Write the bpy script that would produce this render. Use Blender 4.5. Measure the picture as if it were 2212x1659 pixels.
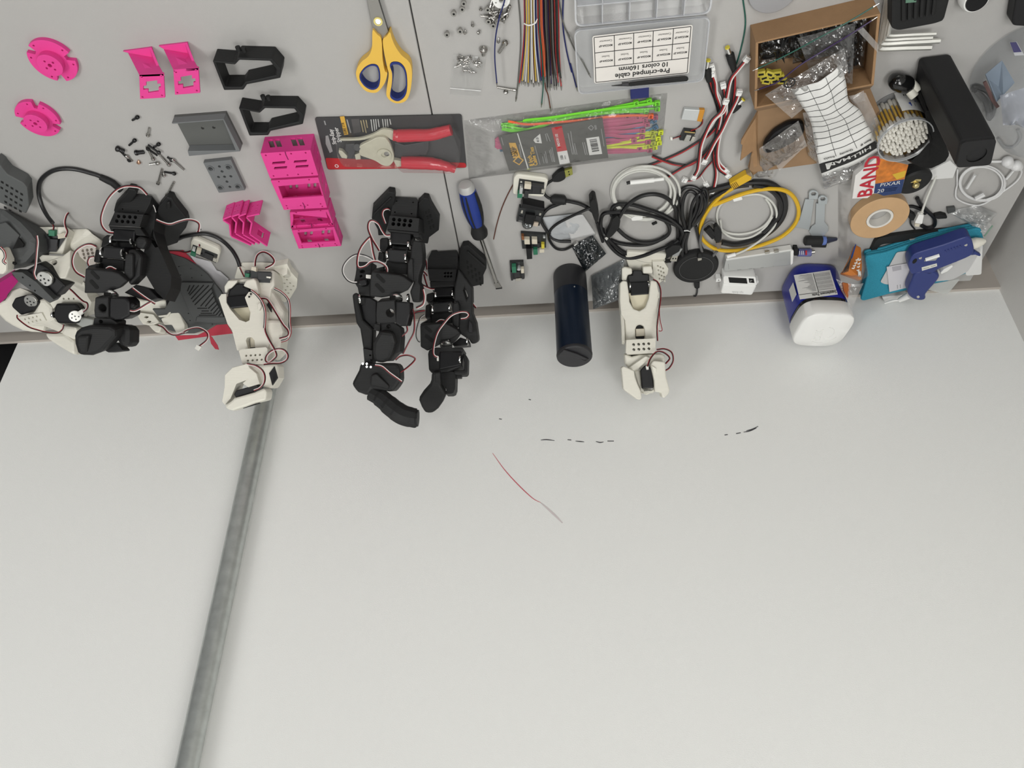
import bpy, bmesh, math, random
from mathutils import Vector, Matrix, noise
from mathutils.geometry import tessellate_polygon
random.seed(7)
for o in list(bpy.data.objects): bpy.data.objects.remove(o, do_unlink=True)
SC = bpy.context.scene
COL = SC.collection
V = Vector

# ------------------------------------------------------------------ camera
ZD = 0.75                      # desk top above the floor
HC = 0.85                      # camera above the desk top
FPX, CX, CY = 1661.0, 1106.0, 829.5     # focal length and centre in 2212 x 1659 pixels
_up = V((10.0, 2470.5, -1661.0)).normalized()      # world up seen by the (rolled over) camera: x right, y down, z forward
_dp = V((166.0, 1117.0, 1661.0)); _dp = (_dp - _up * _dp.dot(_up)).normalized()
AY = -_dp; AZ = _up; AX = AY.cross(AZ)
def c2w(d): return V((AX.dot(d), AY.dot(d), AZ.dot(d)))
def ray(u, v): return c2w(V((u - CX, v - CY, FPX)))
_r = ray(1100, 660.0)
GAP = 0.034                    # desk stands a little off the back wall (wall plane is y = 0)
CAM = V((0, 0, ZD + HC)); CAM.y = GAP + HC * _r.y / _r.z
cd = bpy.data.cameras.new('camera'); cam = bpy.data.objects.new('camera', cd); COL.objects.link(cam)
cd.sensor_fit = 'HORIZONTAL'; cd.sensor_width = 36.0; cd.lens = 36.0 * FPX / 2212.0
cd.clip_start = 0.02; cd.clip_end = 60
r_, d_, f_ = c2w(V((1, 0, 0))), c2w(V((0, 1, 0))), c2w(V((0, 0, 1)))
cam.matrix_world = Matrix(((r_.x, -d_.x, -f_.x, CAM.x), (r_.y, -d_.y, -f_.y, CAM.y), (r_.z, -d_.z, -f_.z, CAM.z), (0, 0, 0, 1)))
SC.camera = cam

# ------------------------------------------------------------------ world, lamps, exposure
SC.view_settings.view_transform = 'Standard'; SC.view_settings.look = 'None'
SC.view_settings.gamma = 1.0; SC.view_settings.use_curve_mapping = False
SC.view_settings.exposure = 0.0
wd = bpy.data.worlds.new('room_air'); SC.world = wd; wd.use_nodes = True
wd.node_tree.nodes['Background'].inputs[0].default_value = (1.0, 1.0, 0.98, 1)
wd.node_tree.nodes['Background'].inputs[1].default_value = 0.17
def area(name, loc, sx, sy, power, col=(1, 0.997, 0.975)):
    l = bpy.data.lights.new(name, 'AREA'); l.shape = 'RECTANGLE'; l.size = sx; l.size_y = sy; l.energy = power; l.color = col
    o = bpy.data.objects.new(name, l); o.location = loc; COL.objects.link(o); return o
for lx, ly, pw in ((-1.35, 1.2, 23), (0.5, 1.25, 20), (-1.35, 3.4, 16), (0.3, 3.4, 16)):
    area('ceiling_lamp', (lx, ly, 2.66), 0.6, 1.2, pw)

# ------------------------------------------------------------------ picture-to-place helpers
def Z(u, v, z=0.0):            # point seen at (u, v) that lies z above the desk top
    d = ray(u, v); return CAM + d * ((ZD + z - CAM.z) / d.z)
def Yw(u, v, y=0.0):           # point seen at (u, v) that lies y in front of the back wall
    d = ray(u, v); return CAM + d * ((y - CAM.y) / d.y)
def Pn(u, v, o, n):            # point seen at (u, v) on the plane through o with normal n
    d = ray(u, v); return CAM + d * ((o - CAM).dot(n) / d.dot(n))
class F:                       # coordinates read in an enlarged crop: x0, y0 and the enlargement
    def __init__(s, x0, y0, k): s.x0, s.y0, s.k = x0, y0, k
    def __call__(s, x, y): return (s.x0 + x / s.k, s.y0 + y / s.k)
    def z(s, x, y, z=0.0): return Z(*s(x, y), z)
    def zs(s, pts, z=0.0): return [s.z(p[0], p[1], z if len(p) < 3 else p[2]) for p in pts]
    def y(s, x, y, yy=0.0): return Yw(*s(x, y), yy)
    def ns(s, pts, o, n): return [Pn(*s(p[0], p[1]), o, n) for p in pts]
UP = V((0, 0, 1)); DN = V((0, 0, -1))

# ------------------------------------------------------------------ materials
MATS = {}
def mat(name, col, rough=0.5, metal=0.0, bump=0.0, bscale=400.0, var=0.0, vscale=30.0, spec=0.5, coat=0.0, layers=0.0, emit=0.0):
    if name in MATS: return MATS[name]
    m = bpy.data.materials.new(name); m.use_nodes = True; nt = m.node_tree; b = nt.nodes['Principled BSDF']
    c = tuple(col) + (1,)
    b.inputs['Base Color'].default_value = c; b.inputs['Roughness'].default_value = rough; b.inputs['Metallic'].default_value = metal
    b.inputs['Specular IOR Level'].default_value = spec
    if coat: b.inputs['Coat Weight'].default_value = coat; b.inputs['Coat Roughness'].default_value = 0.1
    if emit: b.inputs['Emission Color'].default_value = c; b.inputs['Emission Strength'].default_value = emit
    tc = nt.nodes.new('ShaderNodeTexCoord')
    if var:
        n = nt.nodes.new('ShaderNodeTexNoise'); n.inputs['Scale'].default_value = vscale; n.inputs['Detail'].default_value = 4
        nt.links.new(tc.outputs['Object'], n.inputs['Vector'])
        r = nt.nodes.new('ShaderNodeValToRGB'); r.color_ramp.elements[0].position = 0.3; r.color_ramp.elements[1].position = 0.7
        r.color_ramp.elements[0].color = tuple(max(0, x * (1 - var)) for x in col) + (1,)
        r.color_ramp.elements[1].color = tuple(min(1, x * (1 + var)) for x in col) + (1,)
        nt.links.new(n.outputs['Fac'], r.inputs['Fac']); nt.links.new(r.outputs['Color'], b.inputs['Base Color'])
    if bump or layers:
        bp = nt.nodes.new('ShaderNodeBump'); bp.inputs['Distance'].default_value = 0.001
        if layers:
            w = nt.nodes.new('ShaderNodeTexWave'); w.bands_direction = 'Z'; w.inputs['Scale'].default_value = 160; w.inputs['Distortion'].default_value = 0.3
            nt.links.new(tc.outputs['Object'], w.inputs['Vector']); bp.inputs['Strength'].default_value = layers
            nt.links.new(w.outputs['Fac'], bp.inputs['Height'])
        else:
            n2 = nt.nodes.new('ShaderNodeTexNoise'); n2.inputs['Scale'].default_value = bscale; n2.inputs['Detail'].default_value = 3
            nt.links.new(tc.outputs['Object'], n2.inputs['Vector']); bp.inputs['Strength'].default_value = bump
            nt.links.new(n2.outputs['Fac'], bp.inputs['Height'])
        nt.links.new(bp.outputs['Normal'], b.inputs['Normal'])
    MATS[name] = m; return m
def film(name, tint=(1, 1, 1), haze=0.12, hazecol=(0.8, 0.8, 0.8), gloss=0.5, rough=0.12, bump=0.6, bscale=60.0, fres=1.45):
    """clear plastic film: see-through, hazy, with glints on its wrinkles"""
    if name in MATS: return MATS[name]
    m = bpy.data.materials.new(name); m.use_nodes = True; nt = m.node_tree; nt.nodes.clear()
    out = nt.nodes.new('ShaderNodeOutputMaterial'); tr = nt.nodes.new('ShaderNodeBsdfTransparent'); tr.inputs[0].default_value = tuple(tint) + (1,)
    df = nt.nodes.new('ShaderNodeBsdfDiffuse'); df.inputs[0].default_value = tuple(hazecol) + (1,)
    gl = nt.nodes.new('ShaderNodeBsdfGlossy'); gl.inputs['Roughness'].default_value = rough
    m1 = nt.nodes.new('ShaderNodeMixShader'); m2 = nt.nodes.new('ShaderNodeMixShader')
    fr = nt.nodes.new('ShaderNodeFresnel'); fr.inputs['IOR'].default_value = fres
    mu = nt.nodes.new('ShaderNodeMath'); mu.operation = 'MULTIPLY_ADD'; mu.inputs[1].default_value = gloss * 2; mu.inputs[2].default_value = gloss * 0.08
    tc = nt.nodes.new('ShaderNodeTexCoord'); n = nt.nodes.new('ShaderNodeTexNoise'); n.inputs['Scale'].default_value = bscale; n.inputs['Detail'].default_value = 3
    bp = nt.nodes.new('ShaderNodeBump'); bp.inputs['Strength'].default_value = bump; bp.inputs['Distance'].default_value = 0.004
    L = nt.links.new
    L(tc.outputs['Object'], n.inputs['Vector']); L(n.outputs['Fac'], bp.inputs['Height'])
    for q in (df, gl, fr): L(bp.outputs['Normal'], q.inputs['Normal'])
    m1.inputs[0].default_value = haze
    L(tr.outputs[0], m1.inputs[1]); L(df.outputs[0], m1.inputs[2])
    L(fr.outputs[0], mu.inputs[0]); L(mu.outputs[0], m2.inputs[0]); L(m1.outputs[0], m2.inputs[1]); L(gl.outputs[0], m2.inputs[2])
    L(m2.outputs[0], out.inputs[0]); MATS[name] = m; return m

# ------------------------------------------------------------------ mesh building
def crom(pts, n=8, closed=False):          # smooth curve through points
    P = [V(p) for p in pts]; out = []; N = len(P)
    if N < 3 and not closed: return P
    rng = range(N) if closed else range(N - 1)
    for i in rng:
        p1, p2 = P[i], P[(i + 1) % N]
        p0 = P[i - 1] if (closed or i > 0) else p1 * 2 - p2
        p3 = P[(i + 2) % N] if (closed or i + 2 < N) else p2 * 2 - p1
        for k in range(n):
            t = k / n
            out.append(0.5 * ((2 * p1) + (p2 - p0) * t + (2 * p0 - 5 * p1 + 4 * p2 - p3) * t * t + (3 * p1 - p0 - 3 * p2 + p3) * t ** 3))
    if not closed: out.append(P[-1])
    return out
def circ(c, r, n=16, ax=None, ay=None, a0=0.0, a1=2 * math.pi, ry=None):
    ax = ax or V((1, 0, 0)); ay = ay or V((0, 1, 0)); ry = r if ry is None else ry
    full = abs(a1 - a0 - 2 * math.pi) < 1e-6; m = n if full else n - 1
    return [c + ax * (r * math.cos(a0 + (a1 - a0) * k / m)) + ay * (ry * math.sin(a0 + (a1 - a0) * k / m)) for k in range(n)]
def rrect(c, w, h, r, ax=None, ay=None, n=4):   # rounded rectangle outline
    ax = (ax or V((1, 0, 0))).normalized(); ay = (ay or V((0, 1, 0))).normalized(); out = []
    for sx, sy, a in ((1, 1, 0), (-1, 1, 90), (-1, -1, 180), (1, -1, 270)):
        for k in range(n + 1):
            t = math.radians(a + 90 * k / n)
            out.append(c + ax * (sx * (w / 2 - r) + r * math.cos(t)) + ay * (sy * (h / 2 - r) + r * math.sin(t)))
    return out
def rround(pts, r, n=4):                        # round the corners of a polygon
    out = []; N = len(pts)
    for i in range(N):
        p, a, b = pts[i], pts[i - 1], pts[(i + 1) % N]
        da, db = a - p, b - p; k = min(r, da.length * 0.45, db.length * 0.45)
        s, e = p + da.normalized() * k, p + db.normalized() * k
        for j in range(n + 1):
            t = j / n; out.append(s * (1 - t) ** 2 + p * (2 * t * (1 - t)) + e * t * t)
    return out
class MB:
    def __init__(s): s.v = []; s.f = []
    def add(s, vs, fs):
        b = len(s.v); s.v += [V(p) for p in vs]; s.f += [tuple(b + i for i in f) for f in fs]; return s
    def prism(s, poly, ext, holes=()):
        """poly is the outline of the face turned to the viewer, ext the vector to the back face"""
        ext = V(ext); loops = [list(poly)] + [list(h) for h in holes]
        allv = [p for l in loops for p in l]; n = len(allv)
        vs = allv + [p + ext for p in allv]; fs = []
        if len(loops) == 1:
            fs.append(tuple(range(n))); fs.append(tuple(range(2 * n - 1, n - 1, -1)))
        else:
            for t in tessellate_polygon(loops): fs.append(tuple(t)); fs.append((t[2] + n, t[1] + n, t[0] + n))
        b = 0
        for l in loops:
            m = len(l)
            for i in range(m):
                j = (i + 1) % m; fs.append((b + i, b + i + n, b + j + n, b + j))
            b += m
        return s.add(vs, fs)
    def face(s, poly): return s.add(poly, [tuple(range(len(poly)))])
    def box(s, c, sx, sy, sz, ax=None, ay=None, az=None):
        ax = (ax or V((1, 0, 0))).normalized() * sx / 2; ay = (ay or V((0, 1, 0))).normalized() * sy / 2; az = (az or UP).normalized() * sz / 2
        vs = [c + ax * i + ay * j + az * k for k in (-1, 1) for j in (-1, 1) for i in (-1, 1)]
        return s.add(vs, [(0, 2, 3, 1), (4, 5, 7, 6), (0, 1, 5, 4), (2, 6, 7, 3), (0, 4, 6, 2), (1, 3, 7, 5)])
    def rings(s, rings, cap0=True, cap1=True, closed=False):
        n = len(rings[0]); vs = [p for r in rings for p in r]; fs = []
        R = len(rings)
        for a in range(R if closed else R - 1):
            b = (a + 1) % R
            for i in range(n):
                j = (i + 1) % n; fs.append((a * n + i, a * n + j, b * n + j, b * n + i))
        if not closed:
            if cap0: fs.append(tuple(range(n - 1, -1, -1)))
            if cap1: fs.append(tuple((R - 1) * n + i for i in range(n)))
        return s.add(vs, fs)
    def tube(s, pts, r, n=8, closed=False, flat=1.0, flatdir=None):
        P = [V(p) for p in pts]; P = [p for i, p in enumerate(P) if i == 0 or (p - P[i - 1]).length > 1e-6]; N = len(P)
        rr = r if isinstance(r, (list, tuple)) else None
        T = []
        for i in range(N):
            a = P[i - 1] if (i > 0 or closed) else P[i]; b = P[(i + 1) % N] if (i < N - 1 or closed) else P[i]
            t = (b - a); T.append(t.normalized() if t.length > 1e-9 else V((1, 0, 0)))
        ref = flatdir or (UP if abs(T[0].z) < 0.9 else V((1, 0, 0))); rings = []
        nv = (ref - T[0] * ref.dot(T[0])).normalized()
        for i in range(N):
            if flatdir: nv = ref - T[i] * ref.dot(T[i])
            else: nv = nv - T[i] * nv.dot(T[i])
            nv = nv.normalized() if nv.length > 1e-6 else V((0, 0, 1)); bv = T[i].cross(nv)
            q = rr[min(len(rr) - 1, int(i * len(rr) / N))] if rr else r
            rings.append([P[i] + nv * (q * flat * math.cos(2 * math.pi * k / n)) + bv * (q * math.sin(2 * math.pi * k / n)) for k in range(n)])
        return s.rings(rings, closed=closed)
    def cyl(s, a, b, r, n=16, r2=None):
        a, b = V(a), V(b); t = (b - a).normalized(); x = t.orthogonal().normalized(); y = t.cross(x); r2 = r if r2 is None else r2
        return s.rings([circ(a, r, n, x, y), circ(b, r2, n, x, y)])
    def lathe(s, o, axis, prof, n=24, cap0=True, cap1=True):      # prof: (radius, distance along axis)
        t = V(axis).normalized(); x = t.orthogonal().normalized(); y = t.cross(x)
        return s.rings([circ(o + t * h, max(r, 1e-5), n, x, y) for r, h in prof], cap0, cap1)
    def ring(s, o, axis, r0, r1, h, n=24):                         # washer: inner r0, outer r1, height h
        t = V(axis).normalized(); x = t.orthogonal().normalized(); y = t.cross(x)
        return s.rings([circ(o, r1, n, x, y), circ(o + t * h, r1, n, x, y), circ(o + t * h, r0, n, x, y), circ(o, r0, n, x, y)], closed=True)
    def ball(s, c, r, n=12, m=8, sz=None, axis=None):
        axis = (axis or UP).normalized(); sz = r if sz is None else sz
        return s.lathe(c, axis, [(r * math.sin(math.pi * k / m), -sz * math.cos(math.pi * k / m)) for k in range(m + 1)], n)
    def build(s, name, m, parent=None, bevel=0.0, smooth=False, seg=2, solid=0.0, sub=0):
        me = bpy.data.meshes.new(name)
        o = bpy.data.objects.new(name, me); COL.objects.link(o)
        if parent is None:
            lo = [min(p[i] for p in s.v) for i in range(3)]; hi = [max(p[i] for p in s.v) for i in range(3)]
            org = V(((lo[0] + hi[0]) / 2, (lo[1] + hi[1]) / 2, lo[2])); o.location = org
        else:
            o.parent = parent; org = worg(parent)
        me.from_pydata([p - org for p in s.v], [], s.f); me.validate(); 
        bm = bmesh.new(); bm.from_mesh(me); bmesh.ops.recalc_face_normals(bm, faces=bm.faces); bm.to_mesh(me); bm.free()
        me.materials.append(m)
        if solid:
            q = o.modifiers.new('thickness', 'SOLIDIFY'); q.thickness = solid; q.offset = 0
        if bevel:
            q = o.modifiers.new('bevel', 'BEVEL'); q.width = bevel; q.segments = seg; q.limit_method = 'ANGLE'; q.angle_limit = math.radians(35); q.use_clamp_overlap = True
        if sub:
            q = o.modifiers.new('sub', 'SUBSURF'); q.levels = sub; q.render_levels = sub
        if smooth:
            for p in me.polygons: p.use_smooth = True
            try: me.set_sharp_from_angle(angle=math.radians(40))
            except Exception: pass
        return o
def worg(o):
    p = V(o.location); q = o.parent
    while q: p = p + q.location; q = q.parent
    return p
def thing(name, loc, label, cat, group=None):
    o = bpy.data.objects.new(name, None); o.empty_display_size = 0.01; o.location = loc; COL.objects.link(o)
    return tag(o, label, cat, group)
def tag(o, label, cat, group=None, kind=None):
    o['label'] = label; o['category'] = cat
    if group: o['group'] = group
    if kind: o['kind'] = kind
    return o
def struct(o, label=None):
    o['kind'] = 'structure'
    if label: o['label'] = label
    return o
def copy_tree(o, loc=None, rot=None, parent=None):
    c = o.copy(); COL.objects.link(c)
    if parent is not None: c.parent = parent
    if loc is not None: c.location = loc
    if rot is not None: c.rotation_euler = rot
    for ch in list(o.children): copy_tree(ch, parent=c)
    return c
def text(s, o, right, up, size, m, parent, name='lettering', bold=False, squeeze=1.0, align='LEFT', lift=0.0003):
    """flat print: the words s with the first letter's foot at o"""
    c = bpy.data.curves.new('t', 'FONT'); c.body = s; c.size = 1.0; c.align_x = align; c.resolution_u = 2
    if bold: c.offset = 0.022
    t = bpy.data.objects.new('t', c); COL.objects.link(t)
    me = bpy.data.meshes.new_from_object(t); bpy.data.objects.remove(t); bpy.data.curves.remove(c)
    me.name = name
    r = V(right).normalized(); u = V(up).normalized(); n = r.cross(u).normalized(); org = worg(parent)
    for vv in me.vertices:
        p = vv.co; vv.co = o + r * (p.x * size * squeeze) + u * (p.y * size) + n * lift - org
    me.materials.clear(); me.materials.append(m)
    ob = bpy.data.objects.new(name, me); COL.objects.link(ob); ob.parent = parent; return ob
def quadmap(a, b, c, d, s, t):     # bilinear point in a quad a(0,0) b(1,0) c(1,1) d(0,1)
    return (a * (1 - s) + b * s) * (1 - t) + (d * (1 - s) + c * s) * t
def sheet(pts4, nx, ny, amp=0.0, fr=20.0, seed=0.0, edge=True, lift=None):
    """a wrinkled sheet spanning four corner points; amp lifts it along z with noise"""
    m = MB(); a, b, c, d = pts4; vs = []
    for j in range(ny + 1):
        for i in range(nx + 1):
            s, t = i / nx, j / ny; p = quadmap(a, b, c, d, s, t)
            k = noise.noise(V((p.x * fr + seed, p.y * fr, p.z * fr + seed * 2))) * amp + abs(noise.noise(V((p.x * fr * 2.3 + seed, p.y * fr * 2.3, 3 + seed)))) * amp * 0.8
            e = min(s, 1 - s, t, 1 - t) * 6 if edge else 1
            h = k * min(1, e)
            if lift: h += lift(s, t)
            vs.append(p + V((0, 0, h)))
    fs = [(j * (nx + 1) + i, j * (nx + 1) + i + 1, (j + 1) * (nx + 1) + i + 1, (j + 1) * (nx + 1) + i) for j in range(ny) for i in range(nx)]
    return m.add(vs, fs)

# ------------------------------------------------------------------ the room
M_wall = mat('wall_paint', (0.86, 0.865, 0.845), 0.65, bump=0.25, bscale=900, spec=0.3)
M_desk = mat('desk_laminate', (0.405, 0.397, 0.385), 0.42, bump=0.12, bscale=1500, var=0.012, vscale=700, spec=0.4)
M_deskedge = mat('desk_edge_band', (0.30, 0.29, 0.28), 0.6)
M_floor = mat('floor_carpet', (0.20, 0.20, 0.21), 0.9, bump=0.8, bscale=300, var=0.15, vscale=200)
M_ceil = mat('ceiling_tile', (0.82, 0.82, 0.80), 0.9)
M_black = mat('black_panel', (0.012, 0.012, 0.013), 0.5)
xl = Yw(47, 722, 0).x                      # where the white wall ends on the left
xr = Yw(2170, 650, 0).x                     # room corner on the right
def bx(name, x0, x1, y0, y1, z0, z1, m, bevel=0.0):
    return struct(MB().box(V(((x0 + x1) / 2, (y0 + y1) / 2, (z0 + z1) / 2)), x1 - x0, y1 - y0, z1 - z0).build(name, m, bevel=bevel))
bx('floor', -3.2, xr + 0.12, -0.12, 6.2, -0.05, 0.0, M_floor)
bx('wall_back', xl, xr + 0.12, -0.12, 0.0, 0.0, 2.7, M_wall)
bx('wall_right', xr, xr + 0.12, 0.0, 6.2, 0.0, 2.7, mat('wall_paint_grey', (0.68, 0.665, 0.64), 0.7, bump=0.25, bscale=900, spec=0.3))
bx('wall_left', -3.2, xl - 0.001, -0.16, -0.05, 0.0, 2.7, M_black)
bx('ceiling', -3.2, xr + 0.12, -0.12, 6.2, 2.7, 2.8, M_ceil)
bx('gap_shade_strip_1', -1.5, xr, 0.0, 0.006, 0.62, ZD - 0.004, mat('gap_shade_tan', (0.44, 0.40, 0.36), 0.7))  # added strip, its tan-grey stands for the shade in the gap behind the desk
# two desks side by side with a thin dark joint between them
s0, s1 = Z(883.5, 0), Z(1001, 584)
sdir = (s1 - s0); 
def sx_at(y): return s0.x + sdir.x * (y - s0.y) / sdir.y
b0, b1 = Z(612, 686.3), Z(1690, 628.5)
def by_at(x): return b0.y + (b1.y - b0.y) * (x - b0.x) / (b1.x - b0.x)
e0, e1 = Z(2212, 404), Z(2126, 555)
def ex_at(y): return e0.x + (e1.x - e0.x) * (y - e0.y) / (e1.y - e0.y)
yf = 1.30
def desk(name, poly, label, legs):
    t = thing(name, V((sum(p.x for p in poly) / 4, sum(p.y for p in poly) / 4, 0)), label, 'desk')
    MB().prism([V((p.x, p.y, ZD)) for p in poly], (0, 0, -0.028)).build('desk_top', M_desk, t, bevel=0.0012)
    for p in legs: MB().prism(rrect(V((p[0], p[1], ZD - 0.028)), 0.05, 0.05, 0.006), (0, 0, -(ZD - 0.028))).build('leg', mat('desk_leg_steel', (0.25, 0.25, 0.26), 0.5, 0.3), t)
    MB().box(V(((legs[0][0] + legs[1][0]) / 2, legs[0][1], ZD - 0.06)), abs(legs[1][0] - legs[0][0]) - 0.052, 0.03, 0.05).build('apron', mat('desk_leg_steel', (0.25,) * 3), t)
g = 0.0008
yb0 = by_at(sx_at(0.03)); xs0, xs1 = sx_at(yb0), sx_at(yf)
XL0 = -1.55
xe0, xe1 = ex_at(0.03), ex_at(yf)
desk('desk', [V((XL0, by_at(XL0), 0)), V((xs0 - g, yb0, 0)), V((xs1 - g, yf, 0)), V((XL0, yf, 0))], 'light grey laminate desk under the pink parts and scissors, left of the thin joint', [(XL0 + .06, 0.12), (xs0 - .07, 0.12), (xs1 - .07, yf - .07), (XL0 + .06, yf - .07)])
desk('desk', [V((xs0 + g, yb0, 0)), V((xe0, by_at(xe0), 0)), V((xe1, yf, 0)), V((xs1 + g, yf, 0))], 'light grey laminate desk under the bottle, coiled cables and cardboard box, right of the joint', [(xs0 + .07, 0.12), (xe0 - .06, 0.12), (min(xe1, xr) - .08, yf - .07), (xs1 + .07, yf - .07)])
print('ROOM xl %.3f xr %.3f desk right %.3f %.3f cam %s' % (xl, xr, xe0, xe1, tuple(round(c, 3) for c in CAM)), 'backedge', by_at(-1), by_at(0), by_at(1), 'seam', xs0, xs1)
# steel conduit standing against the wall
pr = 0.0145
pa, pb = Yw(404, 1655, 0.017), Yw(575, 850, 0.017)
def pz(z): return V((pa.x + (pb.x - pa.x) * (z - pa.z) / (pb.z - pa.z), 0.0165, z))
M_galv = mat('galvanised_steel', (0.52, 0.545, 0.53), 0.4, 0.8, var=0.12, vscale=60, bump=0.05)
t = tag(MB().tube([pz(0.0), pz(1.0), pz(2.0), pz(2.69)], pr, 24).build('conduit_pipe', M_galv, smooth=True), 'long grey galvanised steel pipe running up the white wall', 'pipe')
# scuffs and a thin red line on the wall
M_scuff = mat('scuff_mark', (0.08, 0.08, 0.085), 0.8); M_red = mat('red_pen', (0.62, 0.10, 0.14), 0.8)
M_redfaint = mat('faint_pen', (0.66, 0.60, 0.60), 0.8)
def wallmark(pts, w, m, name, parent):
    P = crom([Yw(u, v, 0.0) + V((0, 0.0004, 0)) for u, v in pts], 6); mb = MB(); n = len(P); vs = []
    for i, p in enumerate(P):
        t_ = (P[min(i + 1, n - 1)] - P[max(i - 1, 0)]).normalized(); s_ = V((t_.z, 0, -t_.x)); k = w * (0.35 + 0.65 * math.sin(math.pi * (i + .5) / n))
        vs += [p + s_ * k, p - s_ * k]
    mb.add(vs, [(2 * i, 2 * i + 1, 2 * i + 3, 2 * i + 2) for i in range(n - 1)]); return mb.build(name, m, parent)
wb = bpy.data.objects['wall_back']
for q in ([(1168, 951), (1180, 950), (1198, 952)], [(1226, 950), (1234, 951)], [(1243, 953), (1252, 954), (1262, 955)], [(1287, 954), (1296, 956), (1304, 955)], [(1312, 953), (1326, 953)],
          [(1565, 940), (1572, 939)], [(1590, 937), (1600, 935)], [(1606, 934), (1620, 931), (1634, 925)], [(1612, 931), (1626, 927), (1638, 921)], [(1078, 905), (1084, 906)], [(1142, 863), (1147, 864)]):
    wallmark(q, 0.0009, M_scuff, 'scuff', wb)
wallmark([(1064, 979), (1090, 1015), (1120, 1048), (1150, 1076), (1168, 1086)], 0.0007, M_red, 'pen_line', wb)
wallmark([(1168, 1086), (1195, 1110), (1215, 1130)], 0.0016, M_redfaint, 'pen_line', wb)

# ------------------------------------------------------------------ reading frames and projection
def pix(P):
    d = P - CAM; x, y, z = d.dot(r_), d.dot(d_), d.dot(f_); return (CX + FPX * x / z, CY + FPX * y / z)
def hgt(u0, v0, v1):           # height at which the point over desk point (u0, v0) shows at row v1
    b = Z(u0, v0); lo, hi = 0.0, 0.5
    for _ in range(40):
        m = (lo + hi) / 2
        if pix(b + V((0, 0, m)))[1] < v1: lo = m
        else: hi = m
    return lo
Z1 = F(0, 0, 4.809); Z2 = F(0, 320, 3.4565); Z3 = F(320, 400, 3.318); Z4 = F(360, 60, 3.3175); Z5 = F(720, 380, 3.016); Z6 = F(660, 220, 5.53)
Q1 = F(740, 0, 4.424); Q2 = F(1220, 0, 5.027); Q3 = F(1000, 190, 4.608); Q4 = F(1040, 340, 5.53); Q5 = F(1280, 350, 5.53); Q6 = F(1400, 100, 5.183); Q7 = F(1160, 540, 4.609)
R1 = F(1580, 0, 4.147); R2 = F(1860, 0, 4.3665); R3 = F(1500, 360, 5.53); R4 = F(1800, 330, 5.0267); R5 = F(1660, 540, 6.913); R6 = F(1900, 400, 4.609); R7 = F(1680, 130, 5.53)
M_pink = mat('pink_print', (0.72, 0.045, 0.27), 0.55, layers=0.08)
M_bprint = mat('black_print', (0.019, 0.0192, 0.0195), 0.5, layers=0.08, spec=0.18)
M_gprint = mat('grey_print', (0.15, 0.158, 0.162), 0.5, layers=0.08)
M_hole = mat('hole_dark', (0.004, 0.004, 0.004), 0.9)
M_pinkhole = mat('pink_hole', (0.20, 0.006, 0.08), 0.8)
M_steel = mat('steel', (0.42, 0.41, 0.39), 0.25, 1.0, bump=0.05)
M_blackox = mat('black_oxide', (0.02, 0.02, 0.021), 0.35, 0.5)
M_white = mat('white_plastic', (0.80, 0.80, 0.78), 0.4)
ORD = 'first second third fourth fifth sixth seventh eighth ninth tenth eleventh twelfth thirteenth fourteenth fifteenth sixteenth seventeenth'.split()
def disc(mb, c, r, n=10, h=0.0004, ax=None, ay=None): mb.prism(circ(c + UP * h, r, n, ax, ay), DN * h)

def flange(F_, c, r, notches, label):
    c0 = F_.z(*c); t = thing('motor_flange', c0, label, 'bracket', 'pink motor flanges')
    out = []
    N = 96
    for k in range(N):
        a = 360 * k / N; rr = r
        for q in notches:
            d = abs((a - q + 180) % 360 - 180)
            if d < 9: rr = r * 0.66
        out.append(c0 + V((math.cos(math.radians(a)) * rr, math.sin(math.radians(a)) * rr, 0.006)))
    hs = []
    for q in notches:
        for s in (-24, 24): hs.append(circ(c0 + V((math.cos(math.radians(q + s)) * r * 0.86, math.sin(math.radians(q + s)) * r * 0.86, 0.006)), r * 0.045, 8))
    MB().prism(out, DN * 0.006, hs).build('flange_plate', M_pink, t, bevel=0.0005)
    hub = V((c0.x, c0.y, c0.z))
    hh = [circ(hub + UP * 0.015, r * 0.09, 10)] + [circ(hub + V((math.cos(a) * r * 0.24, math.sin(a) * r * 0.24, 0.015)), r * 0.05, 8) for a in (0.5, 2.07, 3.64, 5.21)]
    MB().prism(circ(hub + UP * 0.015, r * 0.52, 40), DN * 0.009, hh).build('hub', M_pink, t, bevel=0.0008)
flange(Z1, (560, 605), 0.0275, (140, 262, 8), 'pink printed round flange with raised hub, upper of the two discs')
flange(Z1, (408, 1210), 0.0265, (176, 66, -34), 'pink printed round flange with raised hub, lower of the two discs')

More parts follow.
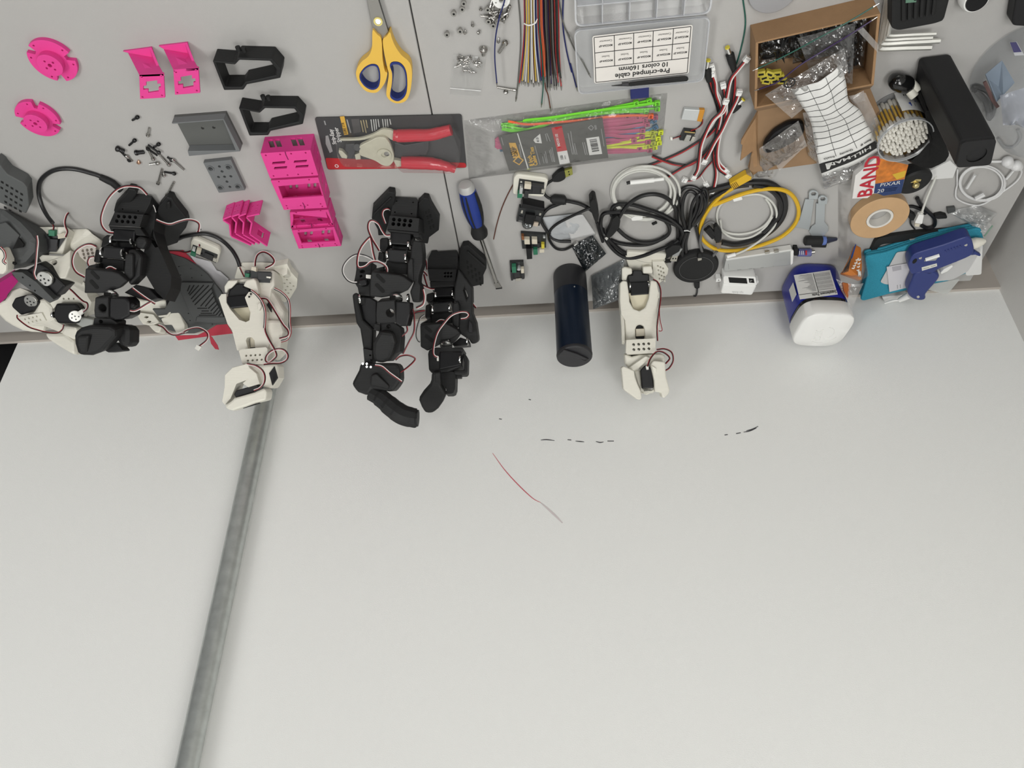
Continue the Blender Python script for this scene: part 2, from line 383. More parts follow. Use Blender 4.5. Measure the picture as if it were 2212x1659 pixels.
def offset_bracket(pl, ft, label):
    h = hgt(*Z1(pl[0][0] + 40, pl[0][1] - 195), Z1(pl[0][0], pl[0][1])[1])
    P = Z1.zs(pl, h); A = Z1.zs(ft, 0.003)
    t = thing('offset_bracket', V((P[0].x, A[0].y, ZD)), label, 'bracket', 'pink offset brackets')
    def q(s, v): return quadmap(P[0], P[1], P[2], P[3], s, v)
    cross = [q(*p) for p in ((.15, .46), (.27, .46), (.27, .30), (.72, .26), (.72, .40), (.85, .40), (.85, .56), (.76, .56), (.76, .72), (.34, .76), (.34, .62), (.15, .62))]
    hs = [cross] + [circ(q(*p), 0.0012, 8) for p in ((.1, .1), (.9, .08), (.1, .92), (.88, .9))]
    MB().prism(P, DN * 0.0028, hs).build('motor_plate', M_pink, t, bevel=0.0003)
    MB().prism([P[0], P[1], A[2], A[3]], V((0, -0.0028, 0))).build('web', M_pink, t)
    MB().prism(A, DN * 0.003).build('foot', M_pink, t, bevel=0.0003)
    k = A[1] * 0.97 + A[2] * 0.03
    MB().prism([k, A[2], A[2] * 0.5 + P[1] * 0.5], V((-0.003, 0, 0))).build('gusset', M_pink, t)
offset_bracket([(1445, 775), (1700, 765), (1715, 1015), (1455, 1030)], [(1275, 535), (1575, 495), (1605, 600), (1330, 550)], 'pink printed offset bracket with cross-shaped cut-out, left one of the pair')
offset_bracket([(1800, 725), (2060, 705), (2078, 965), (1818, 985)], [(1648, 480), (1945, 445), (1978, 560), (1700, 510)], 'pink printed offset bracket with cross-shaped cut-out, right one beside the black frame')

def black_frame(o, i, base, label):
    h = hgt(*Z4(*base), Z4(*o[0])[1])
    P = Z4.zs(o, h); I = Z4.zs(i, h)
    t = thing('grip_frame', V((sum(p.x for p in P) / len(P), sum(p.y for p in P) / len(P), ZD)), label, 'frame', 'black grip frames')
    MB().prism(P, DN * h, [I]).build('frame_shell', M_bprint, t, bevel=0.0012)
    for k in (0.42, 0.5):
        a = P[0].lerp(P[4], k)
        MB().cyl(a + V((0, 0.012, -h * .35)), a + V((0, 0.0175, -h * .35)), 0.003, 12).build('boss', M_bprint, t)
black_frame([(328, 238), (485, 250), (508, 215), (755, 222), (822, 298), (815, 362), (575, 408), (550, 446), (410, 449)],
            [(355, 252), (490, 266), (522, 232), (740, 240), (786, 300), (782, 340), (562, 388), (535, 424), (420, 424)], (362, 148), 'black printed open grip frame, upper one beside the scissors side')
black_frame([(515, 575), (662, 598), (690, 562), (925, 565), (985, 630), (976, 692), (745, 742), (728, 772), (592, 776)],
            [(545, 590), (668, 612), (706, 578), (915, 582), (950, 632), (946, 672), (732, 722), (714, 752), (604, 752)], (548, 496), 'black printed open grip frame, lower one above the pink stack')

# grey channel and perforated plate
h = hgt(*Z4(425, 596), Z4(410, 656)[1])
o = Z4.zs([(35, 683), (410, 655), (528, 886), (160, 920)], h); t = thing('channel_bracket', Z4.z(280, 770), 'grey printed channel bracket with two holes, below the pink brackets', 'bracket')
ins = Z4.zs([(45, 690), (404, 662), (494, 878), (150, 884)], h)
low = [V((p.x, p.y, ZD + 0.004)) for p in ins]
MB().prism([V((p.x, p.y, ZD + 0.004)) for p in o], DN * 0.004, [circ(quadmap(*low, s, .42), 0.0022, 12) for s in (.43, .66)]).build('base_plate', mat('grey_print_shaded', (0.10, 0.103, 0.098), 0.6, layers=0.07), t)  # darker grey puts the shade inside the channel into the colour
MB().prism([o[0], o[1], ins[1], ins[0]], DN * (h - 0.0045)).build('flange', M_gprint, t, bevel=0.0004)
MB().prism([ins[3], ins[2], o[2], o[3]], DN * (h - 0.0045)).build('flange', M_gprint, t, bevel=0.0004)
MB().prism([o[1], o[2], ins[2], ins[1]], DN * (h - 0.0045)).build('side_wall', M_gprint, t, bevel=0.0004)
h = 0.007; o = Z4.zs([(263, 968), (460, 946), (562, 1164), (374, 1183)], h); t = thing('perforated_plate', Z4.z(412, 1065), 'small grey printed plate with screw holes, below the grey channel', 'plate')
hs = [circ(Z4.z(x, y, h), 0.0021, 8) for x, y in ((378, 995), (397, 1030), (372, 1070), (415, 1068), (460, 1065), (432, 1103), (453, 1140))]
hs += [circ(Z4.z(x, y, h), 0.0034, 6) for x, y in ((315, 1008), (442, 998), (385, 1145), (510, 1137))]
MB().prism(o, DN * h, hs).build('plate_body', M_gprint, t, bevel=0.0005)
for x, y in ((315, 1008), (442, 998), (385, 1145), (510, 1137)): MB().ring(Z4.z(x, y, h) , UP, 0.0034, 0.0046, 0.0012, 16).build('collar', M_gprint, t)

# pink brackets in a row, one half nested behind the other
def slotq(P, s0, s1, t0, t1, sk=0.0): return [quadmap(*P, s0 + sk, t0), quadmap(*P, s1 + sk, t0), quadmap(*P, s1 - sk, t1), quadmap(*P, s0 - sk, t1)]
def pink_box(o, hole, h, label, closed):
    P = Z4.zs(o, h); t = thing('motor_bracket', V((sum(p.x for p in P) / 4, sum(p.y for p in P) / 4, ZD)), label, 'bracket', 'pink motor brackets in a row')
    dots = []
    for s in (.09, .38, .6, .89): dots.append((s, .09)); dots.append((s, .91))
    if closed:
        hs = [slotq(P, s, s + .26, v, v + .09, .015) for s in (.16, .6) for v in (.36, .56)] + [circ(quadmap(*P, *d), 0.0013, 8) for d in dots]
        MB().prism(P, DN * 0.003, hs).build('face_plate', M_pink, t, bevel=0.0003)
    else:
        I = Z4.zs(hole, h); hs = [I] + [circ(quadmap(*P, s, v), 0.0012, 8) for s, v in ((.1, .86), (.1, .95), (.42, .88), (.5, .93), (.58, .88), (.88, .86), (.9, .95), (.16, .05), (.8, .05))]
        MB().prism(P, DN * 0.003, hs).build('rim', M_pink, t, bevel=0.0003)
    G = [p + DN * 0.0031 for p in P]; B = [V((p.x, p.y, ZD)) for p in P]
    def wall(a, b, nrm, slots):
        W = [G[a], G[b], B[b], B[a]]
        hs = [slotq(W, s, s + .1, .25, .8, .05) for s in slots]
        MB().prism(W, nrm * 0.003, hs).build('wall', M_pink, t)
    wall(0, 1, V((0, -1, 0)), (.12, .26, .58, .72)); wall(1, 2, V((-1, 0, 0)), (.25, .6)); wall(3, 2, V((0, 1, 0)), (.2, .6)); wall(0, 3, V((1, 0, 0)), (.3,))
    if not closed:
        q = [V((p.x, p.y, ZD + 0.003)) for p in P]; q = [quadmap(*q, s, v) for s, v in ((.04, .05), (.96, .05), (.96, .95), (.04, .95))]
        MB().prism(q, DN * 0.003, [slotq(q, s, s + .07, .2, .8, .06) for s in (.15, .3, .6, .75)]).build('base_plate', M_pink, t)
    c = [quadmap(*P, .5, v) + UP * 0.0002 for v in ((0, .12, .3) if closed else (.78, .86, .93, 1.0))]
    c = [p + V((random.uniform(-.0008, .0008), 0, 0)) for p in c]
    MB().tube(c, 0.0006, 5).build('joint_line', M_pinkhole, t)
h1 = hgt(*Z4(702, 782), Z4(680, 900)[1])
pink_box([(672, 900), (1030, 877), (1086, 1058), (742, 1080)], None, h1, 'pink printed motor bracket with slotted top plate, nearest of the pink row', True)
pink_box([(745, 1096), (1086, 1074), (1150, 1290), (840, 1306)], [(800, 1136), (1092, 1112), (1120, 1206), (832, 1226)], h1 * .95, 'pink printed open motor bracket, second in the pink row', False)
pink_box([(884, 1322), (1158, 1302), (1196, 1420), (890, 1440)], [(905, 1334), (1140, 1310), (1152, 1362), (908, 1378)], h1 * .75, 'pink printed open motor bracket, third in the pink row', False)
pink_box([(896, 1452), (1200, 1428), (1252, 1564), (946, 1584)], [(938, 1468), (1190, 1448), (1208, 1530), (968, 1546)], h1 * .62, 'pink printed open motor bracket, last in the pink row', False)
# four Z-shaped brackets standing nested on their edges
h = hgt(*Z3(562, 152), Z3(542, 250)[1])
for k, (pl, lab) in enumerate((([(600, 226), (541, 250), (590, 282), (598, 366), (740, 430)], 'leftmost of four nested pink printed Z-brackets standing on edge'),
          ([(660, 212), (605, 230), (637, 268), (630, 346), (765, 424)], 'second from left of four nested pink printed Z-brackets standing on edge'),
          ([(705, 210), (652, 229), (690, 268), (684, 353), (800, 420)], 'third from left of four nested pink printed Z-brackets standing on edge'),
          ([(800, 212), (710, 231), (748, 271), (734, 353), (856, 436)], 'rightmost of four nested pink printed Z-brackets standing on edge'))):
    P = Z3.zs(pl, h); t = thing('z_bracket', V((P[2].x, P[2].y, ZD)), lab, 'bracket', 'nested pink Z-brackets')
    def strip(a, b, nm, holes=0):
        n = (b - a).cross(UP).normalized() * 0.0024
        a2, b2 = a, b
        W = [a2, b2, b2 + DN * h, a2 + DN * h]
        hs = [circ(quadmap(*W, s, v), 0.0012, 8, (b - a).normalized(), UP) for s, v in ((.3, .3), (.7, .3), (.3, .7), (.7, .7))] if holes == 1 else [slotq(W, .32, .68, .3, .72)] if holes == 2 else []
        MB().prism(W, n, hs).build(nm, M_pink, t, bevel=0.0003)
    strip(P[0], P[1], 'flange', 1); strip(P[1], P[2], 'web'); strip(P[2], P[3], 'web'); strip(P[3], P[4], 'foot', 2)

# ------------------------------------------------------------------ screws
def screw(a, b, m, label, rh=0.0026, rs=0.0015, za=0.0027, zb=0.0016, group='loose machine screws', parent=None, ball=False, name='screw'):
    """socket head at a, tip at b (desk points)"""
    d = (b - a).normalized(); t = thing(name, V((a.x, a.y, ZD)), label, 'screw', group)
    A = V((a.x, a.y, ZD + za)); B = V((b.x, b.y, ZD + zb)); d = (B - A).normalized(); L = min(0.0032, (B - A).length * .4)
    hd = MB().lathe(A, d, [(rh * .5, 0.0003), (rh * .5, -0.0012 + .0002), (rh * .9, 0), (rh, 0.0004), (rh, L)] if not ball else [(0.0002, -.0008), (rh * .7, -.0004), (rh, .0006), (rh, .0014)], 12)
    hd.build('head', m, t)
    pr = []; n = max(6, int((B - A).length / 0.0012))
    for k in range(n + 1):
        s = L * .9 + ((B - A).length - L * .9) * k / n; pr.append((rs * (1.0 if k % 2 else .86), s))
    MB().lathe(A, d, pr, 8).build('shank', m, t)
S = lambda F_, a, b, m, lab, **k: screw(F_.z(*a), F_.z(*b), m, lab, **k)
S(Z1, (1440, 1200), (1378, 1242), M_blackox, 'single black screw lying apart above the screw pile')
S(Z1, (1410, 1440), (1345, 1502), M_blackox, 'black screw on the upper left of the screw pile')
S(Z1, (1540, 1400), (1555, 1318), M_steel, 'silver screw standing out above the screw pile')
S(Z1, (1660, 1480), (1590, 1530), M_blackox, 'black screw with the silver washer in the screw pile')
S(Z1, (1535, 1520), (1640, 1600), M_blackox, 'black screw in the middle of the screw pile', za=.004, zb=.003)
S(Z1, (1410, 1575), (1500, 1570), M_blackox, 'short black screw pointing right in the screw pile', rh=.0036, rs=.003)
S(Z1, (1215, 1520), (1300, 1560), M_blackox, 'thick black screw at the left end of the pile', rh=.004, rs=.0034, za=.004, zb=.003)
S(Z2, (975, 88), (905, 20), M_blackox, 'black screw pointing up at the left of the pile')
S(Z2, (945, 48), (990, 92), M_steel, 'silver screw under the left black screws')
S(Z2, (1200, 20), (1110, -40), M_blackox, 'long black screw across the middle of the pile', za=.005, zb=.004)
S(Z2, (1150, 78), (1095, -20), M_steel, 'silver screw below the long black screw')
S(Z2, (1270, 120), (1190, 40), M_steel, 'silver screw at the right of the pile')
S(Z2, (1290, 85), (1250, 60), M_blackox, 'short black screw at the right of the pile')
S(Z2, (1290, 75), (1375, 155), M_steel, 'thin silver screw pointing to the lower right')
S(Z2, (1188, 102), (1120, 115), M_steel, 'silver screw lying flat below the pile')
S(Z2, (1312, 182), (1228, 172), M_blackox, 'black screw lying flat below the pile')
S(Z2, (1182, 258), (1212, 148), M_steel, 'long silver screw standing upright below the pile')
S(Z2, (1248, 345), (1302, 245), M_steel, 'long silver screw next to the black pad')
S(Z2, (1040, 105), (1036, 85), mat('copper_nut', (0.55, 0.35, 0.25), 0.3, 0.9), 'short copper coloured screw below the pile', rh=.0028)
S(Z2, (1228, 200), (1222, 175), M_steel, 'short silver screw beside the flat black screw')

# ------------------------------------------------------------------ scissors
M_yel = mat('yellow_handle', (0.74, 0.46, 0.07), 0.4); M_blueliner = mat('blue_soft_grip', (0.008, 0.022, 0.16), 0.55)
M_blade = mat('brushed_blade', (0.36, 0.35, 0.33), 0.38, 0.75, bump=0.05)
t = thing('scissors', Q1.z(400, 560), 'scissors with yellow handles lined in blue, blades off the top edge', 'scissors')
MB().prism(Q1.zs([(445, 306), (385, 385), (300, 290), (262, 0), (215, -260), (235, -420), (300, -330), (352, 0)], .0062), DN * .0018).build('blade', mat('dark_blade', (0.13, 0.13, 0.13), 0.4, 0.8), t, bevel=.0003)
MB().prism(Q1.zs([(290, 285), (375, 380), (436, 305), (340, 0), (245, -380), (190, -430), (195, -200), (232, 0)], .0085), DN * .002).build('blade', M_blade, t, bevel=.0004)
MB().ring(Q1.z(340, 203, .0086), UP, .0034, .0052, .0012, 24).build('pivot_ring', mat('pale_yellow', (0.72, 0.62, 0.22), .4), t)
MB().cyl(Q1.z(340, 203, .0086), Q1.z(340, 203, .0096), .0032, 20).build('pivot_screw', M_steel, t)
def handle(out, hole):
    z = .0125
    o_ = crom(Q1.zs(out, z), 4, True); h_ = crom(Q1.zs(hole, z), 4, True)
    c = sum(h_, V()) / len(h_)
    MB().prism(o_, DN * .012, [h_]).build('handle', M_yel, t, bevel=.0028, smooth=True, seg=3)
    MB().prism([c + (p - c) * .985 + UP * .0006 for p in h_], DN * .0125, [[c + (p - c) * .86 + UP * .0006 for p in h_]]).build('grip_liner', M_blueliner, t, bevel=.0008, smooth=True)
handle([(287, 290), (330, 330), (372, 380), (382, 560), (405, 680), (428, 700), (405, 790), (345, 872), (290, 888), (215, 865), (150, 785), (128, 705), (142, 648), (182, 590), (240, 545), (272, 490), (283, 420)],
       [(290, 610), (335, 625), (358, 690), (356, 790), (330, 845), (275, 858), (212, 825), (168, 765), (164, 710), (200, 655), (245, 622)])
handle([(452, 308), (418, 350), (384, 384), (396, 500), (425, 640), (440, 720), (418, 880), (430, 935), (480, 978), (545, 988), (610, 958), (645, 880), (662, 760), (658, 650), (630, 585), (560, 525), (502, 440), (470, 362)],
       [(495, 588), (545, 596), (590, 640), (614, 720), (616, 850), (592, 925), (540, 965), (490, 958), (454, 915), (472, 800), (474, 700), (452, 630), (465, 598)])

# ------------------------------------------------------------------ wire stripper in its blister pack
M_card = mat('card_charcoal', (0.050, 0.050, 0.052), 0.5, spec=0.3); M_cardred = mat('card_red', (0.42, 0.012, 0.018), 0.45)
M_pw = mat('print_white', (0.66, 0.66, 0.64), 0.6); M_pg = mat('print_grey', (0.28, 0.28, 0.28), 0.6); M_py = mat('print_gold', (0.62, 0.36, 0.05), 0.6); M_pk = mat('print_black', (0.012, 0.012, 0.012), 0.6)
def decal(poly, m, parent, name='print', lift=.0003): return MB().prism([p + UP * lift for p in poly], DN * .0002).build(name, m, parent)
def lines(F_, parent, m, lst, z, w=4.0, name='print', lift=.0003):      # a printed group of thin strips, one part
    mb = MB()
    for (x0, y0, x1, y1) in lst:
        a, b = F_.z(x0, y0, z), F_.z(x1, y1, z); n = (b - a).cross(UP).normalized() * (w / F_.k * .00029)
        mb.prism([p + UP * lift for p in (a + n, b + n, b - n, a - n)], DN * .0002)
    o = mb.build(name, m, parent); return o
t = thing('wire_stripper_pack', Z6.z(1000, 480), 'wire stripper with red handles sealed in a blister pack on charcoal card', 'blister pack')
zc = .0022
co = rround(Z6.zs([(108, 190), (1865, 152), (1925, 788), (262, 810)], zc), .004)
MB().prism(co, DN * .0014).build('backing_card', M_card, t)
decal(rround(Z6.zs([(236, 668), (1912, 728), (1922, 784), (268, 806)], zc), .003), M_cardred, t, 'red_band')
decal(Z6.zs([(410, 176), (463, 170), (512, 388), (462, 396)], zc), M_py, t, 'gold_tag')
up6 = (Z6.z(300, 250) - Z6.z(370, 500)).normalized(); lf6 = UP.cross(up6)
text('Strip-Easy', Z6.z(372, 505, zc), up6, lf6, .0078, M_pw, t, bold=True, squeeze=.78)
text('Stripper', Z6.z(432, 480, zc), up6, lf6, .0082, M_pw, t, bold=True, squeeze=.88)
text('SURE STR', Z6.z(496, 385, zc + .0004), up6, lf6, .0052, M_pk, t, squeeze=.85)
text('O', Z6.z(400, 785, zc + .0004), up6, lf6, .0075, M_pw, t, bold=True)
lines(Z6, t, M_pw, [(782, 210, 800, 350), (812, 208, 828, 345), (838, 206, 850, 330), (866, 206, 880, 300), (920, 205, 935, 330), (950, 205, 962, 320), (975, 205, 985, 300), (1005, 205, 1020, 270)], zc, 11, 'print_lines')
lines(Z6, t, mat('print_tan', (.35, .29, .17), .6), [(660, 220, 690, 360), (690, 215, 725, 370), (722, 215, 740, 310)], zc, 14, 'print_lines')
decal(Z6.zs([(545, 205), (640, 200), (665, 360), (575, 375)], zc), mat('print_taupe', (.085, .08, .08), .6), t, 'print_panel')
lines(Z6, t, M_pg, [(225, 225, 240, 275), (495, 210, 540, 370)], zc, 16, 'print_lines')
decal(Z6.zs([(240, 405), (270, 400), (325, 590), (290, 610), (240, 500)], zc), M_pg, t, 'hanger_glare')  # glare painted on as a flat grey patch
# the tool itself
M_cream = mat('cream_metal', (0.50, 0.48, 0.38), 0.42, 0.15, var=.08, vscale=80)
M_redgrip = mat('red_vinyl', (0.50, 0.010, 0.030), 0.28, coat=.3); M_dkmetal = mat('dark_jaw', (0.05, 0.05, 0.055), 0.4, .4)
tl = MB().prism(rround(Z6.zs([(640, 530), (860, 420), (955, 425), (1012, 505), (1058, 640), (1055, 715), (1000, 775), (920, 765), (830, 705), (640, 640)], .018), .004), DN * .006).build('cam_plate', M_cream, t, bevel=.001)
MB().prism(crom(Z6.zs([(430, 448), (640, 440), (800, 392), (905, 335), (960, 330), (1048, 355), (1052, 455), (1000, 440), (930, 395), (860, 408), (700, 455), (560, 466), (430, 466)], .013), 3, True), DN * .004).build('upper_arm', M_cream, t, bevel=.0006)
MB().prism(Z6.zs([(395, 580), (440, 590), (500, 650), (495, 682), (430, 672), (395, 610)], .014), DN * .006).build('jaw_tip', M_cream, t, bevel=.0008)
MB().prism(Z6.zs([(480, 510), (585, 505), (590, 590), (560, 680), (510, 682), (500, 600), (470, 590)], .017), DN * .01).build('jaw', M_dkmetal, t, bevel=.0008)
MB().cyl(Z6.z(615, 545, .008), Z6.z(615, 545, .018), .0045, 14).build('roller', M_blackox, t)
MB().prism(Z6.zs([(585, 635), (650, 610), (660, 690), (600, 695)], .013), DN * .006).build('jaw_tip', M_cream, t, bevel=.0008)
MB().ring(Z6.z(940, 625, .0181), UP, .004, .0095, .0016, 24).build('cam_ring', M_cream, t)
MB().lathe(Z6.z(970, 615, .0183), UP, [(.0038, 0), (.0036, .0015), (.0015, .0022)], 16).build('pivot_bolt', M_steel, t)
MB().prism(Z6.zs([(1060, 480), (1180, 520), (1470, 470), (1475, 560), (1440, 640), (1180, 655), (1060, 690)], .008), DN * .004).build('return_spring', M_dkmetal, t, bevel=.001)
MB().prism(Z6.zs([(1040, 690), (1160, 715), (1170, 770), (1090, 780)], .014), DN * .006).build('lower_arm', M_cream, t, bevel=.0006)
MB().tube(crom(Z6.zs([(1048, 398), (1120, 405), (1300, 400), (1480, 395), (1620, 365), (1738, 335)], .012), 5), [.0075, .0085, .0085, .0082, .008, .008, .0075, .0072], 12).build('handle_grip', M_redgrip, t, smooth=True)
MB().tube(crom(Z6.zs([(1150, 725), (1300, 728), (1480, 735), (1640, 760), (1785, 805)], .012), 5), [.0085, .009, .009, .0088, .008, .007, .0055], 12).build('handle_grip', M_redgrip, t, smooth=True)
M_blist = film('blister_plastic', haze=.03, hazecol=(.85, .85, .85), gloss=.16, rough=.12, bump=.25, bscale=35)
bo = [V((p.x, p.y, ZD + .001)) for p in Z6.zs([(335, 440), (600, 400), (830, 320), (1040, 290), (1745, 262), (1860, 560), (1868, 720), (1790, 860), (1150, 850), (1105, 795), (430, 780), (350, 640)], .022)]
c = sum(bo, V()) / len(bo)
MB().rings([[p + UP * .0015 for p in rround(bo, .006, 3)], [c + (p - c) * .97 + UP * .023 for p in rround(bo, .006, 3)]], cap0=False).build('blister', M_blist, t, smooth=False, bevel=.002)

# ------------------------------------------------------------------ screwdriver
a, b = Z5.z(862, 62, .0145), Z5.z(952, 372, .0145); d = (b - a).normalized(); L = (b - a).length
t = thing('screwdriver', V((a.x, a.y, ZD)), 'flat-blade screwdriver with blue and black handle and silver cap', 'screwdriver')
MB().lathe(a, d, [(.004, -.004), (.0095, -.002), (.0115, .003), (.0118, .009)], 24).build('end_cap', mat('brushed_cap', (.5, .5, .49), .45, .3), t, smooth=True)
MB().lathe(a, d, [(.0118, .0085), (.0132, L * .2), (.0142, L * .35), (.0142, L * .5), (.0125, L * .68), (.0098, L * .8)], 24).build('handle', mat('blue_rubber', (.006, .028, .21), .42), t, smooth=True)
MB().lathe(a, d, [(.0099, L * .79), (.0096, L * .84), (.0118, L * .93), (.0130, L * .97), (.0122, L * 1.04), (.006, L * 1.06)], 24).build('collar', M_bprint, t, smooth=True)
s = d.cross(UP).normalized()
for q, w in ((1.0, .0042), (-.2, .0016), (-.75, .0016)):
    up_ = (UP * math.sqrt(max(0, 1 - q * q * .72)) + s * q * -.85).normalized() if q < 1 else (UP * .35 - s * .94).normalized()
    MB().tube([a + d * (L * k) + up_ * r for k, r in ((.12, .0122), (.25, .0135), (.4, .0142), (.55, .0138), (.7, .0120), (.8, .0100))], [w * .6, w, w * 1.1, w, w * .8, w * .6], 8, flat=.35, flatdir=up_).build('grip_strip', M_bprint, t, smooth=True)
e = Z5.z(1060, 690, .0145); f = Z5.z(1078, 728, .0145)
MB().tube([b + d * .006, b.lerp(e, .5), e], .0033, 12).build('shaft', M_steel, t, smooth=True)
w = d.cross(UP).normalized()
MB().rings([[e + w * i * .0033 + UP * j * .003 for i, j in ((-1, -1), (1, -1), (1, 1), (-1, 1))], [f + w * i * .0052 + UP * j * .0008 for i, j in ((-1, -1), (1, -1), (1, 1), (-1, 1))]]).build('blade_tip', M_steel, t)
MB().box(f + d * .0008, .0105, .0035, .0018, w, d, UP).build('black_tip', M_blackox, t)

# ------------------------------------------------------------------ loose nuts, screws and pins by the wires
T2 = F(1000, 0, 16.59)
def nut(F_, x, y, lab, r=.0032):
    c = F_.z(x, y); t = thing('socket_screw', c, lab, 'screw', 'loose screws beside the wires')
    MB().cyl(c, c + UP * .0045, r * .55, 10).build('shank', M_steel, t)
    MB().ring(c + UP * .0045, UP, r * .42, r, .0032, 16).build('head', M_steel, t)
    MB().cyl(c + UP * .0046, c + UP * .0056, r * .4, 6).build('socket', M_blackox, t)
for (x, y, lab) in ((1065, 100, 'upturned silver screw, leftmost of the upper loose pair'), (1145, 57, 'upturned silver screw, right of the upper loose pair'), (1160, 2, 'upturned silver screw at the top edge'),
                    (1125, 268, 'upturned silver screw in the middle of the loose ones'), (1000, 300, 'upturned coppery screw, furthest left of the loose ones'), (1388, 62, 'upturned silver screw at the left of the heap'),
                    (1395, 175, 'upturned socket screw at the foot of the heap, left one'), (1440, 215, 'upturned socket screw at the foot of the heap, lowest one')): nut(Q1, x, y, lab)
SG = dict(group='loose screws beside the wires', rh=.0021, rs=.0011)
S(Q1, (1246, 236), (1238, 200), M_steel, 'tiny silver screw above the zip bag, pointing up', **SG)
S(Q1, (1168, 306), (1176, 280), M_steel, 'tiny silver screw beside the middle upturned screw', **SG)
S(Q1, (1297, 306), (1312, 278), M_steel, 'tiny silver screw above the ball-headed screw', **SG)
S(Q1, (1526, 172), (1546, 212), M_steel, 'tiny silver screw right of the heap', **SG)
S(Q1, (1488, 392), (1494, 352), M_steel, 'tiny silver screw right of the blue wire', **SG)
S(Q1, (1322, 84), (1318, 58), M_steel, 'tiny silver screw left of the heap', **SG)
S(Q1, (1348, 440), (1345, 518), M_steel, 'silver ball-headed screw at the corner of the zip bag', rh=.0050, rs=.0026, za=.0045, group='loose screws beside the wires')
S(Q1, (1562, 384), (1494, 492), M_steel, 'long silver screw between the blue and the grey wire', rh=.0036, rs=.0024, za=.003, zb=.0026, group='loose screws beside the wires')
for k in range(18):
    a_ = random.uniform(0, 6.28); x = 1470 + random.uniform(-85, 100); y = 115 + random.uniform(-80, 60)
    c = Q1.z(x, y); e_ = c + V((math.cos(a_), math.sin(a_), 0)) * .0085
    screw(c, e_, M_steel, 'small silver screw heaped under the white servo disc', rh=.0022, rs=.0013, za=.0025 + .005 * random.random(), zb=.002 + .005 * random.random(), group='screws heaped under the servo disc')
for k, (x, y) in enumerate(((1575, 130), (1590, 70), (1600, 45))):
    c = Q1.z(x, y); screw(c, c + V((-.004, -.007, 0)), M_steel, 'small silver screw in the row right of the servo disc', rh=.002, rs=.0013, group='screws right of the servo disc')
c = Q1.z(1516, 2, .009); t = thing('servo_disc', V((c.x, c.y, ZD + .008)), 'round white servo horn disc with holes lying on the screw heap', 'servo horn')
MB().prism(circ(c, .0098, 40), DN * .0022, [circ(c, .0028, 16)] + [circ(c + V((math.cos(q), math.sin(q), 0)) * .0068, .001, 10) for q in (.4, 1.97, 3.54, 5.11)]).build('disc', M_white, t, bevel=.0003)
MB().ring(c, UP, .0028, .0044, .0016, 20).build('hub', M_white, t)
S(Q1, (1655, 850), (1480, 826), M_steel, 'long silver pin lying across below the blue wire', rh=.0018, rs=.0017, group='pins beside the wires')
S(Q1, (1562, 862), (1556, 880), M_steel, 'small round screw just below the long pin', rh=.0032, rs=.0012, group='pins beside the wires')

# ------------------------------------------------------------------ zip bag of tiny screws
M_bagA = film('clear_bag', haze=.13, hazecol=(.8, .8, .78), gloss=.25, rough=.2, bump=.5, bscale=120)
t = thing('zip_bag', Q1.z(1190, 720), 'small clear zip bag holding tiny silver screws', 'plastic bag')
q4 = Q1.zs([(1058, 515), (1368, 542), (1320, 925), (1024, 900)])
sheet([p + UP * .0007 for p in q4], 16, 18, .0006, 120, 1.0).build('back_film', M_bagA, t, smooth=True)
sheet([p + UP * .0012 for p in q4], 18, 22, .0016, 90, 5.0, lift=lambda s, v: .0045 * max(0, math.sin(math.pi * min(1, v * 2.2))) * max(0, math.sin(math.pi * s)) if v < .45 else 0).build('front_film', M_bagA, t, smooth=True)
MB().tube(Q1.zs([(1026, 842), (1322, 868)], .0018), .0007, 6).build('zip_seal', film('seal', haze=.5, hazecol=(.9, .9, .9), gloss=.2), t)
base = None
for k in range(46):
    x = random.uniform(1100, 1310); y = random.uniform(535, 625) if k < 40 else random.uniform(625, 680)
    c = Q1.z(x, y); a_ = random.uniform(0, 6.28); e_ = c + V((math.cos(a_), math.sin(a_), 0)) * .0048
    if base is None:
        screw(c, e_, M_steel, 'tiny silver screw inside the zip bag', rh=.0013, rs=.0007, za=.0022, zb=.0022, group='tiny screws in the zip bag'); base = bpy.data.objects[[o.name for o in COL.objects if o.name.startswith('screw') and o.get('group') == 'tiny screws in the zip bag'][0]]; base_a = a_
    else: copy_tree(base, V((c.x, c.y, ZD + random.uniform(0, .002))), (0, 0, a_ - base_a))

# ------------------------------------------------------------------ loose and bundled crimped wires
WC = {'white': (.62, .62, .60), 'yellow': (.55, .36, .05), 'blue': (.010, .016, .10), 'brown': (.10, .03, .015), 'orange': (.50, .09, .03), 'green': (.006, .085, .06), 'black': (.012, .012, .013), 'purple': (.03, .012, .07), 'grey': (.11, .11, .10), 'red': (.42, .03, .03), 'dkgreen': (.012, .03, .025)}
def wmat(c): return mat('wire_' + c, WC[c], .42)
def wire(pts, col, label, r=.0008, crimp=True, group='crimped wires', name='wire', n=6, start=False):
    P = crom(pts, 6); t = thing(name, V((P[-1].x, P[-1].y, ZD)), label, 'wire', group)
    MB().tube(P, r, n).build('insulation', wmat(col), t, smooth=True)
    def cr(a, b):
        d = (a - b).normalized(); MB().tube([a, a + d * .003, a + d * .0065], [r * 1.35, r * .8, r * .5], 6).build('crimp_pin', M_steel, t)
    if crimp: cr(P[-1], P[-3])
    if start: cr(P[0], P[2])
g1 = ['red', 'blue', 'yellow', 'white', 'white', 'yellow', 'blue', 'white', 'white', 'brown', 'yellow', 'white', 'blue', 'blue']
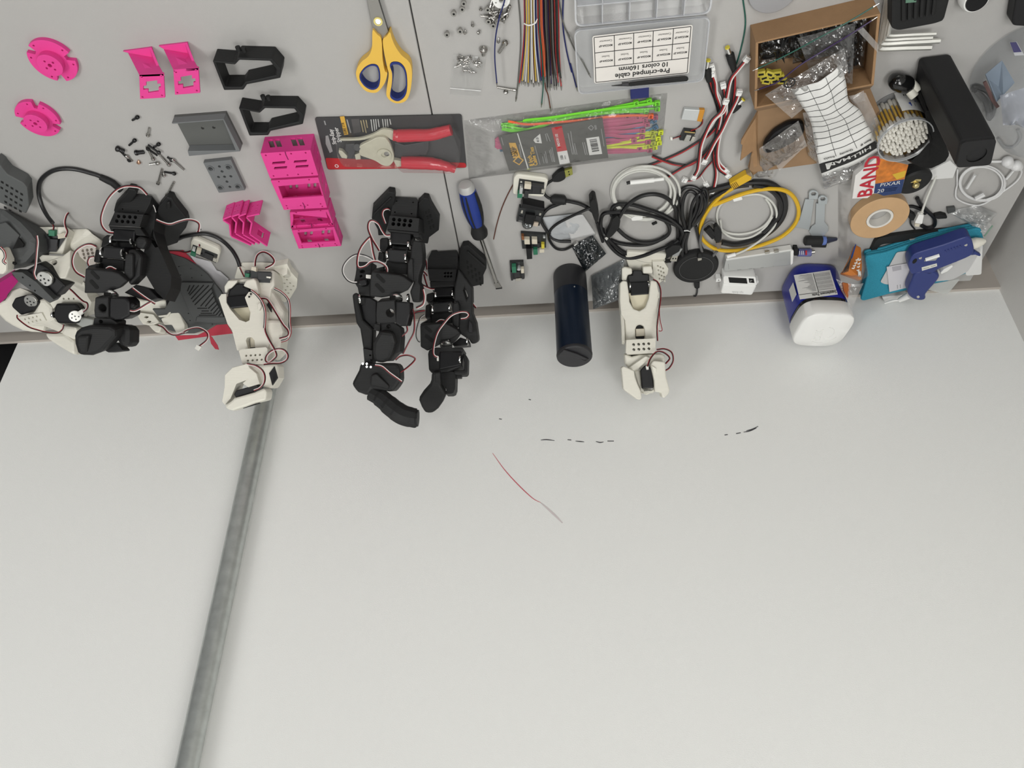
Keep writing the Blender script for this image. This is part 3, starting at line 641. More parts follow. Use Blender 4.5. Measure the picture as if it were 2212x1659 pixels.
for k, c in enumerate(g1):
    f = k / (len(g1) - 1); z = .0014 + .0022 * (k % 3)
    x0, x1, x2 = 1738 + 108 * f, 1742 + 110 * f, 1690 + 208 * f; j = random.uniform(-8, 8)
    wire(Q1.zs([(x0 + 6, -150), (x0, 0), (x1 - 2, 220), (x1 - 8 + 30 * (f - .3), 480), (x2 + j, 770 + random.uniform(-15, 20))], z), c, '%s wire, %s from the left in the white-tied bundle' % (c, ORD[k]), group='wires in the white-tied bundle')
g2 = ['red', 'dkgreen', 'orange', 'orange', 'purple', 'black', 'grey', 'black', 'purple', 'brown', 'black', 'grey', 'black', 'red', 'black', 'dkgreen', 'red']
for k, c in enumerate(g2):
    f = k / (len(g2) - 1); z = .0014 + .002 * (k % 4)
    x0, x2 = 1866 + 195 * f, 1908 + 188 * f
    wire(Q1.zs([(x0 - 10, -150), (x0, 0), (x0 + 6, 250), (x0 + 18 * (1 - f) + 10, 500), (x2 + random.uniform(-8, 8), 700 + random.uniform(-20, 130))], z), c, '%s wire, %s from the left in the dark loose bundle' % ({'dkgreen': 'dark green'}.get(c, c), ORD[k]), group='wires in the dark bundle')
wire(Q1.zs([(1880, -100), (1882, 0), (1885, 300), (1912, 620), (1918, 820), (1904, 985)], .004), 'green', 'long green wire hanging below the dark bundle')
wire(Q1.zs([(1935, -100), (1932, 200), (1938, 500), (1935, 800), (1965, 910), (1985, 1025)], .003), 'brown', 'long brown wire hanging below the dark bundle')
wire(Q1.zs([(1672, -120), (1682, 0), (1700, 230), (1702, 430), (1688, 640), (1672, 830), (1660, 930)], .001), 'grey', 'dark grey wire running down left of the bundles', r=.0009)
wire(Q1.zs([(1560, -80), (1545, 20), (1500, 160), (1462, 360), (1455, 560), (1474, 790)], .0135), 'blue', 'dark blue wire lying over the servo disc', r=.0009)
wire(Q1.zs([(2106, -100), (2108, 0), (2106, 240), (2140, 480), (2190, 690)], .001) + Q2.zs([(60, 690), (126, 945)], .0012), 'blue', 'dark blue wire beside the left edge of the clear box', r=.0009)
wire(Q1.zs([(2062, -100), (2070, 0), (2112, 230), (2170, 350)], .0012) + Q2.zs([(30, 360), (110, 540)], .004) + Q2.zs([(190, 660), (262, 800)], .0148), 'grey', 'grey wire running onto the corner of the clear box', r=.0009)
P = [Q1.z(1735, 225, .004), Q1.z(1780, 242, .0085), Q1.z(1840, 222, .006), Q1.z(1860, 180, .003)]
tag(MB().tube(crom(P, 5), .0008, 6).build('cable_tie', M_white), 'thin white tie around the light coloured wire bundle', 'cable tie')
wire([Z(1600, -40, .001), Z(1605, 0, .001), Z(1610, 40, .001), Z(1608, 70, .001), Z(1598, 115, .001), Z(1590, 140, .001)], 'green', 'green wire curving down to the barrel plug cables', r=.0009, crimp=False)

# ------------------------------------------------------------------ clear storage box with label
M_box = film('clear_box', haze=.16, hazecol=(.72, .74, .76), gloss=.3, rough=.15, bump=.05, bscale=20)
M_boxrim = film('clear_box_rim', haze=.42, hazecol=(.78, .8, .84), gloss=.3, rough=.2, bump=.05)
t = thing('storage_box', Q2.z(800, 560), 'clear plastic compartment box, opened, with a printed white label on its lid', 'storage box')
ho = .0135
lid = rround(Q2.zs([(98, 335), (1585, 185), (1510, 885), (148, 1030)], ho), .009, 5)
c = sum(lid, V()) / len(lid)
MB().prism([c + (p - c) * .985 for p in lid], DN * .0016).build('lid', M_box, t)
MB().prism(lid, DN * .004, [[c + (p - c) * .978 for p in lid]]).build('lid_rim', M_boxrim, t)
lo2 = [V((p.x, p.y, ZD + .0001)) for p in lid]
MB().rings([[c + (V((p.x, p.y, c.z)) - c) * .985 - UP * (ho - .0006) for p in lid], [c + (p - c) * .985 - UP * .002 for p in lid]], False, False).build('lid_side', M_box, t)
tr = rround(Q2.zs([(95, -420), (1660, -540), (1585, 150), (112, 295)], .019), .009, 5); c2 = sum(tr, V()) / len(tr)
MB().prism(tr, DN * .003, [[c2 + (p - c2) * .975 for p in tr]]).build('tray_rim', M_boxrim, t)
MB().rings([[c2 + (p - c2) * .98 - UP * .0185 for p in tr], [c2 + (p - c2) * .98 - UP * .001 for p in tr]], True, False).build('tray', M_box, t)
TQ = Q2.zs([(95, -420), (1660, -540), (1585, 150), (112, 295)], .019)
for k in (.2, .4, .6, .8):
    a_, b_ = quadmap(*TQ, k, .02), quadmap(*TQ, k, .98); MB().prism([a_, b_, b_ - UP * .017, a_ - UP * .017], V((.0012, 0, 0))).build('divider', M_boxrim, t)
for k in (.68,):
    a_, b_ = quadmap(*TQ, .02, k), quadmap(*TQ, .98, k); MB().prism([a_, b_, b_ - UP * .017, a_ - UP * .017], V((0, .0012, 0))).build('divider', M_boxrim, t)
LB = Q2.zs([(1392, 268), (298, 393), (320, 908), (1346, 800)], ho + .0008)       # text frame: lower left, lower right, upper right, upper left
lb = MB().prism(rround(LB, .003, 3), DN * .0005).build('label', mat('label_paper', (.72, .69, .65), .6), t)
def lq(s, v): return quadmap(*LB, s, v)
mb = MB()
def lline(s0, v0, s1, v1, w=.0004):
    a_, b_ = lq(s0, v0), lq(s1, v1); n = (b_ - a_).cross(UP).normalized() * w; mb.prism([p + UP * .0003 for p in (a_ + n, b_ + n, b_ - n, a_ - n)], DN * .0002)
x0, x1, y0, y1, ym, yt = .018, .982, .03, .975, .345, .66
for q in ((x0, y0, x1, y0), (x0, y1, x1, y1), (x0, y0, x0, y1), (x1, y0, x1, y1), (x0, ym, x1, ym), (x0, yt, x1, yt)): lline(*q)
for k in (.19, .39, .585, .78): lline(k, y0, k, yt)
mb.build('label_grid', M_pk, lb)
R_ = (LB[1] - LB[0]); U_ = (LB[3] - LB[0]); Lw = R_.length
text('Pre-crimped cable', lq(.20, .835), R_, U_, Lw * .078, M_pk, lb, bold=True, squeeze=1.0)
text('10 colors 160mm', lq(.215, .70), R_, U_, Lw * .073, M_pk, lb, bold=True, squeeze=1.0)
for i, s_ in enumerate((.018, .19, .39, .585, .78)):
    for v_, wd_ in ((.345, 'Socket'), (.03, 'Connector')):
        text('MX5264-%dP' % (i + 2), lq(s_ + .018, v_ + .17), R_, U_, Lw * .031, M_pk, lb, bold=True, squeeze=.92)
        text(wd_, lq(s_ + (.05 if wd_ == 'Socket' else .02), v_ + .075), R_, U_, Lw * .031, M_pk, lb, squeeze=.95)
MB().prism(Q2.zs([(712, 945), (916, 938), (914, 1062), (716, 1080)], .0105), DN * .0105).build('latch', mat('blue_latch', (.008, .014, .11), .35), t, bevel=.0008)
# tweezers lying on the lid
zt = ho + .0075
t = thing('tweezers', Q2.z(950, 895, ho), 'black tweezers with thin steel tip lying on the clear box lid', 'tweezers')
for q in (0, 1):
    MB().prism(Q2.zs([(698, 908), (900, 880), (1310, 835), (1338, 845), (1345, 864), (1330, 884), (1100, 905), (698, 940)], zt - q * .0042), DN * .0028).build('arm', M_bprint, t, bevel=.0007)
MB().prism(Q2.zs([(622, 912), (698, 908), (698, 940), (622, 938)], zt - .001), DN * .004).build('collar', M_dkmetal, t, bevel=.0004)
MB().tube([Q2.z(622, 925, zt - .002), Q2.z(560, 928, zt - .002), Q2.z(508, 932, zt - .003)], [.0013, .0008, .0004], 8).build('tip', M_blackox, t)

# ------------------------------------------------------------------ bag of coloured cable ties
TC = {'green': (.16, .62, .025), 'orange': (.78, .12, .03), 'pink': (.44, .075, .17), 'yellow': (.58, .66, .03), 'blue': (.06, .20, .36)}
def tie(pts, head, col, label, z=.003, w=.0019, hd=True, hs=1.0):
    m = mat('tie_' + col, TC[col], .4); P = crom([Q3.z(p[0], p[1], p[2] if len(p) > 2 else z) for p in pts], 6)
    t = thing('cable_tie', V((P[0].x, P[0].y, ZD)), label, 'cable tie', 'ties in the cable tie bag')
    MB().tube(P, w, 6, flat=.3, flatdir=UP).build('strap', m, t)
    if hd:
        d = (P[0] - P[1]).normalized(); s_ = d.cross(UP).normalized()
        MB().box(P[0] + d * .003 + UP * .0005, .0062 * hs, .0068 * hs, .0045, s_, d).build('head', m, t, bevel=.0006)
        mb = MB()
        for q in (-.0012, .0012): mb.box(P[0] + d * .003 + s_ * q + UP * .0029, .0009, .003, .0003, s_, d)
        mb.build('slots', M_hole, t)
for k, (pts, c) in enumerate((([(1885, 155), (1500, 220), (1000, 285), (640, 332), (380, 362)], 'green'), ([(1910, 205), (1500, 235), (1000, 300), (640, 345), (385, 385)], 'green'),
        ([(1800, 238), (1500, 245), (1000, 310), (690, 410), (400, 372)], 'green'), ([(1830, 130), (1500, 200), (950, 320), (680, 430), (390, 402)], 'green'),
        ([(1700, 150), (1400, 215), (900, 340), (560, 430), (385, 412)], 'green'), ([(1560, 272), (1200, 318), (900, 345), (640, 362), (450, 332)], 'orange'),
        ([(1910, 150), (1400, 215), (900, 290), (640, 318), (600, 330)], 'green'), ([(1845, 275), (1650, 275), (1400, 290)], 'orange'))):
    tie(pts, None, c, '%s cable tie in the upper bunch of the tie bag, %s from the top' % ({'green': 'lime green', 'orange': 'orange'}[c], ORD[(0, 2, 5, 1, 3, 6, 4, 7)[k]]), z=.004 + .0011 * k, hd=k not in (5,))
for k, (hx, hy, lx, ly) in enumerate(((1612, 275, 1380, 310), (1715, 285, 1390, 340), (1790, 315, 1390, 375), (1810, 360, 1395, 410), (1765, 420, 1400, 440), (1760, 480, 1410, 470), (1680, 515, 1420, 520), (1820, 530, 1425, 560), (1735, 595, 1430, 605), (1835, 615, 1435, 640), (1890, 290, 1500, 330))):
    tie([(hx, hy), ((hx + lx) / 2, (hy + ly) / 2 + 6), (lx, ly), (900, ly + 60 - (ly - 450) * .2), (345 - 12 * (k % 3), 505 + k * 9)], None, 'pink', 'pink cable tie of the tie bag, head %s from the top' % (ORD[k] if k < 10 else 'farthest right, near the top'), z=.003 + .0004 * (k % 4), w=.0032, hs=1.05)
for k, (hx, hy) in enumerate(((1862, 440), (1945, 440), (1875, 475), (1920, 500), (1870, 545), (1930, 545), (1888, 590), (1815, 577))):
    tie([(hx, hy), (hx - 90, hy + 10), (1450, 560 + k * 5), (1000, 610 + k * 6), (640, 800 + k * 4 if k < 3 else 640)], None, 'yellow', 'yellow cable tie of the tie bag, %s head of the yellow cluster' % ORD[k], z=.0022 + .001 * (k % 4), hs=1.0)
for hx, hy in ((1880, 335), (1895, 395)): tie([(hx, hy), (1800, hy + 40), (1430, 490), (900, 560), (370, 625)], None, 'blue', ('upper' if hy < 360 else 'lower') + ' blue cable tie between the pink and yellow heads', z=.002, hs=1.0)
t = thing('cable_tie_pack', Q3.z(950, 520), 'clear bag of coloured cable ties under a dark grey header card', 'cable tie pack')
zk = .0135
CQ = Q3.zs([(350, 478), (1388, 298), (1448, 695), (460, 826)], zk)
MB().prism(CQ, DN * .0006).build('header_card', mat('card_olive', (.062, .062, .055), .55), t)
T3 = F(1070, 240, 11.85)
decal(Q3.zs([(880, 396), (984, 378), (1036, 620), (938, 636)], zk), M_cardred, t, 'red_block')
decal(Q3.zs([(938, 636), (1036, 620), (1066, 745), (964, 760)], zk), M_pw, t, 'white_block')
decal(Q3.zs([(538, 452), (548, 450), (655, 804), (644, 806)], zk), M_pw, t, 'white_line')
decal(Q3.zs([(456, 545), (524, 545), (572, 690), (500, 698)], zk), M_py, t, 'gold_badge')
dm = Q3.zs([(496, 728), (548, 676), (606, 716), (562, 768)], zk); cm = sum(dm, V()) / 4
MB().prism([p + UP * .0004 for p in dm], DN * .0002, [[cm + (p - cm) * .72 + UP * .0004 for p in dm]]).build('gold_diamond', M_py, t)
u3 = (Q3.z(640, 540) - Q3.z(700, 770)).normalized(); l3 = UP.cross(u3)
text('8 Inch', Q3.z(704, 772, zk), u3, l3, .0078, mat('print_yellow', (.70, .42, .02), .6), t, bold=True, squeeze=.95)
text('Cable Ties', Q3.z(745, 768, zk), u3, l3, .0078, mat('print_yellow', (.70, .42, .02), .6), t, bold=True, squeeze=.95)
text('STEEL', Q3.z(520, 683, zk + .0003), u3, l3, .0062, M_pk, t, bold=True, squeeze=1.1)
text('GRIP', Q3.z(552, 678, zk + .0003), u3, l3, .0062, M_pk, t, bold=True, squeeze=1.2)
text('100', Q3.z(1002, 712, zk + .0003), u3, l3, .0052, M_pk, t, bold=True)
text('piece', Q3.z(1026, 706, zk + .0003), u3, l3, .003, M_pk, t)
text('INDOOR USE', Q3.z(968, 578, zk + .0003), u3, l3, .0048, M_pw, t, bold=True, squeeze=.72)
decal(Q3.zs([(702, 522), (708, 505), (768, 455), (786, 550), (722, 546)], zk), M_pw, t, 'weight_mark')
text('40 LB', Q3.z(760, 535, zk + .0003), u3, l3, .0045, M_pk, t, bold=True, squeeze=.7)
lines(Q3, t, M_pg, [(716, 575, 768, 762), (792, 682, 808, 750), (808, 655, 830, 748), (820, 630, 842, 748), (860, 620, 890, 735), (872, 610, 905, 735), (885, 590, 915, 735), (560, 560, 580, 690), (382, 492, 402, 570), (1046, 450, 1090, 660), (1072, 430, 1105, 660), (1090, 545, 1120, 662), (1110, 550, 1136, 662), (1190, 540, 1220, 665), (1210, 540, 1238, 665), (1376, 405, 1405, 580), (820, 455, 840, 530), (835, 450, 868, 530)], zk, 7, 'print_lines')
decal(Q3.zs([(1225, 500), (1354, 482), (1386, 655), (1258, 668)], zk), M_pw, t, 'barcode_panel')
BQ = Q3.zs([(1258, 515), (1330, 505), (1358, 632), (1288, 642)], zk + .0003)
mb = MB()
for a0, a1 in ((0, .04), (.08, .1), (.14, .2), (.25, .27), (.31, .37), (.4, .5), (.53, .58), (.62, .64), (.68, .76), (.8, .82), (.87, .95)):
    mb.prism([quadmap(*BQ, 0, a0) + UP * .0003, quadmap(*BQ, 1, a0) + UP * .0003, quadmap(*BQ, 1, a1) + UP * .0003, quadmap(*BQ, 0, a1) + UP * .0003], DN * .0002)
mb.build('barcode', M_pk, t)
R3c = Q3.z(1280, 395, zk); lines(Q3, t, M_pg, [(1248, 395, 1275, 370), (1275, 370, 1300, 395), (1300, 395, 1278, 420), (1278, 420, 1248, 395), (1310, 370, 1320, 415), (1322, 368, 1330, 412)], zk, 8, 'recycle_mark')
M_bagB = film('tie_bag_film', haze=.06, hazecol=(.8, .8, .78), gloss=.35, rough=.16, bump=.8, bscale=60)
bq = Q3.zs([(10, 322), (2035, 48), (1975, 660), (60, 905)])
def lf(s, v): return .0145 * min(1, max(0, min(s * 7, (1 - s) * 12)), max(0, v * 9), max(0, (1 - v) * 6))
sheet([p + UP * .0004 for p in bq], 70, 24, .0022, 55, 2.0, lift=lf).build('bag_front', M_bagB, t, smooth=True)
sheet([p + UP * .0003 for p in bq], 8, 4, 0, 50, 2.0).build('bag_back', M_bagB, t)

# ------------------------------------------------------------------ robot arms
M_servo = mat('servo_black', (0.007, 0.007, 0.008), 0.4, spec=0.3); M_wprint = mat('white_print', (0.70, 0.68, 0.60), 0.5, layers=0.07)
M_chrome = mat('chrome', (0.85, 0.85, 0.83), 0.12, 1.0); M_wclip = mat('white_connector', (.78, .77, .72), .45)
M_wred = mat('cable_red', (.26, .012, .018), .4); M_wwht = mat('cable_white', (.72, .70, .68), .4); M_wblk = mat('cable_black', (.012, .011, .012), .4)
M_pcb = mat('pcb_black', (.016, .018, .019), .35); M_term = mat('terminal_green', (.02, .16, .085), .45); M_cap = mat('capacitor_metal', (.6, .62, .62), .3, .7); M_chip = mat('chip', (.02, .02, .022), .3); M_jst = mat('jst_cream', (.62, .57, .46), .5); M_tin = mat('tin', (.6, .58, .52), .3, .9)
def tn(a): return V((0, math.cos(math.radians(a)), math.sin(math.radians(a))))
class Arm:
    def __init__(s, name, F_, anchor, y0, z0, tilt, label, cat='robot arm'):
        s.F = F_; s.n = tn(tilt); s.o = V((0, y0, ZD + z0)); b = F_.z(*anchor); s.t = thing(name, V((b.x, b.y, ZD)), label, cat)
    def P(s, x, y, d=0.0, F_=None): return Pn(*(F_ or s.F)(x, y), s.o + s.n * d, s.n)
    def slab(s, name, pts, d, th, m, tilt=None, bevel=.0012, holes=(), F_=None, yaw=0.0, parent=None, rnd=0.0, on=None):
        F_ = F_ or s.F; cx = sum(p[0] for p in pts) / len(pts); cy = sum(p[1] for p in pts) / len(pts); o = s.P(cx, cy, d, F_)
        n = tn(tilt) if tilt is not None else s.n
        if on is not None: o, n = s.last[0] + s.last[1] * on, s.last[1]
        else: s.last = (o, n)
        if yaw: n = Matrix.Rotation(math.radians(yaw), 3, 'Z') @ n
        poly = F_.ns(pts, o, n)
        if rnd: poly = rround(poly, rnd, 3)
        hs = []
        ax = V((1, 0, 0)); ax = (ax - n * ax.dot(n)).normalized(); ay = n.cross(ax)
        for h in holes:
            if len(h) == 3 and not isinstance(h[0], (tuple, list)): c = F_.ns([h[:2]], o, n)[0]; hs.append(circ(c, h[2], 8, ax, ay))
            else: hs.append(F_.ns(h, o, n))
        mb = MB().prism(poly, n * -th, hs)
        mb.v = [V((p.x, p.y, max(p.z, ZD + .0006))) if p.y > .03 else p for p in mb.v]      # nothing dips into the desk
        return mb.build(name, m, parent or s.t, bevel=bevel)
    def flat(s, name, pts, z, th, m, bevel=.0012, holes=(), F_=None, parent=None, rnd=0.0):
        F_ = F_ or s.F; poly = F_.zs(pts, z)
        if rnd: poly = rround(poly, rnd, 3)
        hs = [circ(F_.z(h[0], h[1], z), h[2], 8) if len(h) == 3 and not isinstance(h[0], (tuple, list)) else F_.zs(h, z) for h in holes]
        return MB().prism(poly, DN * th, hs).build(name, m, parent or s.t, bevel=bevel)
    def horn(s, x, y, d, r=.009, side=1, F_=None, L=.004):
        c = s.P(x, y, d, F_); X = V((side, 0, 0)); r *= .78; MB().lathe(c - X * L, X, [(r * .96, 0), (r, .001), (r, L * .6), (r * .5, L * .7)], 20).build('servo_horn', M_chrome, s.t, smooth=True)
    def screws(s, pts, d, r=.0011, m=None, F_=None, name='screw_hole'):
        for x, y in pts:
            c = s.P(x, y, d, F_); MB().cyl(c, c + s.n * .0005, r, 8).build(name, m or M_hole, s.t)
    def pads(s, pts, z, th, m, rows, F_=None, name='foot_pad', hm=None):
        """clamp foot with rows of pockets"""
        hs = []
        return s.flat(name, pts, z, th, m, .0015, rows, F_)
    def cable(s, pts, d=.012, r=.00064, F_=None, order='wrb', name='cable', side=None):
        F_ = F_ or s.F; P = crom([s.P(p[0], p[1], p[2] if len(p) > 2 else d, F_) for p in pts], 6)
        o_ = s.n if side is None else side
        n = len(P)
        for k, c in enumerate(order):
            Q = []
            for i, p in enumerate(P):
                t_ = (P[min(i + 1, n - 1)] - P[max(i - 1, 0)]); w = t_.cross(o_)
                w = w.normalized() if w.length > 1e-9 else V((1, 0, 0)); q_ = p + w * ((k - (len(order) - 1) / 2) * r * 1.9); Q.append(V((q_.x, q_.y, max(q_.z, ZD + r + .0003))) if q_.y > .03 else q_)
            MB().tube(Q, r, 6).build(name, {'w': M_wwht, 'r': M_wred, 'b': M_wblk}[c], s.t, smooth=True)
    def board(s, corners, d=None, z=None, F_=None, bits=(), th=.0016):
        F_ = F_ or s.F
        C = F_.zs(corners, z) if z is not None else [s.P(x, y, d, F_) for x, y in corners]
        return pcb(C, s.t, bits, th)
def disc_horn(c, n, r, t):
    n = n.normalized(); x = n.orthogonal().normalized(); y = n.cross(x)
    MB().lathe(c, n, [(r, -.003), (r, .001), (r * .93, .0016), (.0002, .0016)], 24).build('servo_horn', mat('dull_horn', (.42, .42, .40), .35, .85), t)
    for k in range(5):
        p = c + n * .0017 + (x * math.cos(1.26 * k) + y * math.sin(1.26 * k)) * (r * .55 if k else 0); MB().cyl(p, p + n * .0003, r * .13, 8).build('horn_screw', M_blackox, t)
def pcb(C, parent, bits, th=.0016, name='circuit_board'):
    n = (C[1] - C[0]).cross(C[3] - C[0]).normalized()
    if n.dot(CAM - C[0]) < 0: n = -n
    b = MB().prism(C, n * -th).build(name, M_pcb, parent)
    def q(s_, v_): return quadmap(*C, s_, v_)
    for (nm, m, s0, v0, s1, v1, h) in bits:
        pl = [q(s0, v0) + n * h, q(s1, v0) + n * h, q(s1, v1) + n * h, q(s0, v1) + n * h]
        MB().prism(pl, n * -h).build(nm, m, b, bevel=min(.0004, h * .2))
    return b

T4 = F(730, 405, 6.3826); T5 = F(740, 625, 5.53); T6 = F(880, 520, 6.9125); T7 = F(880, 660, 6.911)
def pill(x0, y0, x1, y1, w):
    L = math.hypot(x1 - x0, y1 - y0); ux, uy = (x1 - x0) / L, (y1 - y0) / L; out = []
    for k in range(5): a = math.pi / 2 + math.pi * k / 4; out.append((x0 + (ux * math.cos(a) - uy * math.sin(a)) * w, y0 + (uy * math.cos(a) + ux * math.sin(a)) * w))
    for k in range(5): a = -math.pi / 2 + math.pi * k / 4; out.append((x1 + (ux * math.cos(a) - uy * math.sin(a)) * w, y1 + (uy * math.cos(a) + ux * math.sin(a)) * w))
    return out
# ---- tall black arm with the curved trigger handle
A = Arm('tabletop_robot', T4, (900, 150), Z(860, 427).y, .0, 34, 'tall black printed robot arm with a curved trigger handle, left of the joint')
B_ = M_bprint
A.flat('foot_pad', [(700, 62), (782, 75), (792, 140), (760, 300), (700, 480), (650, 660), (556, 665), (548, 585), (465, 430), (480, 285)], .012, .012, B_)
A.flat('foot_rib', [(720, 140), (745, 150), (500, 390), (485, 370)], .015, .005, B_)
A.flat('foot_pad', [(1110, 225), (1185, 146), (1252, 158), (1290, 250), (1402, 440), (1392, 592), (1258, 692), (1240, 778), (1120, 765), (1100, 560)], .012, .012, B_)
for k in range(4):
    for j in range(2): A.flat('foot_pocket', [(1200 + 40 * j + 20 * k, 330 + 70 * k - 20 * j), (1225 + 40 * j + 20 * k, 322 + 70 * k - 20 * j), (1232 + 40 * j + 20 * k, 362 + 70 * k - 20 * j), (1208 + 40 * j + 20 * k, 370 + 70 * k - 20 * j)], .0124, .001, M_hole, 0)
A.slab('base_housing', [(775, 126), (1090, 150), (1104, 175), (1075, 470), (715, 440)], .004, .05, B_, 38, .0025, [(808, 185, .0012), (1036, 203, .0012), (785, 340, .0012), (1015, 360, .0012)])
hl = [(770 + 77 * k, 440 + 7 * k, .0027) for k in range(4)] + [(762 + 75 * k, 502 + 6 * k, .0027) for k in range(4)]
A.slab('vented_cover', [(712, 385), (1120, 425), (1105, 612), (680, 572)], .012, .05, B_, 42, .002, hl)
A.slab('cover_lip', [(672, 570), (1112, 615), (1120, 690), (1040, 680), (1035, 640), (690, 605)], .01, .03, B_)
A.slab('servo', [(722, 600), (1008, 622), (1002, 798), (718, 780)], .004, .034, M_servo, bevel=.002)
A.slab('servo', [(684, 842), (958, 862), (950, 1042), (664, 1022)], .012, .034, M_servo, 42, bevel=.002)
A.slab('servo_back', [(690, 760), (1010, 790), (1000, 870), (680, 850)], -.012, .02, M_servo)
A.slab('joint_block', [(668, 1015), (965, 1040), (950, 1200), (640, 1170)], -.004, .03, B_)
for x, y, sd in ((706, 770, -1), (1004, 792, 1)): A.horn(x, y, .002, .009, sd)
for x, y, sd in ((660, 940, -1), (966, 968, 1)): A.horn(x, y, .010, .0095, sd)
A.slab('ear', [(590, 692), (690, 688), (692, 800), (645, 905), (572, 872), (575, 720)], .000, .02, B_, bevel=.002)
A.slab('ear', [(560, 880), (635, 900), (625, 1010), (545, 1000)], .002, .02, B_, bevel=.002)
A.slab('upper_link', [(1030, 738), (1065, 724), (1155, 748), (1168, 900), (1166, 1050), (1118, 1200), (1108, 1300), (1136, 1352), (1126, 1560), (1092, 1586), (1030, 1580), (990, 1440), (1045, 1300), (948, 1240), (958, 1050), (1000, 960), (1008, 850)], .014, .03, B_, 40, bevel=.0025)
A.slab('link_rib', [(985, 990), (1030, 980), (1040, 1300), (960, 1250), (960, 1060)], .018, .006, B_, 45)
A.slab('servo_holder', [(250, 1020), (470, 1028), (460, 1160), (440, 1500), (290, 1482), (270, 1380), (220, 1300), (240, 1200), (250, 1130)], .002, .03, B_, holes=[[(300, 1145), (335, 1130), (372, 1150), (360, 1180), (310, 1178)], [(300, 1210), (330, 1200), (335, 1225), (305, 1240)]])
A.slab('servo_knob', [(285, 1268), (380, 1252), (402, 1290), (392, 1345), (320, 1362), (265, 1330)], .012, .012, M_servo, bevel=.003)
A.slab('connector', [(385, 1200), (455, 1206), (450, 1256), (384, 1250)], .010, .006, M_wclip, bevel=.0004)
cov = A.slab('forearm_cover', [(462, 1162), (840, 1208), (905, 1232), (1030, 1322), (965, 1418), (830, 1482), (600, 1522), (438, 1502), (442, 1300)], .024, .012, B_, 55, bevel=.0018)
for q in (pill(545, 1215, 630, 1295, 24), pill(535, 1345, 620, 1430, 26)): A.slab('cover_slot', q, 0, .0006, M_hole, bevel=0, on=.0005)
A.slab('bracket_tab', [(490, 1130), (630, 1095), (632, 1170), (480, 1160)], .008, .01, B_, 50)
A.slab('side_link', [(110, 60), (148, 40), (186, 40), (192, 170), (240, 360), (362, 470), (352, 700), (358, 892), (258, 882), (240, 690), (205, 470), (160, 400), (128, 200)], .008, .024, B_, F_=T5, bevel=.003)
A.slab('servo', [(192, 78), (330, 92), (412, 140), (410, 402), (365, 480), (240, 352)], -.002, .03, M_servo, F_=T5, bevel=.002)
A.horn(196, 118, .004, .011, -1, T5)
A.slab('wrist_body', [(410, 152), (520, 138), (620, 140), (640, 400), (440, 408), (405, 390), (400, 300)], .026, .03, B_, 50, F_=T5, bevel=.002, holes=[(567, 283, .0062)])
A.slab('wrist_servo', [(620, 140), (802, 152), (804, 300), (770, 440), (690, 440), (622, 400)], .022, .03, M_servo, 38, F_=T5, bevel=.002)
c_ = A.P(640, 106, .02, T5); MB().lathe(c_ - UP * .002, UP, [(.009, 0), (.0095, .001), (.0095, .004), (.005, .005)], 20).build('servo_horn', M_chrome, A.t, smooth=True)
A.horn(808, 108, .012, .009, 1, T5)
A.slab('neck', [(450, 395), (620, 398), (690, 450), (702, 560), (690, 745), (640, 765), (560, 850), (380, 860), (430, 520)], .012, .028, B_, F_=T5, bevel=.003, holes=[(548, 440, .003)])
A.slab('neck_clip', [(372, 400), (450, 420), (450, 500), (372, 488)], .016, .014, B_, F_=T5)
A.slab('thumb_pad', [(362, 640), (395, 580), (440, 500), (600, 520), (632, 640), (600, 760), (560, 850), (480, 892), (372, 868), (352, 760)], .026, .016, B_, 50, F_=T5, bevel=.005)
A.slab('link_end', [(245, 705), (352, 730), (355, 900), (262, 885)], .012, .02, B_, 45, F_=T5, holes=[(330, 788, .0015), (343, 845, .0015)])
A.slab('gripper_base', [(210, 880), (640, 878), (682, 932), (686, 1092), (640, 1162), (590, 1225), (352, 1192), (300, 1272), (180, 1228), (150, 1195), (104, 1130), (190, 965)], .022, .034, B_, F_=T5, bevel=.004)
A.slab('gripper_ridge', [(340, 1030), (400, 1010), (560, 1160), (545, 1200), (330, 1150)], .027, .008, B_, 52, F_=T5, bevel=.002)
for x, y in ((245, 890), (292, 890), (292, 925), (340, 928)):
    c_ = A.P(x, y, .024, T5); MB().cyl(c_, c_ + A.n * .0015, .0016, 10).build('screw', M_chrome, A.t)
tp = [A.P(x, y, d, T5) for x, y, d in ((345, 1235, .012), (470, 1310, .016), (600, 1420, .02), (720, 1500, .022), (850, 1535, .022), (905, 1540, .022))]
MB().tube(crom(tp, 5), [.012, .0135, .0145, .015, .015, .0145, .0125], 10, flat=.8, flatdir=A.n).build('trigger_handle', B_, A.t, bevel=.001)
A.cable([(735, 318, -.01), (690, 290), (630, 310), (610, 370), (630, 440), (652, 500)], .004)
A.cable([(720, 658), (660, 655), (610, 590), (560, 500), (480, 455), (430, 480), (420, 570), (470, 700), (530, 800), (572, 868)], .012)
A.cable([(510, 1005), (480, 880), (450, 710), (420, 705), (330, 810), (280, 930), (268, 1060), (300, 1105), (380, 1085), (450, 1030), (540, 1020), (630, 1060), (672, 1110), (676, 1172)], .02)
A.cable([(495, 1005), (420, 960), (330, 930), (240, 930), (150, 985), (80, 1080), (72, 1180), (130, 1270), (200, 1308), (262, 1312)], .01, order='wb', r=.0008)
A.cable([(960, 0), (978, 90), (960, 180), (890, 222)], .004, F_=T5); A.cable([(838, 235), (855, 330), (852, 500), (790, 630), (720, 770)], .006, F_=T5, order='rb')
A.cable([(765, 430), (770, 500), (705, 560)], .006, F_=T5, order='rb'); A.cable([(632, 845), (690, 800), (780, 788), (860, 820), (850, 860), (770, 935), (688, 990)], .016, F_=T5, order='rb')
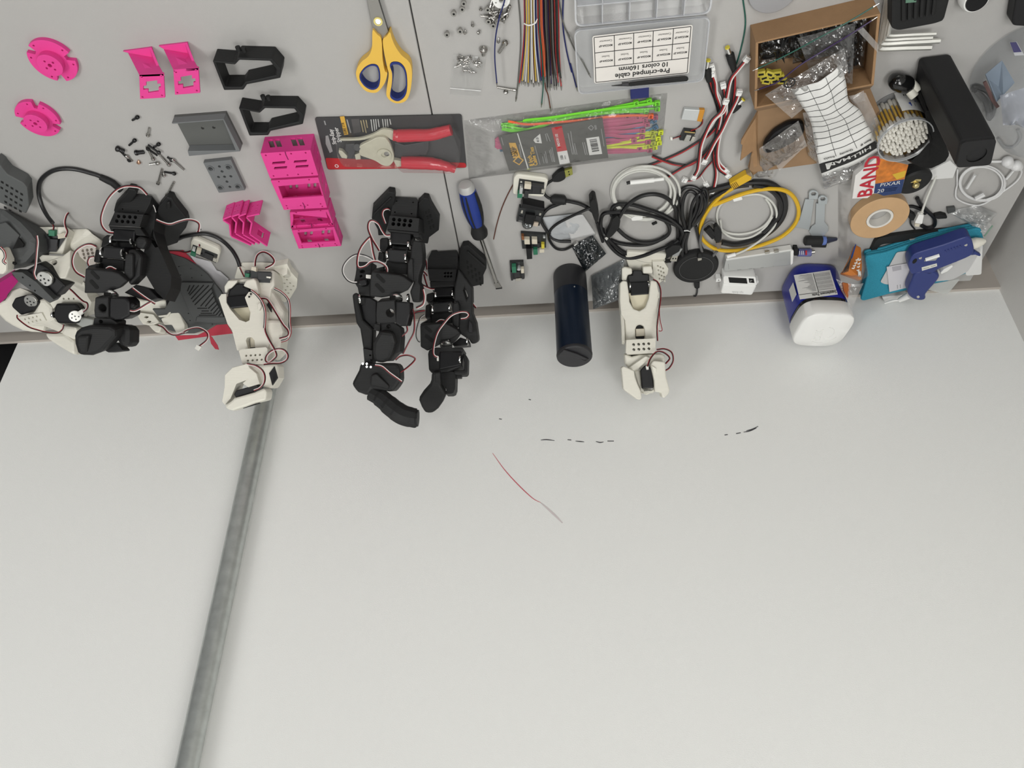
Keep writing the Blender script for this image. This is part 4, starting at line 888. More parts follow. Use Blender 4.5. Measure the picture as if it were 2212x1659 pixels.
A.cable([(388, 908), (470, 925), (560, 1000), (650, 1065), (706, 1105)], .034, F_=T5)
A.cable([(800, 350), (860, 285), (980, 258)], .0, F_=T5, order='rb')

# ---- second black arm, behind the joint
A = Arm('tabletop_robot', T6, (600, 165), Z(960, 542).y, .0, 24, 'black printed robot arm with a paddle-shaped finger, right of the taller black arm')
A.flat('foot_pad', [(775, 200), (830, 85), (912, 75), (1170, 300), (1182, 420), (1130, 530), (1138, 652), (960, 692), (880, 640), (765, 400)], .012, .012, B_)
A.flat('foot_rib', [(885, 170), (905, 160), (1160, 380), (1145, 410)], .015, .005, B_)
for k in range(4):
    for j in range(3): A.flat('foot_pocket', [(880 + 60 * k + 10 * j, 300 + 55 * k + 80 * j), (910 + 60 * k + 10 * j, 310 + 55 * k + 80 * j), (905 + 60 * k + 10 * j, 350 + 55 * k + 80 * j), (878 + 60 * k + 10 * j, 340 + 55 * k + 80 * j)], .0124, .001, M_hole, 0)
A.slab('base_housing', [(362, 146), (440, 136), (462, 158), (740, 142), (756, 170), (745, 440), (300, 430), (305, 270)], .004, .05, B_, 30, .002)
A.slab('vented_cover', [(300, 420), (740, 425), (720, 610), (330, 600)], .010, .05, B_, 30, .002, [(560 + 45 * k, 480 + 50 * j, .0018) for k in range(3) for j in range(2)])
A.slab('cover_lip', [(330, 600), (690, 590), (780, 610), (802, 700), (720, 715), (690, 680), (340, 700)], .008, .03, B_, bevel=.002)
A.slab('servo', [(410, 690), (690, 690), (690, 830), (405, 840)], .004, .034, M_servo, bevel=.002)
A.slab('servo_back', [(400, 830), (700, 820), (700, 930), (380, 930)], -.012, .02, M_servo)
A.slab('servo', [(375, 925), (640, 905), (650, 1060), (380, 1085)], .012, .034, M_servo, 42, bevel=.002)
A.slab('joint_block', [(360, 1060), (660, 1050), (670, 1230), (350, 1240)], -.002, .03, B_)
for x, y, sd in ((398, 820, -1), (702, 792, 1)): A.horn(x, y, .002, .0085, sd)
for x, y, sd in ((354, 1030, -1), (660, 998, 1)): A.horn(x, y, .010, .0095, sd)
A.slab('ear', [(285, 790), (395, 760), (390, 880), (340, 920), (280, 900)], 0, .02, B_, bevel=.002)
A.slab('ear', [(270, 960), (340, 930), (340, 1140), (262, 1150)], .003, .02, B_, bevel=.002)
A.slab('upper_link', [(700, 700), (760, 420), (960, 690), (966, 1090), (1022, 1230), (1050, 1440), (1052, 1500), (1020, 1536), (960, 1540), (920, 1480), (800, 1400), (760, 1320), (770, 1000), (700, 900)], .004, .03, B_, 40, bevel=.002, holes=[[(850, 690), (905, 830), (880, 880), (835, 740)]])
A.slab('link_arm', [(668, 930), (760, 900), (780, 1000), (770, 1290), (720, 1320), (665, 1260)], .014, .02, B_, 42, bevel=.003)
A.slab('link_leg', [(915, 1170), (970, 1240), (975, 1380), (905, 1370)], .010, .006, M_servo, 40)
A.slab('forearm_cover', [(190, 1262), (560, 1235), (740, 1330), (790, 1390), (640, 1470), (420, 1590), (300, 1650), (196, 1590)], .022, .012, B_, 55, bevel=.0018)
for q in (pill(280, 1295, 350, 1355, 24), pill(285, 1425, 370, 1495, 26)): A.slab('cover_slot', q, 0, .0006, M_hole, bevel=0, on=.0005)
A.slab('cover_side', [(190, 1250), (345, 1170), (345, 1240), (200, 1262)], .012, .012, B_, 50)
A.slab('servo', [(665, 1545), (790, 1440), (920, 1485), (930, 1550), (700, 1570)], .000, .02, M_servo)
A.horn(925, 1500, .004, .008, 1)
A.slab('wrist_arc', [(610, 1480), (760, 1370), (800, 1390), (740, 1480), (680, 1540), (655, 1530)], .012, .008, B_, 45, bevel=.001)
A.slab('wrist_body', [(320, 660), (420, 622), (820, 622), (845, 655), (810, 700), (810, 905), (600, 990), (370, 1010), (318, 960), (305, 720)], .016, .034, B_, F_=T7, bevel=.004)
A.slab('wrist_servo', [(480, 685), (812, 682), (808, 890), (470, 960)], .0185, .02, M_servo, F_=T7, bevel=.002)
A.slab('wrist_fork', [(820, 715), (870, 725), (900, 790), (895, 1000), (870, 1030), (700, 1030), (690, 970), (845, 960), (850, 850)], .014, .022, B_, F_=T7, bevel=.003)
c_ = A.P(580, 588, .018, T7); MB().lathe(c_ - UP * .002, UP, [(.009, 0), (.0095, .001), (.0095, .004), (.005, .005)], 20).build('servo_horn', M_chrome, A.t, smooth=True)
A.horn(818, 800, .016, .0095, 1, T7)
A.slab('finger_base', [(500, 985), (720, 990), (712, 1240), (690, 1300), (650, 1318), (570, 1318), (520, 1240)], .010, .026, B_, F_=T7, bevel=.004, holes=[(555, 1245, .0035)])
A.slab('finger_stop', [(715, 1030), (806, 1030), (804, 1078), (715, 1078)], .006, .012, B_, F_=T7)
A.slab('paddle_finger', [(360, 1000), (485, 990), (500, 1200), (580, 1330), (530, 1440), (460, 1540), (375, 1610), (265, 1610), (210, 1520), (170, 1420), (178, 1370), (230, 1290), (330, 1180), (352, 1120)], .020, .016, B_, 48, F_=T7, bevel=.004)
A.slab('finger_ridge', [(415, 1010), (485, 1000), (495, 1200), (410, 1200), (300, 1480), (262, 1500), (330, 1330), (400, 1180)], .0225, .006, B_, 56, F_=T7, bevel=.002)
A.slab('connector', [(435, 745), (465, 755), (466, 822), (440, 825)], .020, .004, M_wclip, F_=T7, bevel=.0004)
A.cable([(405, 720), (350, 718), (280, 690), (200, 650)], .004); A.cable([(325, 432), (388, 428)], .004, order='w')
A.cable([(220, 205), (280, 300), (295, 430)], -.005); A.cable([(205, 420), (270, 480), (300, 520)], -.005); A.cable([(245, 500), (270, 600), (300, 690)], -.004, order='rb')
A.cable([(240, 700), (252, 860), (230, 940), (130, 1000)], -.004, order='rb'); A.cable([(260, 1040), (170, 1050), (90, 1090)], 0, order='rb')
A.cable([(255, 1105), (190, 1160), (145, 1300), (135, 1420), (160, 1490), (190, 1512)], .006, order='wb')
A.cable([(430, 1228), (490, 1190), (550, 1195)], .016)
A.cable([(800, 205), (880, 190), (922, 140), (880, 95), (780, 95), (650, 150), (540, 270), (450, 400), (400, 560), (385, 700), (405, 752), (448, 775)], .034, F_=T7)
A.cable([(972, 930), (1000, 970), (1028, 1002)], -.01)

# ---- white arm standing alone by the bottle
W_ = M_wprint
A = Arm('tabletop_robot', Q7, (1040, 150), Z(1380, 569).y, .0, 20, 'small white printed robot arm with open gripper, between the bottle and the charger')
hq = []
for k in range(4):
    for j in range(3):
        x, y = 1196 + 26 * j + 14 * k * .4, 150 + 42 * k + 12 * j
        if x < 1290: hq.append([(x, y), (x + 16, y + 5), (x + 14, y + 22), (x - 2, y + 17)])
A.flat('foot_pad', [(1150, 118), (1262, 114), (1308, 188), (1300, 240), (1215, 332), (1160, 300)], .012, .012, W_, .001, hq)
A.flat('base_plate', [(880, 70), (900, 20), (1290, 40), (1280, 110), (1180, 200), (920, 200)], .007, .007, W_, .002)
A.slab('rear_bracket', [(918, 128), (1112, 130), (1182, 155), (1170, 290), (1115, 245), (925, 200)], -.006, .03, W_, 55, bevel=.002)
A.slab('clamp_arm', [(845, 182), (872, 168), (946, 186), (950, 240), (905, 250), (890, 305), (845, 306)], .012, .014, W_, 50, bevel=.002)
A.slab('clamp_arm', [(1054, 166), (1140, 160), (1156, 214), (1148, 236), (1054, 236)], .012, .014, W_, 50, bevel=.002)
A.slab('servo', [(905, 252), (950, 246), (956, 200), (1042, 200), (1056, 240), (1116, 240), (1122, 316), (1112, 440), (935, 455), (920, 392)], .008, .03, M_servo, 40, bevel=.0015)
A.slab('servo_face', [(926, 322), (1112, 314), (1112, 438), (936, 452)], .0115, .004, M_servo, 30, bevel=.001)
A.horn(912, 362, .006, .0085, -1); A.horn(1122, 345, .006, .0085, 1)
A.slab('upper_link', [(826, 330), (850, 306), (898, 312), (918, 450), (922, 515), (960, 585), (1020, 608), (1078, 572), (1112, 480), (1132, 300), (1192, 312), (1216, 430), (1202, 620), (1186, 905), (878, 905), (874, 700), (836, 640), (824, 500)], .014, .03, W_, 38, bevel=.003, holes=[[(982, 885), (980, 790), (988, 762), (1008, 746), (1042, 746), (1062, 762), (1070, 790), (1076, 885)]])
A.slab('web_panel', [(912, 430), (1126, 430), (1085, 575), (1020, 612), (955, 590)], .002, .006, mat('thin_cream_print', (.62, .57, .42), .5), 45, bevel=.001)
A.slab('slot_clip', [(984, 785), (1072, 782), (1074, 856), (986, 862)], -.004, .008, M_jst, 38, bevel=.0006)
A.slab('slot_shade_sheet', [(940, 730), (1110, 730), (1110, 900), (940, 900)], -.014, .004, M_servo, 38, 0)  # dark sheet added behind the slot to stand for the shade inside it
A.slab('side_shell', [(826, 500), (842, 640), (872, 700), (876, 922), (848, 915), (832, 640)], .006, .012, W_, bevel=.002)
A.slab('vented_plate', [(890, 896), (1182, 880), (1180, 1000), (1160, 1026), (902, 1040), (884, 1020)], .016, .022, W_, 30, bevel=.002, holes=[(962 + 50 * k, 942 - 3 * k, .0024) for k in range(4)] + [(964 + 50 * k, 992 - 3 * k, .0024) for k in range(4)])
A.slab('wrist_servo', [(940, 1030), (1150, 1025), (1150, 1075), (940, 1080)], .004, .02, M_servo)
A.slab('wrist_shell', [(872, 1035), (945, 1062), (1020, 1045), (1250, 1035), (1278, 1060), (1272, 1150), (1160, 1190), (1030, 1190), (960, 1210), (880, 1150)], .006, .026, W_, 40, bevel=.003)
A.slab('wrist_bevel', [(905, 1180), (1080, 1060), (1130, 1075), (1010, 1180), (930, 1215)], .012, .008, W_, 55, bevel=.001)
A.slab('gripper_servo', [(1030, 1198), (1070, 1150), (1100, 1150), (1148, 1190), (1166, 1370), (1046, 1380)], .010, .028, M_servo, 30, bevel=.0015)
A.slab('gripper_palm', [(968, 1200), (1040, 1190), (1050, 1400), (1100, 1412), (1170, 1370), (1170, 1410), (1060, 1420), (1010, 1340)], .000, .012, W_, bevel=.002)
A.slab('jaw', [(840, 1172), (862, 1155), (968, 1202), (975, 1262), (1000, 1330), (1032, 1402), (1044, 1470), (1032, 1490), (1000, 1490), (868, 1394), (858, 1375)], .018, .026, W_, 35, bevel=.003)
A.slab('jaw', [(1132, 1140), (1160, 1100), (1276, 1112), (1286, 1260), (1322, 1390), (1312, 1430), (1272, 1472), (1245, 1470), (1236, 1420), (1172, 1412), (1166, 1300)], .016, .026, W_, 35, bevel=.003)
A.slab('jaw_ridge', [(1140, 1150), (1190, 1180), (1200, 1290), (1180, 1300), (1166, 1240)], .019, .006, W_, 55, bevel=.001)
A.slab('connector', [(1082, 1156), (1112, 1150), (1112, 1190), (1090, 1192)], .016, .004, M_wclip, 30, .0003)
A.slab('cable_clip', [(1205, 415), (1230, 420), (1228, 475), (1200, 470)], .018, .006, W_, bevel=.0006)
A.slab('cable_plug', [(1200, 710), (1225, 715), (1225, 780), (1205, 785)], .012, .006, M_wclip, bevel=.0004)
A.cable([(1155, 292), (1200, 320), (1228, 390), (1230, 480), (1212, 620), (1195, 780), (1200, 905)], .02, order='rb')
A.cable([(1222, 480), (1215, 600), (1220, 690), (1235, 760), (1240, 800), (1212, 802)], .016, order='rw')
A.cable([(1100, 1160), (1130, 1080), (1190, 1015), (1260, 1020), (1320, 1075), (1280, 1132)], .024, order='rb')
A.cable([(1190, 992), (1270, 985), (1340, 1020), (1355, 1100), (1320, 1170), (1278, 1200)], .018, order='rb')

# ------------------------------------------------------------------ the crowd of arms at the left end
U1 = F(0, 340, 5.925); U2 = F(0, 560, 6.9125); U3 = F(180, 400, 6.38); U4 = F(150, 600, 8.848); U5 = F(340, 460, 5.53); U6 = F(460, 540, 8.295); U7 = F(460, 690, 7.9)
M_dg = mat('dark_grey_print', (.070, .073, .073), .55, layers=.08, spec=.3); M_redpaper = mat('red_paper', (.42, .025, .05), .7); M_pinkpaper = mat('magenta_sheet', (.40, .012, .16), .6); M_wpaper = mat('white_paper', (.66, .65, .68), .8)
# ---- dark grey arm cut by the left edge
A = Arm('tabletop_robot', U1, (30, 560), Z(10, 450).y, .0, 42, 'dark grey printed robot arm cut off by the left edge of the picture')
hs = []
for i in range(5):
    for j in range(6):
        x = 10 + 62 * j - 6 * i; y = 300 + 68 * i + 38 * j + 4 * i
        if x > -10 and y < 690 and x < 290 and (x, y) > (0, 0): hs.append([(x, y), (x + 34, y + 16), (x + 36, y + 40), (x + 4, y + 26)])
A.flat('foot_pad', [(-60, 60), (10, 110), (40, 150), (100, 222), (300, 330), (350, 392), (372, 620), (332, 722), (-60, 560)], .020, .020, mat('mid_grey_print', (.10, .105, .105), .55, layers=.07, spec=.3), .0015)
for h_ in hs: A.flat('foot_pocket', h_, .0204, .0008, M_hole, 0)
A.slab('body_shell', [(-80, 520), (60, 650), (250, 800), (400, 960), (462, 1060), (452, 1220), (330, 1360), (90, 1442), (-80, 1420)], .012, .05, M_dg, 48, bevel=.010)
A.slab('shell_panel', [(-40, 860), (70, 830), (250, 1000), (160, 1180), (-40, 1120)], .0155, .004, M_dg, 60, bevel=.001)
A.slab('shell_opening', [(160, 1172), (240, 1030), (302, 1110), (290, 1150)], .0165, .003, M_hole, 48, 0)
A.slab('shell_slot', [(118, 1335), (140, 1325), (202, 1355), (185, 1378)], .0165, .003, M_hole, 48, 0)
A.slab('arm_plate', [(165, 190), (330, 195), (540, 340), (800, 600), (745, 655), (420, 440), (270, 330)], .012, .02, M_dg, 55, bevel=.002, F_=U2, holes=[(338, 272, .0013), (445, 392, .0013), (520, 470, .0013)])
A.slab('arm_servo', [(330, 195), (560, 60), (700, 130), (870, 300), (980, 400), (800, 600), (640, 470), (540, 340)], .002, .03, M_servo, 55, bevel=.003, F_=U2)
c_ = A.P(670, 290, .008, U2); disc_horn(c_, tn(60), .0115, A.t)
A.cable([(470, 1000), (480, 1090), (470, 1200), (455, 1380), (435, 1480), (462, 1560)], .03)
A.slab('white_clip', [(-30, 1170), (20, 1180), (85, 1330), (80, 1450), (40, 1500), (-30, 1500)], .03, .02, M_wprint, 55, bevel=.005)
A.cable([(5, 1150), (55, 1210), (65, 1280), (40, 1330), (75, 1365)], .04, order='rwb')
# ---- magenta sheet under it
t = thing('magenta_sheet', U2.z(90, 450), 'glossy magenta sheet poking out at the left edge below the grey arm', 'sheet')
MB().prism(U2.zs([(-60, 385), (180, 240), (272, 332), (110, 530), (100, 572), (-60, 705)], .014), DN * .0012).build('sheet_panel', M_pinkpaper, t)
MB().prism(U2.zs([(-60, 385), (180, 240), (182, 252), (-60, 400)], .0125), DN * .0124).build('sheet_edge', M_pinkpaper, t)
# ---- white controller base with its board and power lead
A = Arm('robot_controller', U1, (800, 900), Z(135, 490).y, .0, 35, 'white printed base holding a small controller board, behind the looped black lead', 'robot base')
A.slab('base_body', [(452, 970), (490, 886), (860, 886), (862, 1000), (800, 1245), (470, 1225), (450, 1220), (490, 1060)], .008, .05, M_wprint, 55, bevel=.004)
A.slab('side_block', [(870, 886), (1130, 884), (1170, 960), (1290, 1050), (1270, 1400), (980, 1240), (880, 1150)], -.006, .05, M_wprint, 40, bevel=.004)
A.slab('front_block', [(470, 1238), (800, 1258), (900, 1180), (895, 1400), (840, 1540), (760, 1550), (640, 1450), (540, 1360)], .016, .04, M_wprint, 25, bevel=.005, holes=[(690, 1340, .0045)])
A.slab('honeycomb_pad', [(985, 1180), (1200, 1110), (1260, 1250), (1200, 1420), (1120, 1360), (1020, 1270)], .006, .006, mat('honeycomb_white', (.55, .50, .45), .6), 45, bevel=.001, holes=[(1060 + 55 * i + 12 * j, 1195 + 45 * j - 8 * i, .0022) for i in range(3) for j in range(3)])
A.slab('board_well', [(560, 1000), (850, 1010), (720, 1210), (530, 1205)], .0085, .001, M_pcb, 55, 0)
bo_ = A.slab('circuit_board', [(600, 1040), (740, 1050), (720, 1190), (540, 1190)], .0125, .003, M_chip, 55, .0004)
A.slab('terminal_block', [(615, 930), (700, 935), (695, 1010), (620, 1005)], .018, .010, M_term, 55, .0006)
A.slab('connector', [(735, 985), (830, 960), (838, 1030), (740, 1045)], .018, .008, M_jst, 55, .0006)
A.slab('jumper', [(560, 990), (590, 985), (640, 1040), (615, 1055)], .018, .006, M_chip, 55, .0004)
A.cable([(835, 1020), (860, 950), (835, 880), (830, 810), (850, 740), (875, 705)], .024)
A.cable([(680, 930), (690, 890), (675, 850)], .02, order='rb')
P = [U1.z(675, 840, .035), U1.z(600, 740, .024), U1.z(530, 600, .012), U1.z(495, 440, .004), U1.z(520, 300, .003), U1.z(620, 200, .003), U1.z(760, 150, .003), U1.z(950, 150, .003), U1.z(1150, 200, .003), U1.z(1300, 255, .003)] + [U3.z(500, 60, .004)]
lead = MB().tube(crom(P, 7), .0030, 10).build('power_lead', mat('lead_black', (.012, .012, .013), .35), A.t, smooth=True)
MB().tube([U1.z(1280, 250, .0035), U1.z(1370, 290, .004), U1.z(1440, 325, .0045), U3.z(520, 72, .005)], [.0042, .005, .005, .0045], 10).build('barrel_plug', M_bprint, A.t, smooth=True)
# ---- white arm lying folded at the lower left
A = Arm('tabletop_robot', U2, (420, 600), Z(60, 640).y, .0, 30, 'white printed robot arm lying folded beside the black wall end, with two black servos')
A.slab('round_shell', [(-60, 660), (60, 600), (160, 440), (300, 380), (450, 470), (600, 640), (700, 900), (640, 1100), (600, 1102), (450, 1095), (330, 1072), (180, 1000), (70, 932), (-40, 820)], .0, .04, M_wprint, 55, bevel=.014)
A.slab('arm_shell', [(560, 600), (660, 600), (780, 720), (800, 900), (960, 990), (1140, 1010), (1230, 1090), (1110, 1210), (880, 1105), (640, 1010), (440, 1000), (260, 880), (500, 790)], .014, .03, M_wprint, 50, bevel=.006)
A.slab('perforated_panel', [(260, 858), (620, 800), (690, 920), (420, 1008), (380, 960)], .017, .006, M_wprint, 55, bevel=.001, holes=[(375 + 58 * i, 895 - 14 * i, .0016) for i in range(4)] + [(430 + 58 * i, 945 - 14 * i, .0016) for i in range(4)])
A.slab('servo', [(168, 680), (220, 580), (430, 520), (585, 650), (500, 770), (310, 838), (180, 720)], .028, .03, M_servo, 50, bevel=.003)
c_ = A.P(460, 625, .030, U2); disc_horn(c_, tn(62), .0105, A.t)
A.slab('forearm', [(640, 1100), (960, 1100), (1110, 1210), (1120, 1440), (1020, 1395), (860, 1300), (700, 1190)], .008, .022, M_wprint, 35, bevel=.008)
A.slab('lower_jaw', [(960, 990), (1140, 1015), (1180, 1200), (1080, 1200), (900, 1110)], .010, .02, M_wprint, 45, bevel=.004)
A.slab('wrist_shell', [(745, 650), (830, 610), (1020, 400), (1250, 340), (1310, 560), (1365, 640), (1340, 780), (1290, 855), (1180, 850), (1190, 700), (860, 660), (800, 740)], .020, .03, M_wprint, 50, bevel=.006, holes=[(950 + 75 * i, 590, .0016) for i in range(3)])
A.slab('servo', [(830, 662), (1130, 660), (1190, 740), (1140, 965), (860, 960), (785, 840)], .030, .032, M_servo, 45, bevel=.003)
c_ = A.P(1120, 850, .033, U2); disc_horn(c_, tn(50) + V((.6, 0, 0)), .0095, A.t)
A.horn(770, 830, .028, .007, -1)
A.slab('connector', [(1150, 790), (1220, 745), (1255, 790), (1190, 845)], .036, .006, M_wclip, 50, .0005)
A.slab('grey_link', [(1120, 960), (1190, 860), (1390, 900), (1370, 1000), (1260, 1040)], .016, .016, mat('light_grey_print', (.32, .33, .31), .5), 50, bevel=.002)
A.cable([(1240, 790), (1300, 730), (1300, 660), (1240, 630), (1170, 570), (1080, 480), (990, 405)], .042)
A.cable([(255, 830), (270, 890), (420, 1005), (560, 1055), (700, 1090), (850, 1100), (930, 1050), (955, 975)], .032, order='rb')
# ---- black arm in front of them
A = Arm('tabletop_robot', U3, (750, 140), Z(300, 419).y, .0, 36, 'black printed robot arm with a boxing-glove finger, standing among the white arms on the left')
B_ = M_bprint
A.flat('foot_pad', [(1015, 360), (1040, 290), (1150, 165), (1225, 180), (1260, 250), (1420, 450), (1440, 520), (1410, 600), (1330, 700), (1300, 800), (1150, 850), (1060, 900), (1000, 700)], .014, .014, B_, .002)
A.flat('foot_rib', [(1150, 240), (1190, 235), (1200, 320), (1150, 340)], .018, .005, B_)
A.flat('foot_pad', [(620, 45), (720, 65), (740, 120), (560, 400), (415, 370), (440, 270), (600, 100)], .012, .012, B_, .002)
A.slab('base_housing', [(615, 108), (890, 145), (945, 150), (920, 250), (830, 420), (425, 375)], .004, .05, B_, 40, .003, [(540, 330, .0012), (755, 355, .0012)])
A.slab('vented_cover', [(430, 372), (830, 405), (775, 580), (345, 560)], .012, .05, B_, 44, .002, [(485 + 77 * k, 430 + 4 * k, .0026) for k in range(4)] + [(460 + 77 * k, 494 + 5 * k, .0026) for k in range(4)])
A.slab('side_cover', [(835, 410), (940, 200), (1000, 380), (960, 700), (1080, 950), (1215, 1260), (1200, 1420), (1120, 1580), (1000, 1470), (780, 1100), (880, 760), (790, 580)], -.006, .03, B_, 34, .003, holes=[[(960, 600), (1030, 850), (990, 860), (905, 740)]])
A.slab('cover_lip', [(345, 560), (780, 585), (860, 700), (720, 690), (700, 620), (410, 600), (380, 640)], .006, .03, B_)
A.slab('servo', [(415, 590), (715, 620), (700, 780), (390, 765)], .004, .034, M_servo, bevel=.002)
A.slab('servo_back', [(390, 760), (700, 780), (690, 870), (370, 850)], -.01, .02, M_servo)
A.slab('servo', [(275, 840), (565, 862), (545, 1030), (245, 1000)], .014, .034, M_servo, 44, bevel=.002)
A.slab('joint_block', [(240, 1000), (560, 1030), (550, 1190), (210, 1160)], -.002, .03, B_)
for x, y, sd in ((378, 765, -1), (706, 782, 1)): A.horn(x, y, .002, .009, sd)
for x, y, sd in ((244, 930, -1), (582, 945, 1)): A.horn(x, y, .012, .0095, sd)
A.slab('ear', [(265, 720), (320, 680), (370, 690), (372, 800), (300, 850), (235, 860)], 0, .02, B_, bevel=.002)
A.slab('ear', [(165, 880), (230, 900), (225, 1060), (135, 1060)], .004, .02, B_, bevel=.002)
A.slab('knuckle', [(710, 730), (770, 700), (850, 720), (870, 800), (820, 890), (720, 860)], .008, .02, B_, 42, bevel=.004)
A.slab('upper_link', [(600, 890), (700, 880), (775, 950), (800, 1000), (780, 1250), (640, 1390), (600, 1320), (680, 1250)], .012, .022, B_, 42, bevel=.004)
A.slab('link_rib', [(570, 960), (640, 930), (680, 960), (680, 1260), (625, 1310), (550, 1220)], .018, .008, B_, 46, bevel=.003)
A.slab('forearm_cover', [(25, 1150), (380, 1185), (480, 1215), (610, 1320), (500, 1420), (300, 1490), (10, 1490)], .022, .012, B_, 56, bevel=.0018)
for q in (pill(120, 1200, 200, 1280, 24), pill(108, 1325, 185, 1410, 26)): A.slab('cover_slot', q, 0, .0006, M_hole, bevel=0, on=.0005)
A.slab('bracket_tab', [(70, 1110), (215, 1080), (215, 1160), (50, 1150)], .008, .01, B_, 50)
A.slab('servo', [(560, 1480), (720, 1370), (900, 1420), (1040, 1560), (900, 1600), (760, 1560)], .002, .02, M_servo)
c_ = A.P(800, 322, .02, U4); MB().lathe(c_ - UP * .002, UP, [(.009, 0), (.0095, .001), (.0095, .004), (.005, .005)], 20).build('servo_horn', M_chrome, A.t, smooth=True)
A.slab('wrist_body', [(490, 370), (740, 370), (745, 765), (480, 770), (465, 640)], .026, .03, B_, 50, F_=U4, bevel=.002, holes=[(624, 582, .0058)])
A.slab('wrist_servo', [(740, 360), (1070, 370), (1150, 460), (1160, 720), (1000, 800), (860, 810), (745, 765)], .022, .03, M_servo, 42, F_=U4, bevel=.003)
A.slab('cable_knob', [(1110, 480), (1210, 470), (1250, 520), (1190, 590), (1120, 570)], .02, .01, M_servo, F_=U4, bevel=.003)
A.slab('neck', [(470, 770), (790, 780), (900, 850), (890, 1000), (700, 1100), (440, 930)], .016, .026, B_, 44, F_=U4, bevel=.003, holes=[(595, 838, .0028)])
A.slab('glove_finger', [(80, 1110), (110, 1030), (200, 960), (440, 920), (760, 930), (880, 1000), (870, 1130), (640, 1380), (560, 1440), (420, 1492), (190, 1485), (145, 1440), (90, 1260)], .030, .030, B_, 48, F_=U4, bevel=.010)
A.slab('finger_panel', [(130, 1130), (370, 1110), (340, 1440), (200, 1450), (130, 1280)], .0335, .006, B_, 60, F_=U4, bevel=.004)
A.slab('gripper_ring', [(900, 880), (1120, 890), (1165, 1000), (1160, 1220), (1120, 1330), (930, 1310), (890, 1200)], .010, .03, B_, F_=U4, bevel=.008)
A.slab('gripper_tip', [(660, 1385), (890, 1230), (1020, 1380), (1000, 1400), (740, 1428)], .004, .02, B_, F_=U4, bevel=.002)
A.slab('grey_clip', [(1140, 950), (1245, 1070), (1220, 1210), (1160, 1230)], -.004, .01, M_dg, F_=U4, bevel=.002)
A.cable([(880, 130), (790, 40), (680, 15), (560, 20), (440, 80), (330, 210), (255, 400), (250, 520), (290, 600), (350, 645), (415, 655)], .03, order='wrb')
A.cable([(1005, 480), (1100, 520), (1200, 540), (1330, 500), (1440, 475), (1540, 490), (1600, 540), (1590, 640)], .016)
A.cable([(940, 250), (975, 310), (995, 375)], -.004, order='wb'); A.cable([(315, 1155), (370, 1130), (450, 1165)], .016)
A.cable([(180, 850), (100, 815), (0, 835), (-110, 920), (-150, 1060), (-100, 1190), (20, 1265)], .02); A.cable([(145, 985), (90, 1000), (65, 1060), (80, 1110)], .014)
A.cable([(1205, 200), (1350, 310), (1500, 415), (1570, 455)], .02, F_=U4); A.cable([(1570, 455), (1470, 510), (1340, 590), (1240, 630), (1160, 620)], .022, F_=U4); A.cable([(1570, 455), (1640, 495)], .022, F_=U4)
# ---- small white gripper half hidden behind the black arm
A = Arm('gripper_robot', U4, (1650, 560), Z(340, 640).y, .035, 30, 'small white printed gripper with a dangling servo lead, behind the black arm', 'robot gripper')
A.slab('gripper_shell', [(1090, 310), (1280, 400), (1400, 430), (1620, 430), (1840, 430), (1870, 620), (1900, 700), (1760, 760), (1500, 720), (1300, 660), (1200, 580)], .0, .03, M_wprint, 50, bevel=.003)
A.slab('wrist_plate', [(1255, 650), (1600, 700), (1720, 850), (1560, 920), (1400, 885), (1340, 800)], .004, .02, M_wprint, 35, bevel=.002, holes=[[(1420, 755), (1460, 725), (1515, 745), (1480, 775)], [(1470, 845), (1510, 815), (1565, 832), (1530, 860)]])
A.slab('lower_jaw', [(1500, 900), (1600, 890), (1760, 940), (1730, 1030), (1690, 1050), (1640, 1040), (1580, 990)], .004, .02, M_wprint, 30, bevel=.004)
A.slab('servo', [(1835, 430), (1960, 330), (1990, 400), (1920, 640), (1860, 620)], .002, .02, M_servo, bevel=.002)
A.slab('servo_strap', [(1990, 330), (2015, 340), (1940, 660), (1870, 740), (1700, 750), (1690, 720), (1860, 700), (1915, 640)], .010, .008, M_wprint, bevel=.001)
A.slab('strap_clip', [(1900, 190), (1935, 170), (2030, 320), (1980, 340)], .012, .006, M_wprint, bevel=.001)
A.slab('upper_jaw', [(1740, 780), (1900, 720), (1990, 570), (2090, 650), (2200, 900), (2195, 1030), (2080, 1075), (2040, 1060), (1950, 900), (1800, 900)], .006, .024, M_wprint, 40, bevel=.005)
A.cable([(1700, 900), (1790, 940), (1900, 1050), (2020, 1090), (2200, 1050)], .014)
A.cable([(190, 1455), (260, 1445), (370, 1390), (480, 1370), (560, 1400), (605, 1450), (590, 1520), (500, 1595)], .014, F_=U5)
A.slab('connector', [(470, 1572), (525, 1600), (490, 1648), (442, 1618)], .016, .005, M_wclip, F_=U5, bevel=.0005)
# ---- grey vented cover plate, red card and paper
A = Arm('vent_cover', U5, (200, 520), Z(380, 555).y, .006, 66, 'dark grey printed cover plate with slanted vent slots, leaning behind the white arm', 'cover plate')
A.slab('plate', [(40, 510), (160, 482), (330, 545), (480, 640), (600, 740), (760, 940), (900, 1250), (830, 1330), (680, 1340), (600, 1395), (440, 1440), (300, 1440), (130, 1400), (-60, 1150), (90, 1150), (200, 950), (160, 750), (80, 600)], .0, .004, M_dg, 66, bevel=.001, holes=[(90, 520, .001), (150, 552, .002), (112, 622, .001), (255, 642, .001), (397, 665, .001), (275, 742, .001), (410, 775, .001), (525, 745, .001), (245, 898, .001), (370, 1200, .001), (390, 1285, .001), (655, 1328, .001)])
sl = []
sl = [[(390 + 14 * k + 60, 960 - 90 + 40 * k), (400 + 14 * k + 60, 970 - 90 + 40 * k), (400 + 14 * k, 1010 + 30 * k), (385 + 14 * k, 995 + 30 * k)] for k in range(0)]
